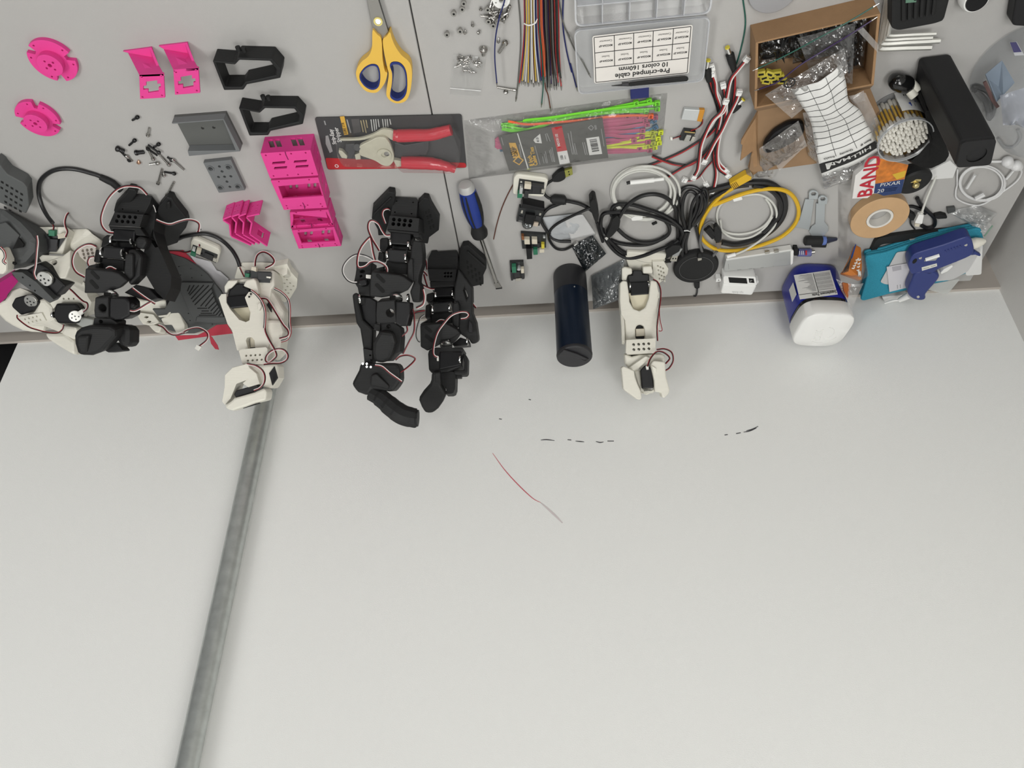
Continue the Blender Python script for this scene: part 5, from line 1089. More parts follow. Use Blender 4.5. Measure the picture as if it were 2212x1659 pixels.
A.slab('raised_panel', [(285, 830), (670, 838), (640, 900), (690, 1050), (790, 1245), (470, 1245), (460, 1300), (440, 1300), (340, 1090), (265, 905)], .006, .006, M_dg, 66, bevel=.001)
bars = ((360, 930, 385, 870), (375, 965, 435, 868), (388, 980, 490, 870), (405, 1025, 550, 865), (425, 1060, 610, 870), (450, 1095, 640, 905), (520, 1110, 655, 955), (575, 1115, 670, 1000), (610, 1140, 690, 1060), (640, 1170, 710, 1095), (670, 1200, 725, 1135), (700, 1220, 745, 1165), (735, 1228, 760, 1195))
for x0, y0, x1, y1 in bars: A.slab('vent_slot', pill(x0, y0, x1, y1, 7), .0064, .001, M_hole, 66, 0)
for x0, y0, x1, y1 in ((480, 1140, 590, 1140), (530, 1172, 610, 1172), (520, 1200, 650, 1200), (500, 1222, 690, 1222)): A.slab('vent_slot', pill(x0, y0, x1, y1, 5), .0064, .001, M_hole, 66, 0)
A.slab('lower_tab', [(470, 1240), (800, 1245), (820, 1300), (700, 1320), (455, 1300)], .008, .006, M_dg, 62, bevel=.001)
t = thing('red_card', U5.z(300, 500), 'glossy red card folded under the grey vented plate', 'card')
def lean(pts, off): o = V((0, Z(380, 555).y, ZD + .006)); n = tn(66); return [V((p.x, p.y, max(p.z, ZD + .0012))) for p in (Pn(*U5(x, y), o + n * off, n) for x, y in pts)]
MB().prism(lean([(90, 430), (320, 400), (490, 640), (380, 640), (160, 490)], -.006), tn(66) * -.0008).build('card_panel', M_redpaper, t)
MB().prism(lean([(210, 1465), (480, 1460), (610, 1400), (720, 1330), (830, 1325), (900, 1440), (640, 1470), (250, 1522)], -.006), tn(66) * -.0008).build('card_panel', M_redpaper, t)
MB().prism(lean([(620, 1470), (650, 1480), (720, 1585), (735, 1635), (690, 1625), (640, 1560)], -.006), tn(66) * -.0008).build('torn_strip', M_redpaper, t)
t = tag(MB().prism(U5.zs([(380, 490), (470, 540), (640, 580), (710, 690), (750, 700), (850, 790), (800, 960), (760, 940), (600, 740), (480, 640)], .003), DN * .0004).build('paper_sheet', M_wpaper), 'crumpled white paper between the grey plate and the white arm', 'paper')
# ---- small board in a white tray
A = Arm('controller_tray', U5, (570, 450), Z(450, 540).y, .0, 60, 'white oval tray holding a small controller board, under the black double cable', 'circuit board')
A.flat('tray', [(395, 350), (420, 308), (470, 310), (740, 430), (755, 480), (720, 600), (690, 610), (390, 480)], .010, .010, M_wprint, .003, rnd=.006)
A.board([(425, 380), (720, 500), (700, 600), (400, 470)], z=.0108, bits=(('chip', M_chip, .5, .25, .85, .8, .002), ('port', M_tin, .86, .35, 1.0, .75, .003), ('connector', M_jst, .18, .0, .36, .5, .006), ('capacitor', M_cap, .02, .1, .14, .4, .006), ('terminal_block', M_term, .0, .5, .2, .95, .007), ('chip', M_chip, .25, .55, .42, .85, .002)), th=.0006)
A.cable([(500, 400), (495, 330), (475, 250), (490, 195), (520, 165)], .02)
A.cable([(400, 455), (330, 470), (250, 455), (120, 450)], .008, order='rb')
tag(MB().tube(crom([U5.z(250, 310, .004), U5.z(330, 280, .004), U5.z(500, 250, .004), U5.z(620, 258, .005), U5.z(760, 320, .008), U5.z(880, 430, .02), U5.z(950, 540, .032), U5.z(985, 640, .042)], 7), .0030, 10).build('power_cable', mat('lead_black', (.012,) * 3), smooth=True), 'black double cable arching from the black pad to the white arm', 'cable')

# ---- white arm in front of the pipe
A = Arm('tabletop_robot', U6, (900, 210), Z(555, 566).y, .0, 22, 'white printed robot arm with a closed gripper, standing in front of the steel pipe')
W_ = M_wprint
A.flat('foot_pad', [(1100, 300), (1330, 250), (1400, 400), (1512, 520), (1500, 680), (1380, 870), (1290, 942), (1180, 880), (1090, 690)], .012, .012, W_, .002, [(1170, 485, .0017), (1270, 485, .0017), (1125, 545, .0017), (1220, 540, .0017), (1325, 535, .0017), (1180, 600, .0017), (1280, 598, .0017), (1380, 595, .0017), (1240, 658, .0017), (1335, 655, .0017), (1440, 648, .0017), (1300, 718, .0017), (1395, 712, .0017), (1350, 772, .0017)])
A.flat('foot_pad', [(440, 300), (600, 340), (560, 520), (380, 520)], .010, .010, W_, .002)
A.slab('base_beam', [(520, 205), (880, 215), (1310, 245), (1340, 280), (1330, 430), (1250, 460), (1100, 360), (600, 345), (520, 330)], .0, .03, W_, 30, .003)
A.slab('base_column', [(580, 350), (960, 352), (1090, 360), (1100, 640), (1050, 700), (1000, 1000), (820, 860), (800, 640), (570, 500)], .012, .04, W_, 30, .003)
A.slab('board_recess', [(570, 370), (1040, 390), (1020, 590), (790, 580), (740, 510), (565, 490)], 0.0185, .001, M_pcb, 40, 0)
A.slab('board_chip', [(800, 400), (1045, 405), (1030, 540), (800, 530)], 0.0225, .004, M_chip, 40, .0005)
A.slab('usb_port', [(955, 470), (1035, 478), (1025, 512), (955, 500)], 0.0245, .003, M_tin, 40, .0003)
A.slab('terminal_block', [(575, 415), (650, 420), (640, 490), (570, 485)], 0.0240, .008, M_term, 40, .0006)
A.slab('capacitor', [(590, 365), (650, 360), (660, 410), (595, 412)], 0.0240, .006, M_dkmetal, 40, .001)
A.slab('connector', [(690, 295), (775, 310), (770, 390), (680, 360)], 0.0280, .008, M_jst, 40, .0006)
A.slab('column_lower', [(830, 720), (1040, 690), (1270, 1080), (1230, 1380), (1260, 1500), (1180, 1640), (1030, 1600), (930, 1000)], .002, .03, W_, 28, .005)
A.slab('shoulder_servo', [(960, 985), (1000, 920), (1030, 1000), (1035, 1110)], .012, .006, M_servo, 28, .0005)
A.slab('clamp_arm', [(200, 650), (270, 545), (440, 540), (420, 590), (330, 690), (270, 700), (245, 780), (205, 770)], .024, .02, W_, 45, .004)
A.slab('clamp_arm', [(590, 540), (730, 505), (770, 560), (830, 800), (780, 790), (660, 700), (530, 650)], .024, .02, W_, 45, .004)
A.slab('clamp_bridge', [(270, 545), (560, 520), (740, 505), (590, 600), (430, 600)], .018, .014, W_, 50, .003)
A.slab('servo', [(300, 710), (420, 600), (540, 600), (540, 650), (620, 680), (660, 760), (625, 1020), (318, 1048), (240, 930), (250, 830)], .022, .034, M_servo, 38, .002)
A.slab('servo_face', [(250, 830), (580, 800), (620, 1015), (318, 1042), (245, 935)], .026, .006, M_servo, 30, .0015)
A.horn(228, 905, .02, .009, -1)
A.slab('upper_link', [(100, 860), (150, 790), (235, 785), (240, 940), (310, 1060), (470, 1250), (590, 1290), (650, 1260), (670, 1120), (600, 940), (570, 850), (640, 750), (720, 755), (870, 940), (930, 1100), (940, 1450), (1020, 1640), (970, 1800), (430, 1800), (340, 1440), (260, 1330), (190, 1130)], .022, .034, W_, 34, .005, holes=[[(760, 1795), (740, 1620), (700, 1570), (660, 1560), (610, 1575), (590, 1620), (640, 1795)]])
A.slab('web_panel', [(290, 1030), (640, 1010), (690, 1130), (640, 1290), (560, 1310), (450, 1250)], .004, .006, mat('thin_cream_print', (.62, .57, .42), .5), 45, .001)
A.slab('link_clip', [(790, 980), (840, 930), (870, 1000), (830, 1090), (800, 1070)], .028, .008, W_, 34, .001)
for x, y in ((680, 790), (650, 840)): A.screws([(x, y)], .030, .0016)
A.slab('link_lower', [(440, 540), (470, 510), (900, 470), (930, 500), (940, 720), (870, 770), (500, 760), (450, 580)], .024, .03, W_, 28, .003, F_=U7, holes=[(565 + 78 * k, 618 - 5 * k, .0017) for k in range(4)] + [(595 + 78 * k, 702 - 6 * k, .0017) for k in range(4)])
A.slab('slot_clip', [(630, 290), (740, 290), (780, 520), (640, 520)], .004, .006, M_jst, 30, .0006, F_=U7)
A.slab('slot_servo', [(640, 480), (780, 470), (780, 525), (640, 528)], .0065, .003, M_servo, 30, 0, F_=U7)
A.slab('side_shell', [(870, 0), (1140, 0), (1200, 200), (1170, 420), (1155, 540), (1000, 690), (900, 500)], .008, .03, W_, 28, .005, F_=U7)
A.slab('wrist_block', [(600, 780), (860, 770), (1100, 760), (1110, 1000), (1000, 1185), (900, 1170), (760, 1120), (700, 950)], .022, .03, W_, 34, .004, F_=U7)
A.slab('wrist_servo', [(955, 920), (1045, 800), (1100, 1000), (1010, 1128)], .0245, .004, M_servo, 34, .0005, F_=U7)
A.slab('gripper_body', [(200, 950), (330, 820), (590, 750), (620, 820), (740, 920), (800, 1100), (600, 1160), (500, 1090), (560, 1040), (400, 1100), (300, 1350), (200, 1460), (150, 1400), (195, 1150)], .030, .03, W_, 36, .008, F_=U7)
A.slab('gripper_servo', [(405, 1210), (750, 1110), (780, 1180), (690, 1240), (385, 1335), (358, 1280)], .026, .02, M_servo, 36, .001, F_=U7)
A.slab('jaw', [(190, 1470), (300, 1400), (360, 1340), (700, 1245), (820, 1190), (880, 1170), (920, 1240), (900, 1380), (700, 1430), (510, 1500), (330, 1560), (230, 1530)], .034, .026, W_, 34, .006, F_=U7)
A.slab('jaw_edge', [(508, 1505), (790, 1420), (795, 1436), (515, 1520)], .022, .004, M_servo, 34, 0, F_=U7)
A.cable([(700, 1215), (800, 1170), (870, 1080), (880, 960), (830, 860), (730, 790), (640, 770), (580, 755)], .046, F_=U7)
A.cable([(865, 765), (1000, 745), (1150, 740), (1250, 690), (1275, 610), (1220, 530), (1120, 505), (1000, 540), (920, 620), (905, 700), (960, 730), (1040, 670), (1080, 610), (1040, 500), (960, 360), (890, 200), (885, 50), (880, -20)], .030, F_=U7, order='wrb')
A.cable([(680, 720), (780, 800), (880, 930), (930, 1100), (930, 1300), (920, 1400)], .038, order='rwb')
A.cable([(750, 290), (760, 180), (800, 80), (900, 30), (1020, 80), (1100, 180), (1070, 260), (940, 330)], .026)
A.cable([(1100, 690), (1230, 760), (1340, 880), (1375, 1050), (1375, 1300), (1390, 1480), (1330, 1600), (1220, 1640)], .012, order='rwb')
A.cable([(840, 860), (950, 870), (1020, 940), (1130, 1120), (1260, 1330), (1350, 1440), (1340, 1540), (1190, 1590)], .014)
A.cable([(480, 310), (520, 400), (560, 480)], .016, order='rb')

# ------------------------------------------------------------------ small electronics and cables in the middle
def board(F_, corners, z, name, label, bits, loc=None, th=.0016, group='loose circuit boards'):
    C = F_.zs(corners, z); t = thing(name, V((C[0].x, C[0].y, ZD)), label, 'circuit board', group)
    pcb(C, t, bits, th); return t, C
t, C = board(Q4, [(452, 262), (752, 305), (742, 442), (428, 432)], .0115, 'controller_board', 'small black controller board in a white tray, below the cable tie bag',
   (('capacitor', M_cap, .05, .3, .17, .75, .008), ('terminal_block', M_term, .0, .72, .18, 1.05, .008), ('connector', M_jst, .22, .05, .48, .42, .006), ('chip', M_chip, .55, .35, .85, .85, .002), ('header', M_chip, .5, .05, .98, .2, .006), ('jumper', M_chip, .26, .62, .42, 1.2, .004), ('usb_port', M_tin, .9, .45, 1.02, .8, .003), ('chip', mat('chip_grey', (.1, .1, .1), .4), .27, .48, .42, .6, .002), ('led', M_tin, .05, .08, .12, .18, .001)))
MB().prism(rround(Q4.zs([(385, 245), (430, 200), (770, 245), (800, 275), (745, 478), (372, 445)], .0098), .005), DN * .0098).build('tray', M_wprint, t, bevel=.002)
t, C = board(Q4, [(452, 598), (745, 640), (692, 818), (415, 765)], .008, 'camera_board', 'small camera board with black block and clear lens, second board in the column',
   (('sensor', M_servo, .3, .2, .68, .85, .006), ('chip', M_chip, .05, .55, .22, .8, .002), ('connector', mat('beige_part', (.5, .42, .34), .5), .72, .75, .92, 1.0, .003), ('chip', M_tin, .1, .15, .18, .35, .001), ('chip', M_tin, .85, .15, .93, .3, .001), ('chip', M_chip, .74, .35, .95, .6, .0015), ('chip', mat('chip_grey', (.1,) * 3), .08, .84, .24, .95, .001)), th=.007)
MB().prism(Q4.zs([(492, 555), (757, 612), (740, 648), (470, 606)], .016), DN * .0158).build('black_block', M_servo, t, bevel=.001)
c_ = Q4.z(552, 822, .010); MB().lathe(V((c_.x, c_.y, ZD + .0004)), UP, [(.0085, 0), (.0088, .004), (.0080, .008), (.005, .0105), (.001, .0115)], 24).build('lens', film('lens_glass', tint=(.55, .57, .58), haze=.25, hazecol=(.25, .26, .26), gloss=.6, rough=.08, bump=0), t, smooth=True)
t, C = board(Q4, [(470, 905), (772, 925), (772, 1078), (488, 1092)], .006, 'power_board', 'black power board with two white sockets and a yellow part, third board in the column',
   (('socket', M_jst, .12, .18, .34, .5, .007), ('socket', M_jst, .42, .15, .64, .48, .007), ('coil', mat('copper', (.3, .12, .05), .35, .6), .02, .0, .12, .25, .006), ('capacitor', M_cap, .88, .0, .97, .14, .004), ('relay', mat('yellow_part', (.6, .5, .05), .5), .8, .52, .93, .85, .006), ('chip', M_chip, .5, .58, .74, .85, .002), ('terminal_block', M_term, .46, .86, .64, 1.25, .007), ('socket', M_jst, .72, .95, .92, 1.2, .005), ('power_jack', M_servo, .17, .7, .4, 1.42, .010), ('capacitor', M_cap, .04, .28, .1, .4, .002)), th=.005)
t, C = board(Q4, [(338, 1256), (502, 1250), (518, 1440), (352, 1462)], .006, 'sensor_board', 'tiny dark board with a green terminal, standing alone above the desk edge',
   (('terminal_block', M_term, .14, .05, .45, .4, .008), ('connector', M_jst, .78, .25, 1.0, .52, .006), ('usb_port', M_tin, .35, .9, .72, 1.06, .003), ('chip', M_chip, .3, .52, .68, .86, .002), ('chip', M_tin, .3, .44, .38, .5, .001), ('chip', M_chip, .02, .48, .16, .98, .003), ('chip', M_chip, .8, .56, .98, .98, .003)), th=.005)
c_ = Q4.z(446, 1300, .006); MB().lathe(c_, UP, [(.0030, 0), (.0031, .006), (.0026, .0075), (.0004, .0077)], 16).build('capacitor', M_cap, t, smooth=True)
wire(Q4.zs([(470, 176), (352, 370), (255, 575), (190, 775), (145, 978)], .001), 'brown', 'single thin dark red wire beside the screwdriver', r=.0008, crimp=False)

def cord(name, pts, r, m, label, cat='cable', extra=None, group=None, n=8, k=6):
    P = crom(pts, k); t = thing(name, V((P[0].x, P[0].y, ZD)), label, cat, group)
    MB().tube(P, r, n).build('cord', m, t, smooth=True); return t
M_cb = mat('cable_jacket_black', (.010, .010, .011), .32); M_cw = mat('cable_jacket_white', (.60, .60, .56), .4); M_cy = mat('cable_jacket_yellow', (.66, .40, .015), .38); M_cg = mat('cable_jacket_grey', (.13, .13, .13), .4)
def more(t, pts, r, m, name='cord', k=6, n=8): return MB().tube(crom(pts, k), r, n).build(name, m, t, smooth=True)
q = lambda F_, *p: [F_.z(x, y, z) for x, y, z in p]
# black usb cable on the left
t = cord('usb_cable', q(Q4, (850, 270, .008), (790, 310, .006), (748, 380, .004), (755, 440, .004), (800, 482, .005), (840, 495, .006)), .0021, M_cb, 'black USB cable with a flat plug, looped beside the circuit boards')
MB().prism(rround(Q4.zs([(840, 262), (915, 185), (988, 155), (1010, 260), (930, 302), (850, 298)], .0105), .004), DN * .009).build('plug_body', M_bprint, t, bevel=.002)
MB().prism(Q4.zs([(990, 160), (1082, 132), (1092, 205), (1002, 245)], .0085), DN * .0045).build('plug_shell', mat('plug_gold', (.38, .38, .10), .3, .8), t, bevel=.0004)
for x, y in ((1035, 168), (1042, 200)): MB().prism(Q4.zs([(x, y), (x + 14, y - 4), (x + 15, y + 10), (x + 1, y + 14)], .0088), DN * .0003).build('plug_hole', M_hole, t)
MB().tube(q(Q4, (828, 492, .0075), (860, 498, .0075), (990, 512, .0075), (1008, 516, .0075)), [.004, .007, .007, .004], 12).build('ferrite', M_bprint, t, smooth=True)
more(t, q(Q4, (1000, 515, .006), (1080, 530, .005), (1180, 555, .006), (1270, 600, .010), (1340, 650, .012)), .0028, M_cb)
more(t, q(Q4, (1010, 545, .004), (920, 555, .004), (810, 600, .004), (735, 680, .004), (715, 760, .004), (760, 850, .004), (830, 950, .004), (930, 1000, .006), (1070, 1005, .006)), .0024, M_cb)
more(t, q(Q4, (1010, 530, .003), (900, 570, .003), (790, 620, .003), (720, 720, .003), (745, 830, .003), (820, 910, .005)), .0022, M_cb)
more(t, q(Q4, (1310, 600, .016), (1200, 645, .018), (1050, 715, .018), (900, 795, .014), (815, 885, .006), (815, 990, .003), (890, 1085, .003), (990, 1100, .003), (1080, 1060, .005), (1120, 1040, .006)), .0022, M_cb)
MB().tube(q(Q4, (1115, 1045, .006), (1145, 1020, .007)), .0026, 8).build('plug_tip', M_chrome, t)
MB().prism(rround(Q4.zs([(1288, 560), (1330, 505), (1368, 520), (1405, 690), (1395, 760), (1365, 790), (1325, 690)], .026), .003), DN * .02).build('plug_body', M_bprint, t, bevel=.002)
MB().prism(Q4.zs([(1288, 500), (1310, 475), (1322, 480), (1306, 535)], .022), DN * .004).build('plug_shell', M_bprint, t)
MB().prism(Q4.zs([(1294, 535), (1312, 540), (1316, 580), (1300, 582)], .024), DN * .004).build('plug_shell', M_chrome, t)
more(t, q(Q4, (1375, 770, .016), (1395, 830, .008), (1420, 920, .003), (1450, 1010, .003)), .0024, M_cb)
# padded white packet, antistatic bag, grey bag
M_foam = film('padded_film', haze=.72, hazecol=(.52, .54, .56), gloss=.25, rough=.3, bump=.4, bscale=80)
t = thing('padded_packet', Q4.z(1020, 830), 'milky padded packet lying inside the loop of the black USB cable', 'plastic packet')
sheet(q(Q4, (725, 715, .004), (1190, 665, .006), (1365, 925, .006), (860, 1000, .004)), 20, 16, .003, 60, 3, lift=lambda s, v: .006 * math.sin(math.pi * s) * math.sin(math.pi * v)).build('packet_film', M_foam, t, smooth=True, solid=.0008)
sheet(q(Q4, (980, 720, .010), (1210, 680, .010), (1368, 915, .009), (1070, 985, .011)), 12, 10, .001, 60, 8).build('inner_card', mat('milky_card', (.50, .50, .50), .5), t, smooth=True, solid=.001)
M_anti = film('antistatic_film', tint=(.16, .18, .20), haze=.30, hazecol=(.03, .04, .045), gloss=.6, rough=.14, bump=.7, bscale=60)
t = thing('antistatic_bag', Q4.z(1290, 1130), 'crumpled shiny dark antistatic bag below the padded packet', 'plastic bag')
sheet(q(Q4, (1075, 1060, .002), (1330, 930, .004), (1490, 1150, .004), (1235, 1370, .002)), 30, 34, .010, 70, 4.4, lift=lambda s, v: .010 * math.sin(math.pi * s) * math.sin(math.pi * v)).build('bag_film', M_anti, t, solid=.0004)
t2, C = board(Q4, [(1270, 1060), (1370, 1100), (1390, 1190), (1280, 1190)], .004, 'bagged_board', 'small blue-green board inside the antistatic bag', (('chip', M_term, .6, .1, .9, .5, .003), ('chip', M_chip, .1, .3, .5, .8, .002)), group='bagged parts')
M_greybag = film('grey_bag_film', tint=(.55, .57, .58), haze=.28, hazecol=(.30, .32, .33), gloss=.6, rough=.16, bump=.9, bscale=60)
t = thing('grey_bag', Q7.z(690, 250), 'crumpled see-through grey bag between the bottle and the white arm', 'plastic bag')
sheet([Q7.z(540, 260, .004), Q7.z(870, 90, .004), Q7.z(835, 490, .046), Q7.z(560, 590, .046)], 30, 34, .008, 55, 9.0, lift=lambda s, v: .012 * math.sin(math.pi * s) * math.sin(math.pi * v)).build('bag_film', M_greybag, t, solid=.0004)
sheet([Q7.z(560, 290, .002), Q7.z(850, 130, .002), Q7.z(830, 470, .040), Q7.z(575, 560, .040)], 12, 12, .004, 55, 2.0).build('bag_back', M_greybag, t)
tag(MB().prism([Q7.z(*p) for p in ((580, 395, .016), (650, 400, .018), (690, 440, .02), (590, 445, .018))], DN * .002).build('blue_tag', mat('blue_tag', (.03, .05, .12), .5)), 'small dark blue tag inside the see-through grey bag', 'tag')
# bottle
b0, b1_ = Q7.z(324, 238), None
hb = hgt(*Q7(324, 238), Q7(362, 1068)[1]); tp_ = b0 + UP * hb; rb = 180 / 4.609 * (tp_ - CAM).dot(f_) / FPX
t = thing('tumbler', b0, 'tall dark navy insulated bottle with a flat charcoal lid', 'bottle')
k0, k1 = hb * .27, hb * .965
M_char = mat('charcoal_matte', (.018, .018, .021), .5); M_navy = mat('navy_metal', (.004, .012, .030), .33, .3)
MB().lathe(b0, UP, [(rb * .92, 0), (rb * .97, .003), (rb * .985, .008), (rb * .985, k0)], 48).build('base_sleeve', M_char, t, smooth=True)
MB().lathe(b0, UP, [(rb * .975, k0 - .001), (rb * .978, k0), (rb * .985, k1)], 48).build('body', M_navy, t, smooth=True)
MB().lathe(b0, UP, [(rb * .99, k1), (rb, k1 + .001), (rb, hb - .004), (rb * .985, hb - .0012), (rb * .94, hb)], 48).build('lid', M_char, t, smooth=True)
lz = b0.z + hb - ZD
MB().prism([Q7.z(*p, lz + .0035) for p in ((268, 998), (400, 1040), (508, 1092), (470, 1095), (330, 1060), (210, 1058), (225, 1035))], DN * .0035).build('carry_loop', M_char, t, bevel=.0012)
MB().prism([Q7.z(*p, lz + .0008) for p in ((300, 1005), (420, 1040), (515, 1085), (480, 1105), (380, 1060))], DN * .0008).build('loop_recess', M_hole, t)
MB().cyl(b0 + V((.006, rb * .98, k0 + .006)), b0 + V((.006, rb * .985 + .0006, k0 + .006)), .0012, 8).build('logo_dot', M_pg, t)

# ------------------------------------------------------------------ white coil, black coil
def loops(F_, cx, cy, rx, ry, n, z, jit, seed, dz=.0012, sq=.0):
    rnd = random.Random(seed); pts = []
    for i in range(int(n * 14)):
        a = 2 * math.pi * i / 14; lp = i / 14
        k = 1 + jit * math.sin(a * .37 + seed) + jit * .6 * math.sin(a * 1.31 + seed * 2)
        pts.append(F_.z(cx + rx * k * math.cos(a) + jit * 120 * math.sin(lp * 2.1 + seed), cy + ry * k * math.sin(a) + jit * 90 * math.cos(lp * 1.7 + seed), z + dz * lp + .0012 * math.sin(a * .7 + lp)))
    return pts
t = cord('white_cable_coil', loops(Q5, 615, 370, 370, 300, 5.2, .002, .09, 1.3, .0014), .0019, M_cw, 'coil of white charging cable below the red and black wires', k=3)
MB().tube(q(Q5, (450, 245, .012), (735, 215, .012)), .0034, 10).build('plug_body', M_white, t, smooth=True)
MB().tube(q(Q5, (735, 215, .012), (850, 202, .0115)), .0024, 8).build('plug_relief', M_white, t, smooth=True)
MB().prism(Q5.zs([(405, 250), (448, 240), (450, 262), (410, 272)], .0135), DN * .003).build('plug_tip', M_chip, t)
MB().prism(Q5.zs([(460, 680), (505, 650), (600, 650), (600, 690), (510, 705), (470, 705)], .009), DN * .007).build('plug_body', M_white, t, bevel=.001)
t = cord('hdmi_cable_coil', q(Q5, (300, 690, .012), (380, 560, .014), (470, 470, .014), (600, 400, .013), (760, 385, .012), (900, 440, .010), (990, 560, .008), (1010, 720, .006), (1020, 900, .004), (960, 1060, .004), (830, 1160, .004), (680, 1185, .004), (520, 1150, .004), (350, 1060, .004), (230, 960, .006), (120, 840, .008), (95, 720, .008), (130, 620, .010), (230, 600, .012), (450, 600, .012), (700, 640, .012), (900, 710, .010), (1040, 780, .009), (1075, 860, .008), (1040, 930, .006)), .0031, M_cb, 'coil of thick black HDMI cable in front of the white arm', k=5)
more(t, q(Q5, (230, 640, .008), (240, 540, .009), (330, 500, .010), (480, 510, .011), (650, 560, .011), (820, 620, .010), (960, 700, .010), (1060, 790, .010)), .0031, M_cb, k=5)
more(t, q(Q5, (120, 800, .004), (180, 960, .004), (300, 1090, .004), (430, 1145, .006), (600, 1120, .008), (780, 1050, .009), (940, 990, .009), (1030, 930, .009)), .0031, M_cb, k=5)
more(t, q(Q5, (300, 800, .005), (400, 890, .005), (530, 950, .006), (680, 960, .006), (820, 920, .006), (910, 850, .006), (910, 760, .008), (860, 690, .009)), .0031, M_cb, k=5)
more(t, q(Q5, (220, 930, .003), (330, 970, .003), (480, 990, .004), (640, 985, .005), (760, 950, .005), (860, 890, .005)), .0031, M_cb, k=5)
MB().prism(rround(Q5.zs([(235, 690), (300, 640), (335, 700), (320, 790), (235, 890), (185, 915), (160, 880), (210, 780)], .0165), .003), DN * .011).build('plug_body', M_bprint, t, bevel=.002)
MB().prism(Q5.zs([(145, 915), (165, 895), (188, 912), (170, 938)], .0155), DN * .006).build('plug_tip', M_chrome, t)
MB().prism(rround(Q5.zs([(865, 1060), (960, 1000), (1060, 1000), (1040, 1070), (900, 1150)], .016), .003), DN * .012).build('plug_body', M_bprint, t, bevel=.002)
t = thing('usb_plug', Q5.z(980, 1150), 'silver USB plug with two square holes beside the charging pad', 'plug')
MB().prism(Q5.zs([(925, 1185), (950, 1130), (1020, 1125), (1005, 1190)], .012), DN * .006).build('plug_shell', M_tin, t, bevel=.0005)
MB().prism(Q5.zs([(960, 1080), (1000, 1045), (1075, 1040), (1020, 1125), (950, 1130)], .0115), DN * .006).build('plug_shell', mat('plug_grey', (.35, .36, .36), .4, .3), t, bevel=.0005)
for x in (955, 988): MB().prism(Q5.zs([(x, 1148), (x + 14, 1146), (x + 12, 1162), (x - 2, 1164)], .0123), DN * .0003).build('plug_hole', M_hole, t)
MB().tube(q(Q5, (930, 1180, .009), (880, 1185, .006), (865, 1180, .005)), .003, 8).build('cord', M_cb, t)
tag(MB().prism(Q5.zs([(706, 742), (760, 718), (776, 735), (722, 760)], .003), DN * .003).build('rubber_stub', M_bprint, bevel=.0005), 'tiny black rubber stub lying inside the black coil', 'rubber piece')
# ------------------------------------------------------------------ charging pad with its bundled lead
cc = Q5.z(1236, 1262, .010); rp = 268 / 5.53 * (cc - CAM).dot(f_) / FPX; cb = V((cc.x, cc.y, ZD))
t = thing('charging_pad', cb, 'round black wireless charging pad with a thin grey ring', 'charger')
MB().lathe(cb, UP, [(rp * .9, 0), (rp * .97, .002), (rp, .006), (rp * .985, .0095), (rp * .95, .0115), (rp * .3, .0122), (.0005, .0122)], 56).build('puck', M_bprint, t, smooth=True)
MB().ring(cb + UP * .0119, UP, rp * .735, rp * .75, .0005, 56).build('grey_ring', mat('ring_grey', (.10, .10, .10), .5), t)
MB().prism(Q5.zs([(1212, 1440), (1282, 1440), (1280, 1505), (1262, 1515), (1235, 1515), (1218, 1505)], .008), DN * .007).build('socket', M_bprint, t, bevel=.001)
more(t, q(Q5, (1250, 1510, .005), (1248, 1560, .003), (1232, 1600, .0022), (1205, 1598, .002)), .0014, M_cb)
MB().prism(Q5.zs([(1256, 1152), (1305, 1148), (1304, 1172), (1258, 1184)], .0165), DN * .004).build('plug_tip', M_tin, t, bevel=.0004)
MB().prism(Q5.zs([(1262, 1100), (1300, 1095), (1305, 1148), (1256, 1152)], .0165), DN * .004).build('plug_body', M_bprint, t, bevel=.0006)
t = cord('bundled_lead', q(Q5, (1130, 830, .008), (1080, 700, .008), (1040, 540, .006), (1035, 400, .005), (1090, 310, .004), (1190, 295, .004), (1280, 340, .006), (1340, 450, .008), (1330, 580, .010), (1240, 700, .010), (1150, 800, .010)), .0026, M_cb, 'bundle of thin black lead tied with a white twist above the charging pad', k=5)
more(t, q(Q5, (1120, 820, .012), (1075, 640, .012), (1080, 480, .010), (1120, 370, .009), (1190, 350, .009), (1250, 420, .011), (1240, 560, .012), (1180, 680, .013), (1140, 810, .012)), .0026, M_cb, k=5)
more(t, q(Q5, (1140, 820, .006), (1200, 620, .006), (1260, 460, .006), (1320, 320, .007), (1365, 350, .008), (1370, 470, .008), (1310, 620, .008), (1210, 760, .008)), .0026, M_cb, k=5)
more(t, q(Q5, (1150, 815, .015), (1170, 640, .016), (1200, 480, .016), (1280, 380, .014), (1300, 450, .014), (1260, 600, .014), (1190, 740, .014)), .0024, M_cb, k=5)
more(t, q(Q5, (1120, 830, .01), (1080, 950, .008), (1070, 1060, .006), (1085, 1160, .008)), .0028, M_cb); more(t, q(Q5, (1145, 830, .01), (1115, 960, .008), (1120, 1080, .006)), .0028, M_cb)
more(t, q(Q5, (1230, 760, .006), (1265, 900, .005), (1290, 1000, .005), (1310, 1040, .006)), .0026, M_cb)
MB().tube(q(Q5, (1095, 822, .016), (1128, 818, .018), (1165, 828, .016)), .0009, 6).build('twist_tie', M_white, t)

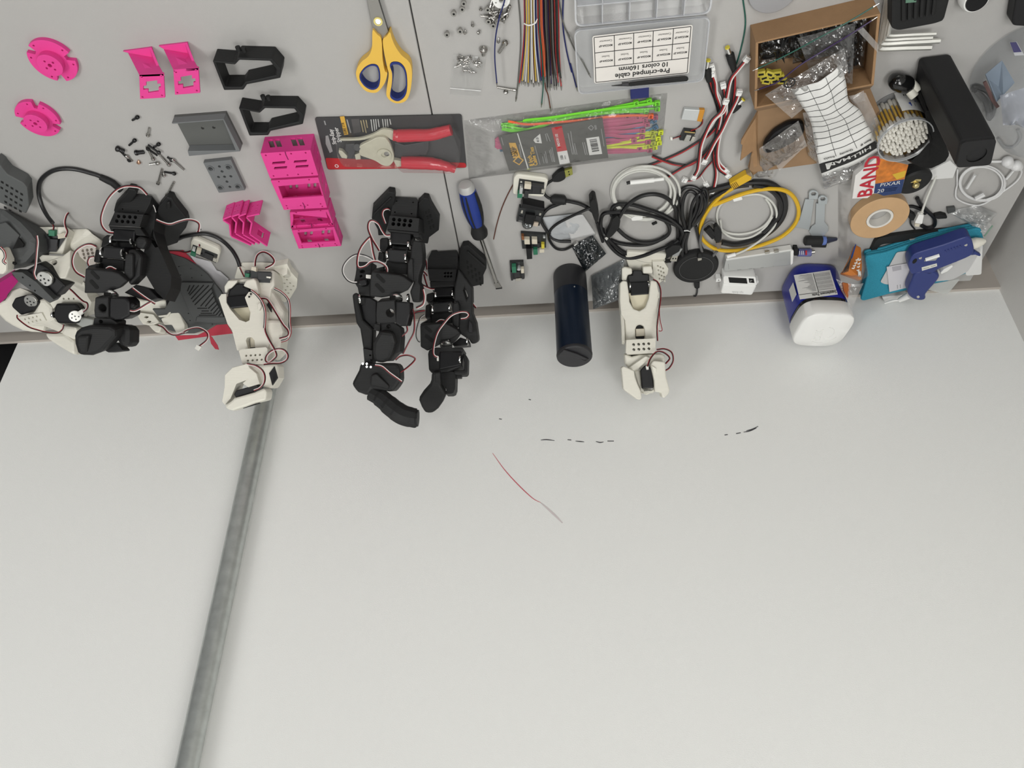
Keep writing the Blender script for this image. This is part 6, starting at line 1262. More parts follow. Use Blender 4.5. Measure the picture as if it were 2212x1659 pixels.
# ------------------------------------------------------------------ ethernet cable and the coils around it
t = cord('ethernet_cable', q(R3, (460, 255, .006), (340, 330, .005), (210, 460, .005), (120, 590, .004), (75, 730, .004), (85, 840, .004), (150, 920, .005), (260, 985, .006), (420, 1005, .006), (620, 985, .006), (850, 920, .006), (1050, 830, .006), (1190, 700, .006), (1245, 560, .006), (1220, 420, .006), (1130, 310, .007), (980, 265, .008), (780, 275, .009), (560, 330, .009), (380, 400, .008), (230, 460, .006)), .0030, M_cy, 'yellow ethernet cable in a big loop with its clear plug at the top', k=5)
MB().prism(rround(Q6.zs([(912, 1545), (1100, 1435), (1165, 1470), (1150, 1500), (950, 1610)], .013), .002), DN * .011).build('plug_boot', M_cy, t, bevel=.0012)
for k_ in range(4): MB().prism(Q6.zs([(922 + 18 * k_, 1548 - 9 * k_), (930 + 18 * k_, 1544 - 9 * k_), (972 + 16 * k_, 1600 - 10 * k_), (964 + 16 * k_, 1604 - 10 * k_)], .0134), DN * .0004).build('boot_rib', mat('rib_brown', (.18, .09, .01), .6), t)
MB().prism(Q6.zs([(1095, 1438), (1150, 1410), (1185, 1465), (1160, 1500), (1140, 1505)], .012), DN * .009).build('clear_plug', film('clear_plug', tint=(.95, .9, .7), haze=.15, gloss=.4, bump=.1), t, bevel=.0005)
t = cord('white_lead_coil', q(R3, (480, 1050, .013), (600, 1000, .012), (760, 900, .010), (880, 800, .009), (960, 700, .008), (985, 580, .007), (960, 470, .006), (880, 380, .005), (760, 330, .004), (600, 345, .003), (430, 380, .003), (310, 460, .003), (268, 590, .003), (300, 720, .003), (400, 790, .003), (560, 805, .004), (720, 770, .004), (850, 690, .005), (925, 570, .005), (905, 460, .004), (850, 380, .004)), .0017, M_cw, 'thin white charging lead coiled inside the yellow cable', k=5)
more(t, q(R3, (310, 640, .005), (330, 760, .005), (430, 840, .005), (560, 860, .005), (700, 830, .005), (840, 730, .006), (930, 600, .006)), .0017, M_cw)
MB().tube(q(R3, (490, 1045, .0135), (390, 1075, .014)), .0032, 10).build('plug_body', M_white, t, smooth=True)
MB().prism(R3.zs([(458, 395), (568, 362), (578, 398), (470, 425)], .012), DN * .006).build('plug_body', M_white, t, bevel=.001)
t = cord('black_cord_coil', q(R3, (160, 290, .004), (300, 250, .004), (500, 205, .004), (720, 185, .004), (900, 200, .004), (1030, 290, .004), (1085, 430, .004), (1070, 560, .004), (1000, 680, .004), (880, 790, .004), (700, 880, .004), (500, 930, .005), (330, 905, .006)), .0044, M_cb, 'thick black power cord coiled under the yellow ethernet cable', k=5)
more(t, q(R3, (700, 220, .006), (880, 260, .006), (990, 350, .006), (1030, 460, .006), (1010, 580, .006), (930, 680, .006), (820, 780, .006)), .0040, M_cb, k=5)
more(t, q(R3, (170, 400, .004), (300, 320, .004), (480, 240, .004), (650, 215, .005)), .0036, M_cb, k=5)
t = cord('grey_usb_cable', q(R3, (270, 1010, .010), (200, 1080, .009), (120, 1060, .008), (75, 960, .008), (75, 850, .008), (110, 720, .009), (180, 660, .010), (240, 670, .012)), .0022, M_cg, 'short grey cable with a black plug inside the yellow loop', k=5)
MB().prism(rround(R3.zs([(235, 730), (275, 715), (330, 790), (325, 880), (280, 915), (240, 890)], .018), .002), DN * .010).build('plug_body', M_bprint, t, bevel=.0015)
MB().prism(R3.zs([(255, 915), (325, 905), (320, 975), (275, 985)], .015), DN * .005).build('plug_shell', mat('plug_bronze', (.28, .23, .18), .3, .8), t, bevel=.0004)
for x0, y0, x1, y1 in ((135, 745, 225, 845), (165, 720, 240, 810)): MB().tube(q(R3, (x0, y0, .014), (x1, y1, .015)), .0035, 8).build('strap', M_bprint, t, smooth=True)

# ------------------------------------------------------------------ red and black lead bundle with plugs
def lead(pts, label, cols='rb', r=.0010, ends=(), z=.002, plug=None):
    P = crom([Q6.z(p[0], p[1], p[2] if len(p) > 2 else z) for p in pts], 6); t = thing('battery_lead', V((P[0].x, P[0].y, ZD)), label, 'cable', 'red and black leads'); n = len(P)
    for k, c in enumerate(cols):
        Q_ = []
        for i, p in enumerate(P):
            w = (P[min(i + 1, n - 1)] - P[max(i - 1, 0)]).cross(UP).normalized(); Q_.append(p + w * ((k - (len(cols) - 1) / 2) * r * 1.9))
        MB().tube(Q_, r, 6).build('strand', {'r': M_wred2, 'b': M_wblk, 'w': M_wwht}[c], t, smooth=True)
    for e in ends:
        if e == 0: d = (P[0] - P[2]).normalized(); c = P[0]
        else: d = (P[-1] - P[-3]).normalized(); c = P[-1]
        s_ = d.cross(UP).normalized()
        MB().box(c + d * .003, .0068, .0075, .0050, s_, d).build('connector', M_white if cols != 'rwb2' else M_wclip, t, bevel=.0004)
        for j in (-1, 0, 1): MB().box(c + d * .0045 + s_ * (j * .0018) + UP * .0026, .0008, .002, .0003, s_, d).build('contact', M_pg, t)
    if plug:
        (x0, y0), (x1, y1), (x2, y2) = plug
        MB().tube(q(Q6, (x0, y0, .006), ((x0 + x1) / 2, (y0 + y1) / 2, .006), (x1, y1, .006)), [.0035, .0048, .0052], 12).build('plug_body', M_bprint, t, smooth=True)
        MB().tube(q(Q6, (x1, y1, .006), (x2, y2, .006)), .0027, 12).build('plug_barrel', M_chrome, t, smooth=True)
        d = (Q6.z(x2, y2, .006) - Q6.z(x1, y1, .006)).normalized(); MB().tube([Q6.z(x2, y2, .006), Q6.z(x2, y2, .006) + d * .0018], .0029, 12).build('plug_ring', mat('plug_yellow', (.65, .55, .05), .4), t)
    return t
M_wred2 = mat('lead_red', (.36, .015, .018), .4)
lead([(680, 380), (710, 480), (755, 600), (790, 740), (780, 850), (700, 970), (560, 1070), (380, 1180), (180, 1270), (0, 1335), (-190, 1390)], 'black lead with barrel plug, running furthest left from the bundle', plug=((685, 390), (660, 250), (672, 165)), r=.0012)
lead([(955, 260), (965, 420), (940, 640), (880, 800), (780, 980), (690, 1130), (600, 1240), (480, 1310), (330, 1390), (190, 1480)], 'red lead with the biggest barrel plug, crossing the bundle', plug=((962, 262), (915, 90), (890, 20)), r=.0012, z=.006)
lead([(960, 700), (880, 800), (780, 1000), (640, 1200), (470, 1325), (330, 1325), (200, 1290), (50, 1230)], 'lead with barrel plug pointing right, half under the bundle', plug=((940, 730), (1010, 650), (1060, 600)), r=.0012, z=.003)
lead([(720, 260), (740, 350), (740, 470), (800, 600), (800, 720), (780, 900), (745, 1100), (735, 1240), (760, 1420), (740, 1560), (725, 1600)], 'three-wire lead with white connectors, leftmost top one', 'wrb', ends=(0, 1), z=.004)
lead([(720, 330), (750, 420), (760, 540), (810, 700), (800, 840), (765, 1000), (760, 1150), (790, 1300), (860, 1380)], 'three-wire lead under the left white connector', 'wrb', ends=(0, 1), z=.006)
lead([(845, 460), (860, 560), (870, 700), (850, 850), (800, 1000), (770, 1200), (790, 1360), (880, 1435)], 'three-wire lead with its white connector in the middle', 'wrb', ends=(0, 1), z=.008)
lead([(1085, 165), (1000, 270), (920, 380), (880, 560), (850, 720), (760, 800), (690, 900), (600, 1060), (575, 1240)], 'three-wire lead with its white connector furthest right', 'wrb', ends=(0,), z=.010)
lead([(860, 640), (810, 740), (720, 830), (650, 960), (590, 1120), (570, 1280), (555, 1380), (520, 1450)], 'three-wire lead whose connector lies across the bundle', 'wrb', ends=(0, 1), z=.012)
lead([(1010, 540), (980, 620), (900, 780), (820, 950), (740, 1080), (680, 1200), (640, 1270)], 'three-wire lead with the connector right of the crossing', 'wrb', ends=(0, 1), z=.010)
lead([(820, 900), (780, 1100), (750, 1240), (640, 1370), (560, 1470), (470, 1505), (430, 1500)], 'thin red and black lead ending in a clear connector at the lower left', 'rb', r=.0007, ends=(1,), z=.004)
lead([(580, 1420), (610, 1480), (640, 1530)], 'short white lead with a tiny clear connector', 'w', r=.0007, ends=(1,), z=.002)

# ------------------------------------------------------------------ battery and tiny radio board
t = thing('lipo_battery', Q6.z(480, 770), 'small flat silver battery with an orange taped end', 'battery')
MB().prism(rround(Q6.zs([(405, 705), (580, 715), (548, 840), (373, 822)], .006), .001), DN * .0058).build('cell', mat('battery_foil', (.56, .58, .58), .35, .3), t, bevel=.0012)
MB().prism(rround(Q6.zs([(575, 712), (638, 715), (600, 850), (545, 840)], .0056), .001), DN * .0052).build('taped_end', mat('kapton', (.55, .24, .02), .35), t, bevel=.0008)
for dx in (0, 7): MB().tube(crom(q(Q6, (605 + dx, 820, .003), (595 + dx, 870, .002), (540 + dx, 920, .002), (470 + dx, 945, .0075)), 5), .0007, 6).build('lead_wire', M_wred2 if dx else M_wblk, t)
t, C = board(Q6, [(405, 945), (535, 960), (490, 1062), (352, 1052)], .007, 'radio_board', 'tiny black radio module with a silver shield, below the flat battery', (('shield', mat('shield_can', (.45, .45, .42), .35, .6), .3, .3, .72, .98, .0028), ('usb_port', M_tin, .82, .4, 1.08, .9, .003), ('pad_row', mat('gold_pad', (.5, .38, .15), .3, .8), .05, .02, .95, .14, .0006)), th=.0066)
for dx in (0, 6): MB().tube(crom(q(Q6, (275, 1030 + dx, .002), (320, 1015 + dx, .002), (362, 1000 + dx, .006)), 4), .0006, 6).build('lead_wire', M_wred2 if dx else M_wblk, t)
MB().prism(Q6.zs([(248, 1020), (275, 1025), (272, 1055), (250, 1052)], .003), DN * .0028).build('connector', M_wclip, t, bevel=.0003)

# ------------------------------------------------------------------ hub, travel router, glue, spanners
t = thing('usb_hub', R3.z(760, 1150), 'long light grey aluminium USB hub leaning beside the yellow cable', 'hub')
M_alu = mat('anodised_silver', (.50, .51, .50), .38, .5, bump=.05)
MB().prism(rround(R3.zs([(372, 1120), (1170, 1000), (1192, 1030), (1150, 1180), (365, 1255), (350, 1230)], .013), .003), DN * .0122).build('hub_body', M_alu, t, bevel=.0016)
MB().prism(R3.zs([(378, 1105), (1165, 990), (1168, 1008), (380, 1124)], .0125), DN * .011).build('port_side', mat('hub_white', (.68, .68, .66), .4), t, bevel=.0008)
for x in (845, 955): MB().prism(R3.zs([(x, 1022 - (x - 845) * .12), (x + 55, 1014 - (x - 845) * .12), (x + 52, 1038 - (x - 845) * .12), (x, 1046 - (x - 845) * .12)], .0138), DN * .004).build('port', M_tin, t, bevel=.0004)
MB().prism(rround(R3.zs([(1150, 1010), (1188, 1005), (1175, 1160), (1150, 1178)], .0142), .002), DN * .003).build('end_cap', M_white, t, bevel=.0006)
lines(R3, t, M_pg, [(510, 1236, 560, 1228), (650, 1222, 690, 1216), (790, 1208, 830, 1204), (405, 1160, 412, 1225), (940, 1186, 944, 1192)], .0133, 5, 'port_marks')
t = thing('travel_router', R3.z(530, 1400), 'small white travel router with a black display, at the desk edge', 'router')
MB().prism(rround(R3.zs([(345, 1312), (735, 1318), (752, 1420), (345, 1400)], .020), .004), DN * .0198).build('case_top', M_white, t, bevel=.0025)
hz_ = ZD
MB().prism(rround(R3.zs([(342, 1402), (750, 1420), (690, 1540), (315, 1518)], .022), .004), DN * .0218).build('case_front', M_white, t, bevel=.003)
MB().prism(R3.zs([(405, 1322), (622, 1335), (634, 1398), (418, 1386)], .0204), DN * .0006).build('display', M_hole, t)
MB().prism(R3.zs([(648, 1336), (708, 1340), (718, 1390), (656, 1386)], .0204), DN * .0006).build('display', M_hole, t)
lines(R3, t, M_pw, [(666, 1358, 690, 1360), (668, 1368, 676, 1376)], .0206, 6, 'display_mark')
MB().prism(rround(R3.zs([(262, 1342), (320, 1342), (318, 1372), (256, 1380)], .012), .001), DN * .0118).build('mount_tab', M_white, t, bevel=.0006)
MB().prism(R3.zs([(280, 1352), (300, 1350), (300, 1364), (282, 1366)], .0123), DN * .0004).build('tab_hole', M_pg, t)
MB().prism(rround(R3.zs([(745, 1360), (770, 1368), (762, 1395), (748, 1398)], .012), .001), DN * .0118).build('mount_tab', M_white, t, bevel=.0006)
rr_, uu_ = (R3.z(460, 1475) - R3.z(600, 1480)), (R3.z(530, 1520) - R3.z(530, 1440))
text('tp-link', R3.z(585, 1492, .0222), rr_, uu_, .0075, mat('faint_grey', (.5, .5, .49), .5), t)
t = thing('glue_tube', R3.z(1480, 885), 'black capped glue tube with a blue printed pointed end, upper of the two', 'glue tube', 'small glue tubes')
MB().tube(q(R3, (1315, 885, .007), (1330, 885, .007), (1500, 885, .007), (1520, 885, .007)), [.0055, .0075, .0072, .007], 12).build('cap', M_bprint, t, smooth=True)
MB().tube(q(R3, (1515, 885, .0065), (1600, 882, .006), (1700, 868, .003)), [.0062, .0058, .003, .0015], 10, flat=.6).build('tube_body', mat('tube_blueblack', (.02, .025, .05), .3), t, smooth=True)
MB().tube(q(R3, (1508, 885, .0067), (1560, 884, .0064)), .0070, 12).build('blue_band', mat('tube_blue', (.10, .16, .42), .35), t, smooth=True)
tag(MB().prism(R3.zs([(1405, 930), (1588, 930), (1578, 975), (1398, 970)], .009), DN * .009).build('tube_cap', M_bprint, bevel=.002), 'black loose cap lying just below the pointed glue tube', 'cap')
t = thing('glue_tube', R3.z(1310, 1030), 'glue tube with a printed blue and red label and metal nozzle, lower of the two', 'glue tube', 'small glue tubes')
MB().prism(rround(R3.zs([(1192, 985), (1240, 985), (1240, 1062), (1190, 1065)], .010), .001), DN * .0095).build('cap', M_bprint, t, bevel=.001)
MB().tube(q(R3, (1235, 1025, .0065), (1385, 1025, .0065), (1395, 1022, .0065)), [.0064, .0066, .005], 12).build('tube_body', mat('tube_purple', (.12, .13, .30), .35), t, smooth=True)
lines(R3, t, M_cardred, [(1335, 1000, 1335, 1055)], .0133, 22, 'red_print'); lines(R3, t, M_pw, [(1255, 1005, 1255, 1050), (1280, 1005, 1280, 1050), (1300, 1005, 1300, 1050)], .0133, 7, 'white_print')
MB().tube(q(R3, (1392, 1020, .0065), (1435, 1015, .0065)), .003, 10).build('nozzle', M_tin, t, smooth=True)
def spanner(ring, neck, head, label):
    t = thing('flat_spanner', R3.z(*neck[0]), label, 'spanner', 'flat stamped spanners'); m = mat('zinc_plate', (.52, .56, .58), .35, .7, bump=.04)
    (cx, cy) = ring; o_ = [(cx + 58 * math.cos(a), cy + 44 * math.sin(a)) for a in [math.radians(d) for d in range(160, 381, 20)]] + [(cx + 48, cy + 58), (cx - 58, cy + 62)]
    MB().prism(R3.zs(o_, .0055), DN * .0022, [[R3.z(cx + 34 * math.cos(a), cy - 4 + 26 * math.sin(a), .0055) for a in [math.radians(60 * k) for k in range(6)]]]).build('ring_end', m, t, bevel=.0003)
    MB().prism(R3.zs(neck + head, .0035), DN * .0022).build('shank', m, t, bevel=.0004)
spanner((1425, 330), [(1325, 392), (1430, 392), (1395, 640)], [(1385, 700), (1370, 760), (1300, 740), (1190, 720), (1200, 690), (1255, 640)], 'flat stamped steel spanner, left one beside the yellow cable')
spanner((1535, 392), [(1455, 440), (1562, 440), (1555, 660)], [(1600, 720), (1600, 770), (1540, 830), (1400, 828), (1370, 780), (1400, 720), (1445, 690), (1448, 640)], 'flat stamped steel spanner, right one above the glue tubes')

# ------------------------------------------------------------------ supplement jar
u0, v0 = 1746, 602; hj = hgt(u0, v0, 715); jb = Z(u0, v0); jt = jb + UP * hj; a_ = 57 * (jt - CAM).dot(f_) / FPX
t = thing('supplement_jar', jb, 'square blue supplement jar with a white ribbed screw lid', 'jar')
rot = math.radians(-8); jx = V((math.cos(rot), math.sin(rot), 0)); jy = V((-math.sin(rot), math.cos(rot), 0))
def sq(k, z, e=3.6, n=48):
    out = []
    for i in range(n):
        th_ = 2 * math.pi * i / n; c_, s_ = math.cos(th_), math.sin(th_)
        out.append(jb + jx * (a_ * k * math.copysign(abs(c_) ** (2 / e), c_)) + jy * (a_ * k * math.copysign(abs(s_) ** (2 / e), s_)) + UP * z)
    return out
M_jblue = mat('jar_blue', (.004, .012, .24), .3, coat=.2); M_jblack = mat('jar_black_gloss', (.006, .006, .007), .12, coat=.4)
MB().rings([sq(.86, .0), sq(.94, .004), sq(.96, .012), sq(.965, hj * .64), sq(.95, hj * .66)]).build('body', M_jblue, t, smooth=True)
MB().rings([sq(.935, hj * .655), sq(.93, hj * .69), sq(.90, hj * .72), sq(.90, hj * .76)]).build('neck', M_jblack, t, smooth=True)
MB().rings([sq(.98, hj * .735), sq(1.0, hj * .745), sq(1.0, hj * .955), sq(.985, hj * .985), sq(.94, hj), sq(.5, hj + .0003), sq(.02, hj + .0003)]).build('lid', M_white, t, smooth=True)
fo = jb + jy * (a_ * .968) + UP * .02; fn = jy
LQ = [Pn(*R5(x, y), fo, fn) for x, y in ((1035, 662), (470, 735), (380, 375), (920, 300))]   # text frame lower-left .. going up = towards the lid
LQ = [LQ[3], LQ[2], LQ[1], LQ[0]]
lb = MB().prism(LQ, fn * -.0004).build('facts_label', mat('label_white', (.74, .74, .72), .5), t)
def jq(s, v): return quadmap(*LQ, s, v) + fn * .0004
Rj, Uj = LQ[1] - LQ[0], LQ[3] - LQ[0]
text('Supplement Facts', jq(.02, .86), Rj, Uj, Uj.length * .135, M_pk, lb, bold=True, squeeze=.86, lift=.0004)
for k in range(14):
    v_ = .06 + .052 * k; mb = MB(); s0 = .04
    x_ = .04
    mb.prism([jq(x_, v_), jq(.46, v_), jq(.46, v_ + .022), jq(x_, v_ + .022)], fn * -.0002); mb.build('facts_row', M_pg if k % 3 else mat('print_mid', (.42, .42, .42), .6), lb)
    MB().prism([jq(.52, v_), jq(.6 + .36 * random.random(), v_), jq(.6 + .36 * random.random(), v_ + .022), jq(.52, v_ + .022)], fn * -.0002).build('facts_row', M_pg, lb)
MB().prism([jq(.47, .04), jq(.485, .04), jq(.485, .82), jq(.47, .82)], fn * -.0002).build('facts_rule', M_pk, lb)
MB().prism([jq(.0, .82), jq(1, .82), jq(1, .835), jq(.0, .835)], fn * -.0002).build('facts_rule', M_pk, lb)
lift_ = jt + UP * .0004
el = (Z(1780, 690, hj) - Z(1768, 735, hj)).normalized(); lr = UP.cross(el)
M_emb = M_white
te = text('CLIK', Z(1772, 736, hj + .0006), el, lr, .016, M_emb, t, name='embossed_word', squeeze=.9)
q_ = te.modifiers.new('thickness', 'SOLIDIFY'); q_.thickness = .0008
def emb(pts): MB().tube(crom([Z(*R5(x, y), hj + .0006) for x, y in pts], 5), .0006, 6).build('embossed_arc', M_emb, t, smooth=True)
emb([(905, 1155), (960, 1175), (985, 1215), (960, 1270), (900, 1310), (845, 1328)]); emb([(655, 1370), (720, 1388), (820, 1385), (930, 1355), (1010, 1305)])
MB().prism([jb + jx * (-a_ * .972) + jy * (a_ * y_) + UP * z_ for y_, z_ in ((.1, .03), (.55, .03), (.55, .055), (.1, .055))], jx * .0004).build('side_print', M_pw, t)

# ------------------------------------------------------------------ orange packet in a clear bag
t = thing('orange_packet', R5.z(1250, 300), 'orange printed snack packet in a folded clear bag right of the jar', 'packet')
M_or = mat('orange_print', (.48, .15, .02), .4, coat=.2)
MB().prism([Z(*R5(x, y), z) for x, y, z in ((1105, 345, .050), (1180, 260, .045), (1250, 130, .035), (1310, -80, .012), (1385, -40, .012), (1402, 230, .035), (1395, 450, .052))], V((0, -.012, -.008))).build('packet_panel', M_or, t, bevel=.002)
MB().prism([Z(*R5(x, y), z) for x, y, z in ((1110, 480, .055), (1240, 505, .055), (1185, 745, .075), (1130, 600, .065))], V((0, -.012, -.008))).build('packet_panel', mat('orange_print_dark', (.36, .10, .02), .4), t, bevel=.001)
MB().prism([Z(*R5(x, y), z) for x, y, z in ((1250, 130, .0362), (1310, -80, .0132), (1300, -90, .0132), (1230, 100, .0362))], V((0, -.001, -.0005))).build('blue_stripe', mat('blue_stripe', (.02, .07, .30), .4), t)
for k in range(4): MB().tube([Z(*R5(1110 + 24 * k, 345 - 8 * k), .052), Z(*R5(1150 + 22 * k, 262 - 30 * k), .049), Z(*R5(1195 + 14 * k, 200 - 34 * k), .045)], .0007, 5).build('dark_stripe', M_pk, t)
for k, (x0, y0, x1, y1) in enumerate(((1245, 270, 1285, 255), (1262, 235, 1300, 215), (1285, 195, 1322, 170), (1305, 150, 1345, 120), (1318, 300, 1352, 290), (1322, 250, 1358, 235), (1330, 205, 1366, 185), (1340, 150, 1372, 130), (1340, 395, 1345, 310), (1362, 400, 1366, 320))): MB().tube([Z(*R5(x0, y0), .0485), Z(*R5((x0 + x1) / 2 + 8, (y0 + y1) / 2 + 14), .0495), Z(*R5(x1, y1), .0485)], .0011, 5).build('lettering', M_pw, t)
M_bagC = film('cloudy_bag', haze=.30, hazecol=(.62, .60, .58), gloss=.45, rough=.16, bump=.7, bscale=70)
sheet([Z(*R5(1005, 430), .045), Z(*R5(1420, 495), .056), Z(*R5(1235, 900), .085), Z(*R5(1170, 760), .075)], 14, 18, .004, 60, 6, lift=lambda s, v: .006 * math.sin(math.pi * s)).build('bag_fold', M_bagC, t, smooth=True)
sheet([Z(*R5(1010, 150), .016), Z(*R5(1440, 70), .012), Z(*R5(1500, 380), .050), Z(*R5(1005, 440), .056)], 16, 18, .004, 60, 1, lift=lambda s, v: .010 * math.sin(math.pi * s)).build('bag_film', film('thin_cloudy_bag', haze=.08, hazecol=(.7, .68, .66), gloss=.35, rough=.14, bump=.7, bscale=60), t, smooth=True)
sheet([Z(1812, 400, .002), Z(1838, 400, .010), Z(1836, 560, .012), Z(1812, 555, .002)], 8, 24, .003, 60, 4).build('bag_tail', film('thin_cloudy_bag'), t, smooth=True)

# ------------------------------------------------------------------ tray frame, blue cloth, cards, glue gun
t = thing('picture_frame', R4.z(900, 880), 'black rounded frame lying under the blue cloth', 'frame')
fo_ = rround(R4.zs([(385, 1118), (470, 930), (900, 868), (1370, 838), (1470, 900), (1300, 1180), (500, 1240)], .0075), .010)
fi_ = rround(R4.zs([(455, 1100), (500, 1000), (940, 940), (1280, 905), (1340, 930), (1230, 1130), (540, 1180)], .0075), .008)
MB().prism(fo_, DN * .0072, [fi_]).build('frame_ring', M_bprint, t, bevel=.002)
MB().prism(R4.zs([(828, 945), (1095, 908), (1105, 925), (1060, 945), (840, 960)], .0098), DN * .002).build('grey_tag', M_alu, t, bevel=.0004)
zc_ = .018
t = thing('blue_cloth', R4.z(900, 1200), 'folded bright blue microfibre cloth under the glue gun', 'cloth')
M_cloth = mat('blue_cloth', (.045, .30, .42), .95, bump=.9, bscale=1400, var=.10, vscale=500, spec=.1)
for i_, (dz_, sc_) in enumerate(((zc_, 1.0), (zc_ - .005, .985), (zc_ - .010, .99))):
    P = R4.zs([(345, 1128), (560, 1090), (830, 1000), (1060, 925), (1560, 826), (1605, 832), (1640, 965), (1560, 1262), (1180, 1420), (620, 1530), (330, 1608), (298, 1598), (372, 1330)], zc_)
    c_ = sum(P, V()) / len(P); P = rround([V((c_.x + (p.x - c_.x) * sc_, c_.y + (p.y - c_.y) * sc_, ZD + dz_)) for p in P], .006, 3)
    MB().prism(P, DN * .0047).build('fold', M_cloth, t, bevel=.003, smooth=True)
def card(name, pts, z, m, label, cat='card', th=.0008): return tag(MB().prism(rround(R4.zs(pts, z), .004, 4), DN * th).build(name, m), label, cat)
card('green_card', [(690, 1082), (920, 1055), (1560, 1000), (1600, 1060), (1460, 1290), (1290, 1380), (900, 1420), (570, 1430), (510, 1405)], zc_ + .0022, film('milky_card', haze=.62, hazecol=(.50, .62, .64), gloss=.2, rough=.3, bump=0), 'milky pale green plastic sheet lying on the blue cloth', 'plastic sheet')
card('clear_card', [(1000, 1440), (1380, 1370), (1245, 1530), (1215, 1535), (1000, 1480)], zc_ + .0012, film('clear_card', haze=.45, hazecol=(.66, .68, .66), gloss=.2, rough=.3, bump=0), 'clear plastic sheet sticking out under the glue gun handle', 'plastic sheet')
card('white_card', [(1440, 1000), (1625, 950), (1608, 1322), (1440, 1335)], zc_ + .0004, mat('card_white', (.66, .66, .65), .6), 'white card under the nozzle of the glue gun')
t = thing('printed_slip', R4.z(720, 1350), 'white printed slip of paper left of the glue gun handle', 'paper')
t.location.z = ZD + zc_ + .003
MB().prism(R4.zs([(580, 1240), (860, 1190), (905, 1440), (610, 1512)], zc_ + .004), DN * .0004).build('slip', mat('slip_paper', (.58, .57, .60), .7), t)
decal(R4.zs([(638, 1240), (735, 1222), (740, 1268), (645, 1288)], zc_ + .004), mat('slip_grey', (.38, .37, .40), .7), t, 'print'); lines(R4, t, M_pg, [(695, 1435, 698, 1475), (725, 1430, 730, 1470)], zc_ + .004, 8, 'print_lines')
zg = zc_ + .024
t = thing('glue_gun', V((R4.z(1200, 1150, zg).x, R4.z(1200, 1150, zg).y, ZD + zc_ + .003)), 'blue hot glue gun with white nozzle lying on the blue cloth', 'glue gun')
M_gun = mat('glue_gun_blue', (.020, .035, .17), .42)
MB().prism(crom(R4.zs([(880, 1105), (1000, 1060), (1200, 1000), (1420, 922), (1490, 925), (1518, 985), (1528, 1075), (1480, 1125), (1330, 1190), (1150, 1262), (1060, 1310), (930, 1300), (850, 1318), (818, 1225), (832, 1170)], zg), 3, True), DN * .020).build('barrel', M_gun, t, bevel=.004, smooth=True)
MB().prism(crom(R4.zs([(905, 1300), (1080, 1290), (1150, 1330), (1130, 1390), (1010, 1530), (1005, 1585), (950, 1606), (870, 1590), (820, 1545), (812, 1490), (850, 1400)], zg - .001), 3, True), DN * .019).build('grip', M_gun, t, bevel=.004, smooth=True)
MB().lathe(R4.z(1518, 985, zg - .012), (R4.z(1625, 962, zg - .012) - R4.z(1518, 985, zg - .012)), [(.0085, -.004), (.0085, .004), (.0055, .013), (.0025, .017)], 20).build('nozzle', M_wprint, t, smooth=True)
MB().tube(q(R4, (1620, 962, zg - .012), (1632, 960, zg - .012)), .0016, 8).build('nozzle_tip', M_tin, t)
MB().prism(R4.zs([(1165, 1305), (1200, 1270), (1290, 1222), (1302, 1238), (1240, 1290), (1170, 1322)], zg - .008), DN * .010).build('trigger', M_white, t, bevel=.001)
MB().prism(R4.zs([(1525, 1078), (1545, 1075), (1605, 1112), (1590, 1128), (1540, 1110), (1495, 1115)], zg - .006), DN * .006).build('stand_leg', M_gun, t, bevel=.001)
MB().prism(R4.zs([(960, 1246), (1124, 1202), (1128, 1232), (964, 1282)], zg + .0004), DN * .0006).build('sticker', mat('sticker', (.66, .66, .60), .5), t)
lines(R4, t, M_pg, [(975, 1262, 1040, 1245), (1060, 1236, 1110, 1222)], zg + .0006, 8, 'sticker_print')
MB().prism(R4.zs([(1005, 1140), (1150, 1098), (1150, 1125), (1110, 1170), (985, 1180)], zg + .0003), DN * .0006).build('window', mat('gun_window', (.30, .31, .30), .4), t)
MB().tube(q(R4, (1000, 1160, zg + .001), (1150, 1112, zg + .001)), .003, 8).build('glue_stick', M_white, t, smooth=True)
for x, y in ((945, 1142), (1440, 1000), (922, 1565)): MB().cyl(R4.z(x, y, zg - .0005), R4.z(x, y, zg + .0006), .0022, 10).build('screw', M_steel, t)
for x, y in ((1045, 1308), (1322, 1180)): MB().prism(circ(R4.z(x, y, zg - .001), .0030, 10, ry=.0018), DN * .0005).build('screw_hole', M_hole, t)
MB().prism(circ(R4.z(885, 1178, zg + .0004), .003, 12, ry=.0055), DN * .0006).build('rear_hole', M_hole, t)
for k in range(6): MB().tube(q(R4, (1215 + 32 * k, 1058 - 11 * k, zg), (1225 + 32 * k, 1075 - 11 * k, zg)), .0010, 6).build('grip_ridge', M_gun, t)
MB().tube(q(R4, (830, 1545, zg - .012), (770, 1575, zg - .016), (718, 1600, zg - .018)), [.0055, .005, .004], 10).build('cord_relief', M_white, t, smooth=True)
MB().tube(crom(q(R4, (720, 1600, zg - .018), (650, 1605, zg - .02), (560, 1632, zg - .024)), 4), .0018, 8).build('cord', M_white, t, smooth=True)
t = tag(MB().prism(R4.zs([(530, 1570), (800, 1540), (810, 1560), (590, 1640), (565, 1640)], zc_ - .008), DN * .009).build('white_box', mat('card_white', (.66,) * 3), bevel=.001), 'edge of a white box under the blue cloth by the wall', 'box')

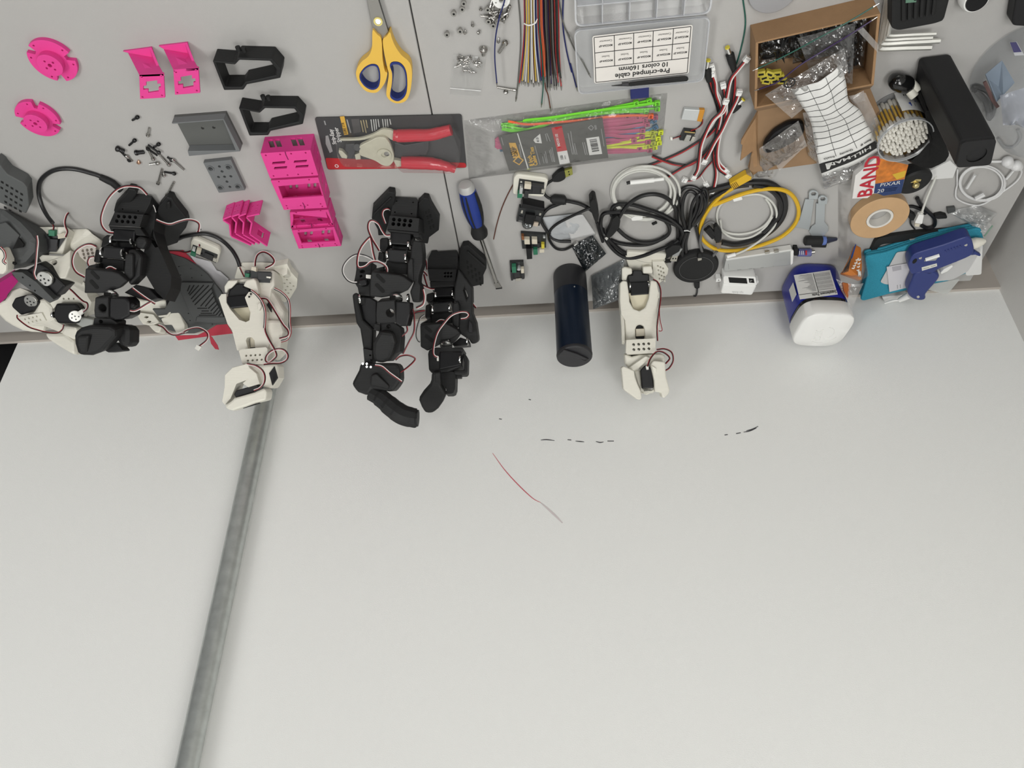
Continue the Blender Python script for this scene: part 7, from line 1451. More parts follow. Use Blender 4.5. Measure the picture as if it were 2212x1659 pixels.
# ------------------------------------------------------------------ tape, plaster box, mount, white cable, earphones
c_ = R4.z(505, 715, .015); ro = 300 / 5.0267 * (c_ - CAM).dot(f_) / FPX; cb = V((c_.x, c_.y, ZD))
t = thing('tape_roll', cb, 'roll of tan packing tape lying flat below the plaster box', 'tape roll')
MB().ring(cb + UP * .0004, UP, ro * .46, ro, .0145, 64).build('tape', mat('tape_tan', (.52, .33, .17), .3, var=.05, vscale=40), t, smooth=True, bevel=.0006)
MB().ring(cb + UP * .0004, UP, ro * .37, ro * .455, .0152, 48).build('core', mat('core_white', (.68, .66, .62), .5), t, smooth=True)
zb = .028
t = thing('plaster_box', R4.z(450, 330), 'small box of children\'s plasters with orange and blue print, on the tape roll', 'box')
t.location.z = ZD + .0155
MB().prism(R4.zs([(240, 250), (470, 50), (815, 130), (738, 440), (432, 446), (372, 494), (206, 500)], zb), DN * (zb - .0158)).build('box_body', mat('box_white', (.72, .70, .68), .5), t, bevel=.0006)
decal(R4.zs([(470, 52), (815, 130), (772, 285), (455, 336)], zb), mat('box_orange', (.55, .17, .02), .45, var=.35, vscale=90), t, 'orange_panel')
decal(R4.zs([(455, 336), (772, 285), (736, 438), (545, 466), (480, 440), (440, 440)], zb), mat('box_blue', (.012, .035, .13), .45), t, 'blue_panel')
decal(R4.zs([(640, 235), (790, 190), (772, 260), (690, 290)], zb + .0002), mat('box_yellow', (.62, .40, .03), .45), t, 'yellow_patch')
rP = R4.z(690, 340) - R4.z(500, 365)
text('PIXAR', R4.z(502, 368, zb + .0003), rP, UP.cross(rP), .0090, M_pw, t, squeeze=1.1); text('20', R4.z(470, 435, zb + .0003), rP, UP.cross(rP), .0095, M_pw, t)
lines(R4, t, M_pg, [(545, 390, 700, 375), (545, 405, 690, 390), (545, 420, 680, 405)], zb, 6, 'small_print')
rB = R4.z(335, 290) - R4.z(300, 440)
text('BAND', R4.z(410, 470, zb + .0003), rB, UP.cross(rB), .027, mat('plaster_red', (.45, .012, .03), .5), t, bold=True)
t = thing('phone_mount', R4.z(890, 400), 'black phone mount with a round foot and brass screw, beside the plaster box', 'phone mount')
mc = R4.z(905, 385, .030); m0 = V((mc.x, mc.y, ZD))
MB().lathe(m0 + UP * .002, V((.12, -.12, 1)), [(.019, 0), (.0225, .002), (.0235, .008), (.0235, .014), (.021, .0165), (.004, .017)], 40).build('foot', M_bprint, t, smooth=True)
n_ = V((.12, -.12, 1)).normalized(); MB().lathe(m0 + n_ * .019, n_, [(.0045, 0), (.005, .001), (.005, .0035), (.003, .006)], 16).build('screw', mat('brass', (.62, .52, .25), .25, .9), t, smooth=True)
MB().lathe(R4.z(855, 290, .014), V((.05, .1, 1)), [(.018, -.0135), (.0195, -.004), (.0195, .002), (.015, .003)], 32).build('clamp', M_bprint, t, smooth=True)
MB().prism(R4.zs([(800, 330), (810, 295), (880, 285), (960, 290), (950, 312), (850, 330)], .020), DN * .003).build('clamp_plate', mat('brass', (.62, .52, .25)), t, bevel=.0006)
more(t, q(R4, (910, 490, .006), (950, 560, .004), (1030, 640, .004), (1095, 710, .004), (1095, 790, .003), (1020, 815, .003), (960, 790, .003)), .0030, M_cb, 'strap')
more(t, q(R4, (790, 595, .002), (850, 580, .002), (940, 610, .003), (1000, 660, .003)), .0024, M_cb, 'strap')
more(t, q(R4, (840, 690, .004), (840, 770, .003), (885, 830, .002)), .0012, M_cb, 'strap')
MB().prism(rround(R4.zs([(790, 680), (830, 645), (900, 690), (905, 730), (850, 740)], .010), .002), DN * .0095).build('buckle', M_bprint, t, bevel=.001)
MB().prism(rround(R4.zs([(1100, 690), (1180, 672), (1240, 690), (1235, 715), (1130, 722)], .008), .002), DN * .0075).build('buckle', M_bprint, t, bevel=.001)
t = cord('white_usb_lead', q(R4, (1115, 250, .003), (1085, 330, .006), (1020, 480, .010), (960, 650, .012)), .0017, M_cw, 'white cable with a square USB plug hanging over the black strap')
MB().prism(rround(R4.zs([(930, 672), (985, 680), (965, 775), (885, 765)], .016), .0015), DN * .006).build('plug_body', M_white, t, bevel=.001)
MB().prism(R4.zs([(890, 770), (940, 776), (932, 808), (884, 800)], .0145), DN * .004).build('plug_shell', M_jst, t, bevel=.0003)
MB().tube(q(R4, (962, 640, .012), (948, 676, .0125)), .0028, 8).build('plug_relief', M_cw, t)
tag(MB().prism(R4.zs([(955, 245), (1270, 85), (1345, 160), (1300, 275), (990, 300)], .004), DN * .004).build('white_card_box', mat('card_white', (.66,) * 3), bevel=.0006), 'small white carton half hidden behind the black tower', 'box')
t = cord('earphones', loops(R4, 1615, 330, 240, 185, 4.3, .002, .05, 2.2, .0012), .0012, mat('earphone_white', (.66, .66, .66), .35), 'coiled white wired earphones in the right corner', 'earphones', k=3)
M_ear = mat('earphone_white', (.66,) * 3)
more(t, q(R4, (1350, 180, .003), (1345, 260, .003), (1345, 350, .003), (1330, 420, .003), (1345, 500, .003), (1480, 560, .003), (1620, 560, .004), (1800, 450, .004), (1980, 320, .004), (2045, 220, .006), (2030, 170, .010)), .0012, M_ear)
more(t, q(R4, (1710, 95, .004), (1800, 95, .006), (1880, 90, .010)), .0016, M_ear)
for (x, y, x2, y2) in ((1890, 95, 1930, 145), (1985, 140, 2030, 165)):
    c_ = R4.z(x, y, .009); d = (R4.z(x2, y2, .009) - c_)
    MB().ball(c_, .0075, 16, 10).build('earbud', M_ear, t, smooth=True); MB().lathe(c_, d, [(.0070, 0), (.0065, d.length * .5), (.0045, d.length)], 14).build('earbud_stem', M_ear, t, smooth=True)
    MB().prism(circ(R4.z(x2, y2, .0142), .0014, 8, ry=.003), DN * .0008).build('earbud_grille', M_hole, t)
MB().tube(q(R4, (1540, 240, .008), (1450, 385, .007)), .0021, 8).build('inline_remote', M_ear, t, smooth=True)
MB().tube(q(R4, (1545, 500, .009), (1640, 450, .009)), .0036, 8).build('plug_body', M_ear, t, smooth=True); MB().tube(q(R4, (1880, 285, .005), (1960, 190, .006)), .0018, 8).build('splitter', M_ear, t)
t = thing('corner_bag', R4.z(1560, 700), 'crumpled clear plastic bag in the right corner of the desk', 'plastic bag')
M_bagD = film('corner_film', haze=.22, hazecol=(.62, .65, .65), gloss=.6, rough=.14, bump=.9, bscale=60)
sheet(q(R4, (1235, 640, .002), (1560, 570, .004), (1780, 660, .004), (1600, 840, .012)), 26, 20, .010, 50, 7, lift=lambda s, v: .008 * math.sin(math.pi * s) * math.sin(math.pi * v)).build('bag_film', M_bagD, t)
sheet(q(R4, (1420, 720, .003), (1640, 720, .006), (1730, 790, .012), (1640, 900, .022)), 14, 14, .008, 60, 3).build('bag_end', M_bagD, t)
MB().prism(R4.zs([(1235, 605), (1325, 595), (1330, 640), (1245, 665)], .005), DN * .005).build('dark_clip', M_dg, t, bevel=.0006)
MB().tube(q(R4, (1640, 905, .02), (1730, 790, .012)), .0012, 6).build('green_edge', mat('bag_green', (.10, .22, .14), .4), t)

# ------------------------------------------------------------------ cardboard box and what is in it
M_kraft = mat('kraft_board', (.30, .175, .085), .75, bump=.3, bscale=500, var=.05, vscale=60); M_kraftin = mat('kraft_inside', (.26, .16, .085), .8, var=.06, vscale=50)
hx = hgt(*R1(182, 222), R1(217, 382)[1])
B = R1.zs([(217, 382), (1335, 122), (1275, 762), (206, 975)], hx); c_ = sum(B, V()) / 4
I_ = [c_ + (p - c_) * .955 for p in B]
t = thing('cardboard_box', V((c_.x, c_.y, ZD)), 'open brown cardboard box full of plastic bags, lid folded back', 'cardboard box')
for a, b in ((0, 1), (1, 2), (2, 3), (3, 0)):
    MB().prism([B[a], B[b], I_[b], I_[a]], DN * (hx if (a, b) != (2, 3) else hx * .75) if (a, b) != (2, 3) else DN * hx).build('wall', M_kraft, t, bevel=.0004)
MB().prism([V((p.x, p.y, ZD + .0016)) for p in I_], DN * .0015).build('bottom_panel', M_kraftin, t)
zl = .016
lidp = R1.zs([(236, 985), (1240, 782), (1330, 1000), (1322, 1090), (1270, 1150), (1140, 1250), (1130, 1380), (735, 1470), (195, 1545), (160, 1520)], zl)
MB().prism(lidp, DN * .002).build('lid_panel', M_kraftin, t, bevel=.0004)
MB().prism([Z(*R1(x, y), z) for x, y, z in ((238, 990, zl), (215, 1060, .020), (90, 1255, .020), (85, 1290, .02), (100, 1300, .02), (80, 1440, .018), (180, 1360, zl), (200, 1500, zl), (232, 1490, zl))], DN * .002).build('lid_flap', M_kraft, t)
MB().prism([Z(*R1(x, y), z) for x, y, z in ((185, 1365, .018), (205, 1370, zl), (240, 1540, .004), (195, 1570, .004), (150, 1500, .012))], DN * .002).build('lid_flap', M_kraft, t)
MB().prism([B[3] + DN * .001, B[2] + DN * .001, lidp[1] + UP * .001, lidp[0] + UP * .001], V((0, -.001, 0))).build('hinge_panel', M_kraftin, t)
# dark parts and bags in the box
M_darkbag = film('dark_bag', tint=(.30, .30, .30), haze=.25, hazecol=(.035, .035, .035), gloss=.7, rough=.14, bump=1.0, bscale=60)
M_clearbag = film('box_bag', tint=(.75, .75, .75), haze=.10, hazecol=(.5, .5, .5), gloss=.6, rough=.14, bump=.9, bscale=50)
def qb(s, v, z): p = quadmap(*I_, s, v); return V((p.x, p.y, ZD + z))
for k, (s0, s1, v0_, v1_, z, lab) in enumerate(((.04, .36, .05, .50, hx * .7, 'black foam parts bag at the left of the cardboard box'), (.34, .80, .04, .60, hx * .75, 'black parts bag in the middle of the cardboard box'), (.78, .97, .10, .90, hx * .7, 'black parts bag at the right of the cardboard box'))):
    t = thing('parts_bag', qb((s0 + s1) / 2, (v0_ + v1_) / 2, .002), lab, 'parts bag', 'bags of black parts in the box')
    MB().prism(rround([qb(s0 + .02, v0_ + .02, z * .55), qb(s1 - .02, v0_ + .02, z * .55), qb(s1 - .02, v1_ - .02, z * .55), qb(s0 + .02, v1_ - .02, z * .55)], .008), DN * (z * .55 - .003)).build('black_part', M_servo, t, bevel=.006)
    for j in range(5):
        a = qb(random.uniform(s0 + .04, s1 - .04), random.uniform(v0_ + .08, v1_ - .08), z * .62); MB().box(a, .018, .010, .006, V((random.uniform(-1, 1), 1, .2)), V((1, random.uniform(-1, 1), .1)).cross(UP)).build('black_clip', M_bprint, t, bevel=.001)
    sheet([qb(s0, v0_, z * .65), qb(s1, v0_, z * .65), qb(s1, v1_, z * .55), qb(s0, v1_, z * .55)], 22, 22, .014, 45, k * 3.1, lift=lambda s, v: .006 * math.sin(math.pi * s) * math.sin(math.pi * v)).build('bag_film', M_darkbag, t)
t = thing('clear_bag', qb(.6, .4, hx * .8), 'flat clear zip bag standing across the middle of the cardboard box', 'plastic bag')
sheet([qb(.34, .06, hx * .98), qb(.82, .03, hx * .98), qb(.84, .95, hx * .95), qb(.5, .8, hx * .9)], 22, 22, .008, 40, 5.5).build('bag_film', M_clearbag, t)
sheet([Z(*R1(1115, 260), hx * 1.02), Z(*R1(1180, 245), hx * 1.02), Z(*R1(1320, 400), hx * 1.04), Z(*R1(1310, 470), hx * 1.04)], 10, 8, .003, 50, 1).build('bag_edge', M_bagC, t, smooth=True)
M_yc = mat('yellow_connector', (.52, .44, .05), .5)
for k in range(9):
    x, y = 262 + 24 * k + (k % 2) * 4, 652 + 34 * (k % 3) + random.uniform(-5, 5)
    c_ = Z(*R1(x, y), hx * .62); t = thing('yellow_connector', c_, 'small yellow wire connector heaped in the left corner of the box', 'connector', 'yellow connectors in the box')
    a = random.uniform(-.5, .5); MB().box(c_, .010, .008, .006, V((math.cos(a), math.sin(a), .1)), V((-math.sin(a), math.cos(a), 0))).build('housing', M_yc, t, bevel=.0006); MB().box(c_ + UP * .0031, .006, .0025, .0004, V((math.cos(a), math.sin(a), .1)), V((-math.sin(a), math.cos(a), 0))).build('slot', M_hole, t)
wire([Z(*R1(238, 612), hx + .001), Z(*R1(480, 500), hx + .004), Z(*R1(800, 330), hx + .006), Z(*R1(1040, 200), hx + .004), Z(*R1(1270, 62), hx + .002)], 'green', 'thin green wire lying across the top of the cardboard box', r=.0008, start=True)
wire([Z(*R1(250, 798), hx + .003), Z(*R1(420, 730), hx + .012), Z(*R1(620, 580), hx + .018), Z(*R1(830, 450), hx + .016), Z(*R1(1060, 310), hx + .006), Z(*R1(1255, 185), hx + .002)], 'purple', 'thin purple wire lying across the box and the white packet', r=.0009, start=True)
# bag lying on the open lid
t = thing('lid_bag', R1.z(480, 1300), 'bag of black bits lying on the open lid of the cardboard box', 'plastic bag')
t.location.z = ZD + zl + .0005
MB().prism(rround([Z(*R1(x, y), zl + .0125) for x, y in ((290, 1300), (380, 1190), (520, 1110), (650, 1100), (665, 1200), (560, 1290), (400, 1370), (290, 1390))], .006), DN * .012).build('black_bits', M_servo, t, bevel=.006)
sheet([Z(*R1(250, 1330), zl + .012), Z(*R1(600, 1080), zl + .018), Z(*R1(680, 1310), zl + .014), Z(*R1(260, 1560), .010)], 24, 22, .012, 45, 8.3, lift=lambda s, v: .010 * math.sin(math.pi * s) * math.sin(math.pi * v)).build('bag_film', film('lid_bag_film', haze=.22, hazecol=(.50, .47, .44), gloss=.8, rough=.14, bump=.9, bscale=50), t)
sheet([Z(*R1(400, 1480), zl + .004), Z(*R1(660, 1250), zl + .010), Z(*R1(670, 1300), zl + .012), Z(*R1(430, 1530), zl + .006)], 10, 4, .002, 50, 2).build('bag_seam', M_bagC, t, smooth=True)
sheet([Z(*R1(240, 1480), .012), Z(*R1(420, 1440), .016), Z(*R1(370, 1600), .006), Z(*R1(220, 1590), .003)], 10, 10, .006, 60, 5).build('bag_tail', film('lid_bag_film'), t)
# ------------------------------------------------------------------ printed fastener bag draped over the box
rowsL = ((530, 800, hx + .010), (620, 930, hx + .012), (690, 1040, hx + .010), (725, 1150, hx + .000), (745, 1290, hx - .010), (778, 1440, .026), (815, 1590, .020))
rowsR = ((985, 570, hx + .014), (1025, 740, hx + .016), (1052, 900, hx + .010), (1150, 990, hx + .002), (1215, 1110, hx - .008), (1290, 1230, .028), (1355, 1335, .022))
Lc, Rc = crom([Z(*R1(x, y), z) for x, y, z in rowsL], 6), crom([Z(*R1(x, y), z) for x, y, z in rowsR], 6); NR = len(Lc) - 1
def fb(s, v, off=0.0):
    i = min(NR - 1, max(0, int(v * NR))); f = v * NR - i; p = Lc[i].lerp(Lc[i + 1], f).lerp(Rc[i].lerp(Rc[i + 1], f), s)
    return p + UP * (.010 * math.sin(math.pi * s) * (1 - v * .6) + .0025 * noise.noise(V((s * 4, v * 7, .3))) + off)
t = thing('fastener_bag', V((fb(.5, .5).x, fb(.5, .5).y, ZD + .02)), 'clear zip bag with a white ruled label and black band, draped over the box', 'plastic bag')
def patch(f, s0, s1, v0_, v1_, ns, nv, off):
    mb = MB(); vs = [f(s0 + (s1 - s0) * i / ns, v0_ + (v1_ - v0_) * j / nv, off) for j in range(nv + 1) for i in range(ns + 1)]
    return mb.add(vs, [(j * (ns + 1) + i, j * (ns + 1) + i + 1, (j + 1) * (ns + 1) + i + 1, (j + 1) * (ns + 1) + i) for j in range(nv) for i in range(ns)])
patch(fb, 0, 1, 0, 1, 14, 36, 0).build('paper_panel', mat('bag_paper', (.72, .72, .70), .55), t, smooth=True, solid=.0005)
patch(fb, 0, 1, .865, .955, 14, 4, .0006).build('black_band', M_pk, t, smooth=True)
for k in range(11): patch(fb, 0.0, 1.0, .06 + .07 * k, .0655 + .07 * k, 14, 1, .0006).build('ruled_line', M_pk, t)
for s_ in (.30, .66): patch(fb, s_, s_ + .008, .0, .835, 1, 24, .0006).build('ruled_line', M_pk, t)
rH = fb(.35, .92) - fb(.75, .92); uH = fb(.5, .95) - fb(.5, .88)
def ftext(s, s0, v0_, size, m, bold=False, sq_=1.0):
    p = fb(s0, v0_, .0012); r_t = fb(max(0, s0 - .25), v0_, .0012) - p; u_t = fb(s0, min(1, v0_ + .05), .0012) - p; u_t = u_t - r_t * (u_t.dot(r_t) / r_t.length_squared)
    text(s, p, r_t, u_t, size, m, t, bold=bold, squeeze=sq_, lift=.0006)
ftext('HILL', .88, .88, .0105, M_pw, True, 1.3); ftext('MAN', .52, .88, .0105, M_pw, True, 1.3)
ftext('Item #', .93, .815, .0052, M_pk, True); ftext('Quantity', .60, .815, .0052, M_pk, True, .9); ftext('Price/Lb', .28, .815, .0052, M_pk, True, .8)
MB().prism([fb(.22, .88, .0014), fb(.14, .94, .0014), fb(.10, .935, .0014), fb(.10, .88, .0014)], DN * .0003).build('band_logo', M_pw, t)
M_hill = film('fastener_film', haze=.08, hazecol=(.8, .8, .8), gloss=1.2, rough=.12, bump=1.0, bscale=70)
def zz(x, y, z): return Z(*R1(x, y), z)
sheet([zz(300, 850, hx + .006), zz(1010, 430, hx + .012), zz(1050, 640, hx + .020), zz(540, 1060, hx + .004)], 30, 20, .011, 42, 3.3).build('bag_top', M_hill, t)
sheet([zz(812, 1575, .024), zz(1362, 1345, .026), zz(1500, 1440, .010), zz(830, 1700, .006)], 28, 14, .012, 45, 6.1).build('bag_bottom', M_hill, t)
sheet([zz(1050, 860, hx + .002), zz(1200, 830, hx), zz(1440, 1330, .026), zz(1340, 1310, .026)], 8, 18, .005, 45, 2.1).build('bag_side', M_bagC, t, smooth=True)
sheet([zz(640, 1010, hx + .002), zz(720, 1000, hx + .004), zz(790, 1480, .022), zz(690, 1390, .020)], 8, 16, .006, 45, 4.1).build('bag_side', M_hill, t)
sheet([zz(1050, 880, hx), zz(1185, 810, hx), zz(1200, 900, hx), zz(1085, 930, hx)], 6, 5, .003, 50, 4.6).build('zip_end', M_bagC, t, smooth=True)
lc = zz(520, 742, hx + .016); lx = (zz(570, 715, hx + .016) - lc).normalized(); ly = UP.cross(lx)
MB().ring(lc, UP, .0052, .0068, .0005, 28).build('recycle_ring', M_pk, t)
for k in range(3):
    a = 2.1 * k + .5; MB().prism([lc + lx * (.0042 * math.cos(a + d)) * r + ly * (.0042 * math.sin(a + d)) * r + UP * .0004 for d, r in ((0, 1), (1.2, 1), (1.2, .45), (0, .45))], DN * .0003).build('recycle_arrow', M_pk, t)

# ------------------------------------------------------------------ tub of cotton swabs
c1 = R2.z(430, 1330, 0.0); ub, vb = 1929, 243
hs_ = hgt(ub, vb, R2(430, 1330)[1]); sb = Z(ub, vb); st_ = sb + UP * hs_; rs_ = 238 / 4.3665 * (st_ - CAM).dot(f_) / FPX
t = thing('swab_tub', sb, 'clear round tub packed with yellow cotton swabs, with a white label', 'tub')
MB().rings([circ(sb, rs_, 48), circ(st_ - UP * .004, rs_, 48)], False, False).build('tub_wall', film('tub_clear', haze=.03, gloss=.25, rough=.06, bump=0), t, smooth=True)
MB().ring(st_ - UP * .004, UP, rs_ * .99, rs_ * 1.035, .004, 48).build('tub_rim', film('tub_rim', haze=.4, hazecol=(.7, .72, .74), gloss=.4, bump=0), t, smooth=True)
MB().lathe(sb, UP, [(rs_ * .99, 0), (rs_, .001)], 48).build('tub_base', film('tub_rim'), t)
lab = MB(); n_ = 16; a0, a1 = math.radians(52), math.radians(122)
av = [math.radians(28) + math.radians(78) * k / n_ for k in range(n_ + 1)]
lab.add([sb + V((math.cos(a) * rs_ * 1.004, math.sin(a) * rs_ * 1.004, z)) for z in (hs_ * .02, hs_ * .66) for a in av], [(k, k + 1, n_ + 2 + k, n_ + 1 + k) for k in range(n_)])
lb = lab.build('tub_label', mat('label_white', (.74,) * 3), t, smooth=True)
def tl(a, z): a = math.radians(a); return sb + V((math.cos(a) * rs_ * 1.008, math.sin(a) * rs_ * 1.008, hs_ * z))
for k, a in enumerate((40, 43, 45, 49, 52, 54, 58, 61, 65, 68, 70, 74, 77, 80, 84, 88)):
    w = 1.0 if k % 3 else 1.8; MB().prism([tl(a, .05), tl(a + w, .05), tl(a + w, .17), tl(a, .17)], V((0, -.0004, 0))).build('bar', M_pk, lb)
for z in (.21, .25): MB().prism([tl(56, z), tl(86, z), tl(86, z + .015), tl(56, z + .015)], V((0, -.0004, 0))).build('small_print', M_pg, lb)
pr = tl(48, .42) - tl(72, .42); text('PLUS', tl(73, .42) + V((0, .0004, 0)), pr, UP, .0075, M_pk, lb, bold=True)
MB().box(tl(82, .46), .007, .0006, .0018, pr).build('plus_mark', mat('print_blue', (.02, .06, .35), .5), lb); MB().box(tl(82, .46), .0018, .0006, .007, pr).build('plus_mark', mat('print_blue', (.02, .06, .35)), lb)
MB().prism([tl(82, .36), tl(66, .33), tl(50, .36), tl(50, .345), tl(66, .31), tl(82, .345)], V((0, -.0004, 0))).build('swoosh', mat('print_blue', (.02, .06, .35)), lb)
sp = .0051; cnt = 0; proto = None; Ls = hs_ - .004
M_stick = mat('swab_yellow', (.74, .46, .03), .5); M_cot = mat('cotton', (.74, .72, .66), .95, bump=.8, bscale=900, spec=.1)
for i in range(-13, 14):
    for j in range(-13, 14):
        x, y = sp * (i + .5 * (j % 2)), sp * .87 * j
        if math.hypot(x, y) > rs_ - .0034: continue
        p = sb + V((x + random.uniform(-.0005, .0005), y + random.uniform(-.0005, .0005), .0012)); p.z += random.uniform(0, .0025)
        if proto is None:
            proto = thing('cotton_swab', p, 'yellow cotton swab standing in the clear tub', 'cotton swab', 'swabs in the tub')
            MB().cyl(p + UP * .006, p + UP * (Ls - .008), .0014, 8).build('stick', M_stick, proto, smooth=True)
            for z0, sgn in ((.0, 1), (Ls - .003, -1)): MB().lathe(p + UP * z0, UP * sgn, [(.0006, 0), (.0019, .0012), (.0025, .004), (.0024, .008), (.0018, .012), (.0014, .0135)], 8).build('cotton_tip', M_cot, proto, smooth=True)
        else: copy_tree(proto, p, (random.uniform(-.02, .02), random.uniform(-.02, .02), random.uniform(0, 6)))
        cnt += 1
# ------------------------------------------------------------------ black tower, pouch, pebble-shaped case, grey cable
ht = hgt(*R2(892, 492), R2(1285, 1306)[1])
T = R2.zs([(945, 1342), (1288, 1304), (1228, 1562), (888, 1588)], ht); c_ = sum(T, V()) / 4
t = thing('black_tower', V((c_.x, c_.y, ZD)), 'tall black rounded box with a round port in its top', 'speaker')
M_tower = mat('tower_black', (.016, .016, .017), .55, bump=.1, bscale=900, spec=.25)
Tr = rround(T, .006, 5); c_ = sum(Tr, V()) / len(Tr)
MB().prism([p + DN * .002 for p in Tr], DN * (ht - .004), ).build('tower_body', M_tower, t, bevel=.003)
hole_ = circ(Z(*R2(1090, 1460), ht), .0105, 28)
MB().prism([c_ + (p - c_) * .97 for p in Tr], DN * .0025, [hole_]).build('tower_top', M_tower, t, bevel=.0012)
MB().rings([[p + DN * .0005 for p in hole_], [p + DN * .03 for p in hole_]], False, True).build('port', M_hole, t)
t = thing('black_pouch', R2.z(700, 1350), 'soft black pouch squeezed between the swab tub and the tower', 'pouch')
P = [R2.z(x, y, .055) for x, y in ((600, 1030), (640, 1000), (700, 1080), (860, 1500), (700, 1622), (620, 1625), (440, 1560), (560, 1490), (665, 1330), (650, 1180), (620, 1090))]
c_ = sum(P, V()) / len(P); MB().rings([[V((c_.x + (p.x - c_.x) * k, c_.y + (p.y - c_.y) * k, ZD + z + .004 * noise.noise(p * 30))) for p in crom(P, 3, True)] for k, z in ((.8, .0045), (.96, .012), (1.0, .03), (.97, .046), (.85, .055), (.5, .058), (.05, .058))]).build('pouch_body', mat('nylon_black', (.008, .008, .008), .7, bump=.5, bscale=200, spec=.2), t, smooth=True)
t = thing('earbud_case', R2.z(385, 770), 'glossy black pebble-shaped case with two white knobs above the swab tub', 'case')
d = (R2.z(480, 820) - R2.z(290, 740)).normalized(); s_ = UP.cross(d); cc_ = R2.z(382, 782, .014); L_ = (R2.z(500, 850) - R2.z(262, 720)).length * .38
MB().rings([[cc_ + d * (L_ * math.cos(math.pi * k / 14)) + (s_ * math.cos(a) * .0115 + UP * math.sin(a) * .013) * max(.02, math.sin(math.pi * k / 14) ** .62) for a in [2 * math.pi * j / 20 for j in range(20)]] for k in range(15)]).build('shell', mat('gloss_black', (.006, .006, .006), .12, coat=.3), t, smooth=True)
for x, y, z, r, h_ in ((535, 850, .022, .0052, .012), (502, 905, .026, .0056, .011)):
    c_ = R2.z(x, y, z); MB().lathe(c_, V((.5, -.4, .5)), [(r * .9, -h_), (r, -h_ * .4), (r, 0), (r * .85, .0015), (.0005, .002)], 18).build('knob', M_wprint, t, smooth=True)
t = cord('grey_cable', q(R2, (1050, 825, .004), (1130, 835, .004), (1220, 890, .004), (1260, 980, .004), (1245, 1070, .004), (1205, 1130, .004)), .0028, M_cg, 'grey cable looped behind the black tower')
more(t, q(R2, (1060, 850, .009), (1120, 880, .009), (1190, 960, .009), (1215, 1060, .009), (1200, 1120, .009)), .0026, M_cg); more(t, q(R2, (1080, 860, .013), (1150, 930, .013), (1190, 1020, .013), (1195, 1110, .013)), .0024, M_cg)

# ------------------------------------------------------------------ hex keys, holder, camera, dark slab, clear tub at the top right
t = thing('key_holder', R2.z(580, 80), 'black ribbed plastic holder lying on the L-shaped keys', 'holder')
MB().prism(rround(R2.zs([(290, -160), (880, -180), (835, 0), (790, 170), (770, 200), (700, 225), (350, 292), (285, 268)], .030), .006), DN * .018).build('holder_body', M_bprint, t, bevel=.003)
for k in range(6): MB().prism(R2.zs([(385 + 62 * k, -100 - 4 * k), (420 + 62 * k, -104 - 4 * k), (425 + 54 * k, 205 - 12 * k), (385 + 56 * k, 212 - 12 * k)], .0335), DN * .005).build('rib', M_bprint, t, bevel=.0012)
lines(R2, t, mat('green_print', (.10, .20, .14), .5), [(420, 5, 500, -2), (420, 20, 520, 12)], .0338, 14, 'green_print')
for k, (x0, y0, x1, y1, xc) in enumerate(((255, 335, 705, 318, 262), (218, 375, 672, 356, 228), (185, 412, 742, 385, 195), (168, 458, 660, 446, 178))):
    z = .004 + .003 * (3 - k); r = (.0022, .0022, .0030, .0034)[k]
    t = thing('hex_key', R2.z(x1, y1), ('inner', 'second', 'third', 'outermost')[k] + ' L-shaped silver hex key under the black holder', 'hex key', 'silver hex keys')
    MB().tube(crom(q(R2, (x1, y1, z), ((x0 + x1) / 2, (y0 + y1) / 2, z), (x0 + 20, y0, z), (xc, y0 - 30, z), (xc + 20, y0 - 140, z), (xc + 75, -60, z)), 5), r, 6).build('bent_bar', mat('nickel', (.78, .78, .74), .35, .7), t)
c_ = R2.z(1085, 0, .016); t = thing('webcam', V((c_.x, c_.y, ZD)), 'round white webcam with a black lens, cut off at the top edge', 'camera')
MB().lathe(V((c_.x, c_.y, ZD)), UP, [(.014, 0), (.0155, .004), (.015, .014), (.013, .018), (.0115, .018)], 40).build('shell', M_white, t, smooth=True)
MB().lathe(V((c_.x, c_.y, ZD + .0165)), UP, [(.0116, 0), (.0114, .0030), (.008, .0032), (.0005, .0032)], 36).build('lens', M_servo, t, smooth=True)
t = tag(MB().prism(rround(R2.zs([(1425, 215), (1470, -60), (1700, -80), (1680, 260), (1440, 246)], .02), .008), DN * .02).build('dark_slab', M_tower, bevel=.003), 'dark rounded slab cut off at the top right corner', 'device')
tag(MB().prism(circ(Z(1672, -22, .006), .028, 40), DN * .006).build('grey_coaster', mat('coaster_grey', (.30, .30, .31), .5), bevel=.001), 'round grey disc just showing at the top edge above the box', 'disc')
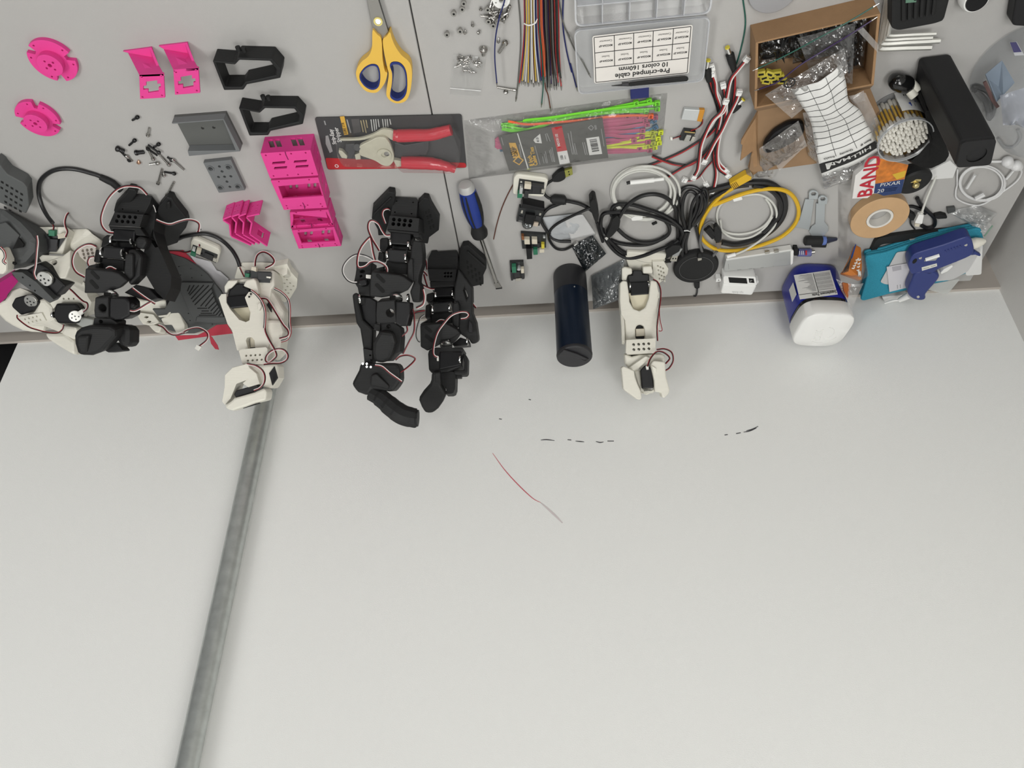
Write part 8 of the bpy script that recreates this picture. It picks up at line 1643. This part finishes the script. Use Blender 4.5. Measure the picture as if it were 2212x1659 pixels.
# clear tub with blue card
cu = R2.z(1420, 620); t = thing('clear_tub', cu, 'large clear plastic tub with a blue card inside, cut off by the right edge', 'tub')
M_tub2 = film('tub_film', tint=(.93, .94, .95), haze=.06, hazecol=(.6, .62, .65), gloss=.16, rough=.2, bump=.3, bscale=25)
ru = .060; MB().lathe(cu + V((.012, 0, 0)), UP, [(ru * .85, .0006), (ru * .98, .004), (ru, .03), (ru * .96, .10), (ru * .80, .118), (ru * .55, .122)], 40, True, False).build('tub_body', M_tub2, t, smooth=True)
MB().prism([Z(*R2(x, y), z) for x, y, z in ((1175, 700, .02), (1330, 570, .012), (1450, 780, .03), (1340, 900, .05), (1280, 960, .05))], V((0, -.001, -.001))).build('blue_card', mat('pale_blue_card', (.30, .37, .46), .6), t)
sheet([Z(*R2(1310, 900), .05), Z(*R2(1560, 820), .05), Z(*R2(1560, 1180), .08), Z(*R2(1340, 1180), .08)], 18, 18, .022, 30, 3, lift=lambda s, v: .02 * math.sin(math.pi * s) * math.sin(math.pi * v)).build('crumpled_film', film('bluish_film', haze=.55, hazecol=(.50, .53, .62), gloss=.5, rough=.15, bump=.8, bscale=40), t, smooth=True)
MB().prism([Z(*R2(x, y), .012) for x, y in ((1400, 400), (1470, 395), (1540, 520), (1450, 525))], DN * .001).build('sticker', mat('sticker_white', (.68, .68, .70), .5), t)
MB().prism([Z(*R2(x, y), .0134) for x, y in ((1405, 402), (1465, 400), (1515, 490), (1440, 495))], DN * .0006).build('sticker_print', mat('print_violet', (.05, .04, .18), .5), t)
MB().tube([Z(*R2(x, y), z) for x, y, z in ((1165, 770, .03), (1200, 850, .035), (1240, 940, .04), (1290, 1010, .045))], .0022, 6).build('torn_label', mat('torn_brown', (.20, .10, .09), .7), t)
t = thing('grey_cable_loop', R2.z(1400, 1340), 'faint grey cable loop in front of the earphones', 'cable')
more(t, q(R2, (1290, 1300, .002), (1350, 1380, .002), (1440, 1380, .002), (1500, 1300, .002), (1480, 1220, .002)), .002, mat('cable_mid_grey', (.28, .28, .28), .5))
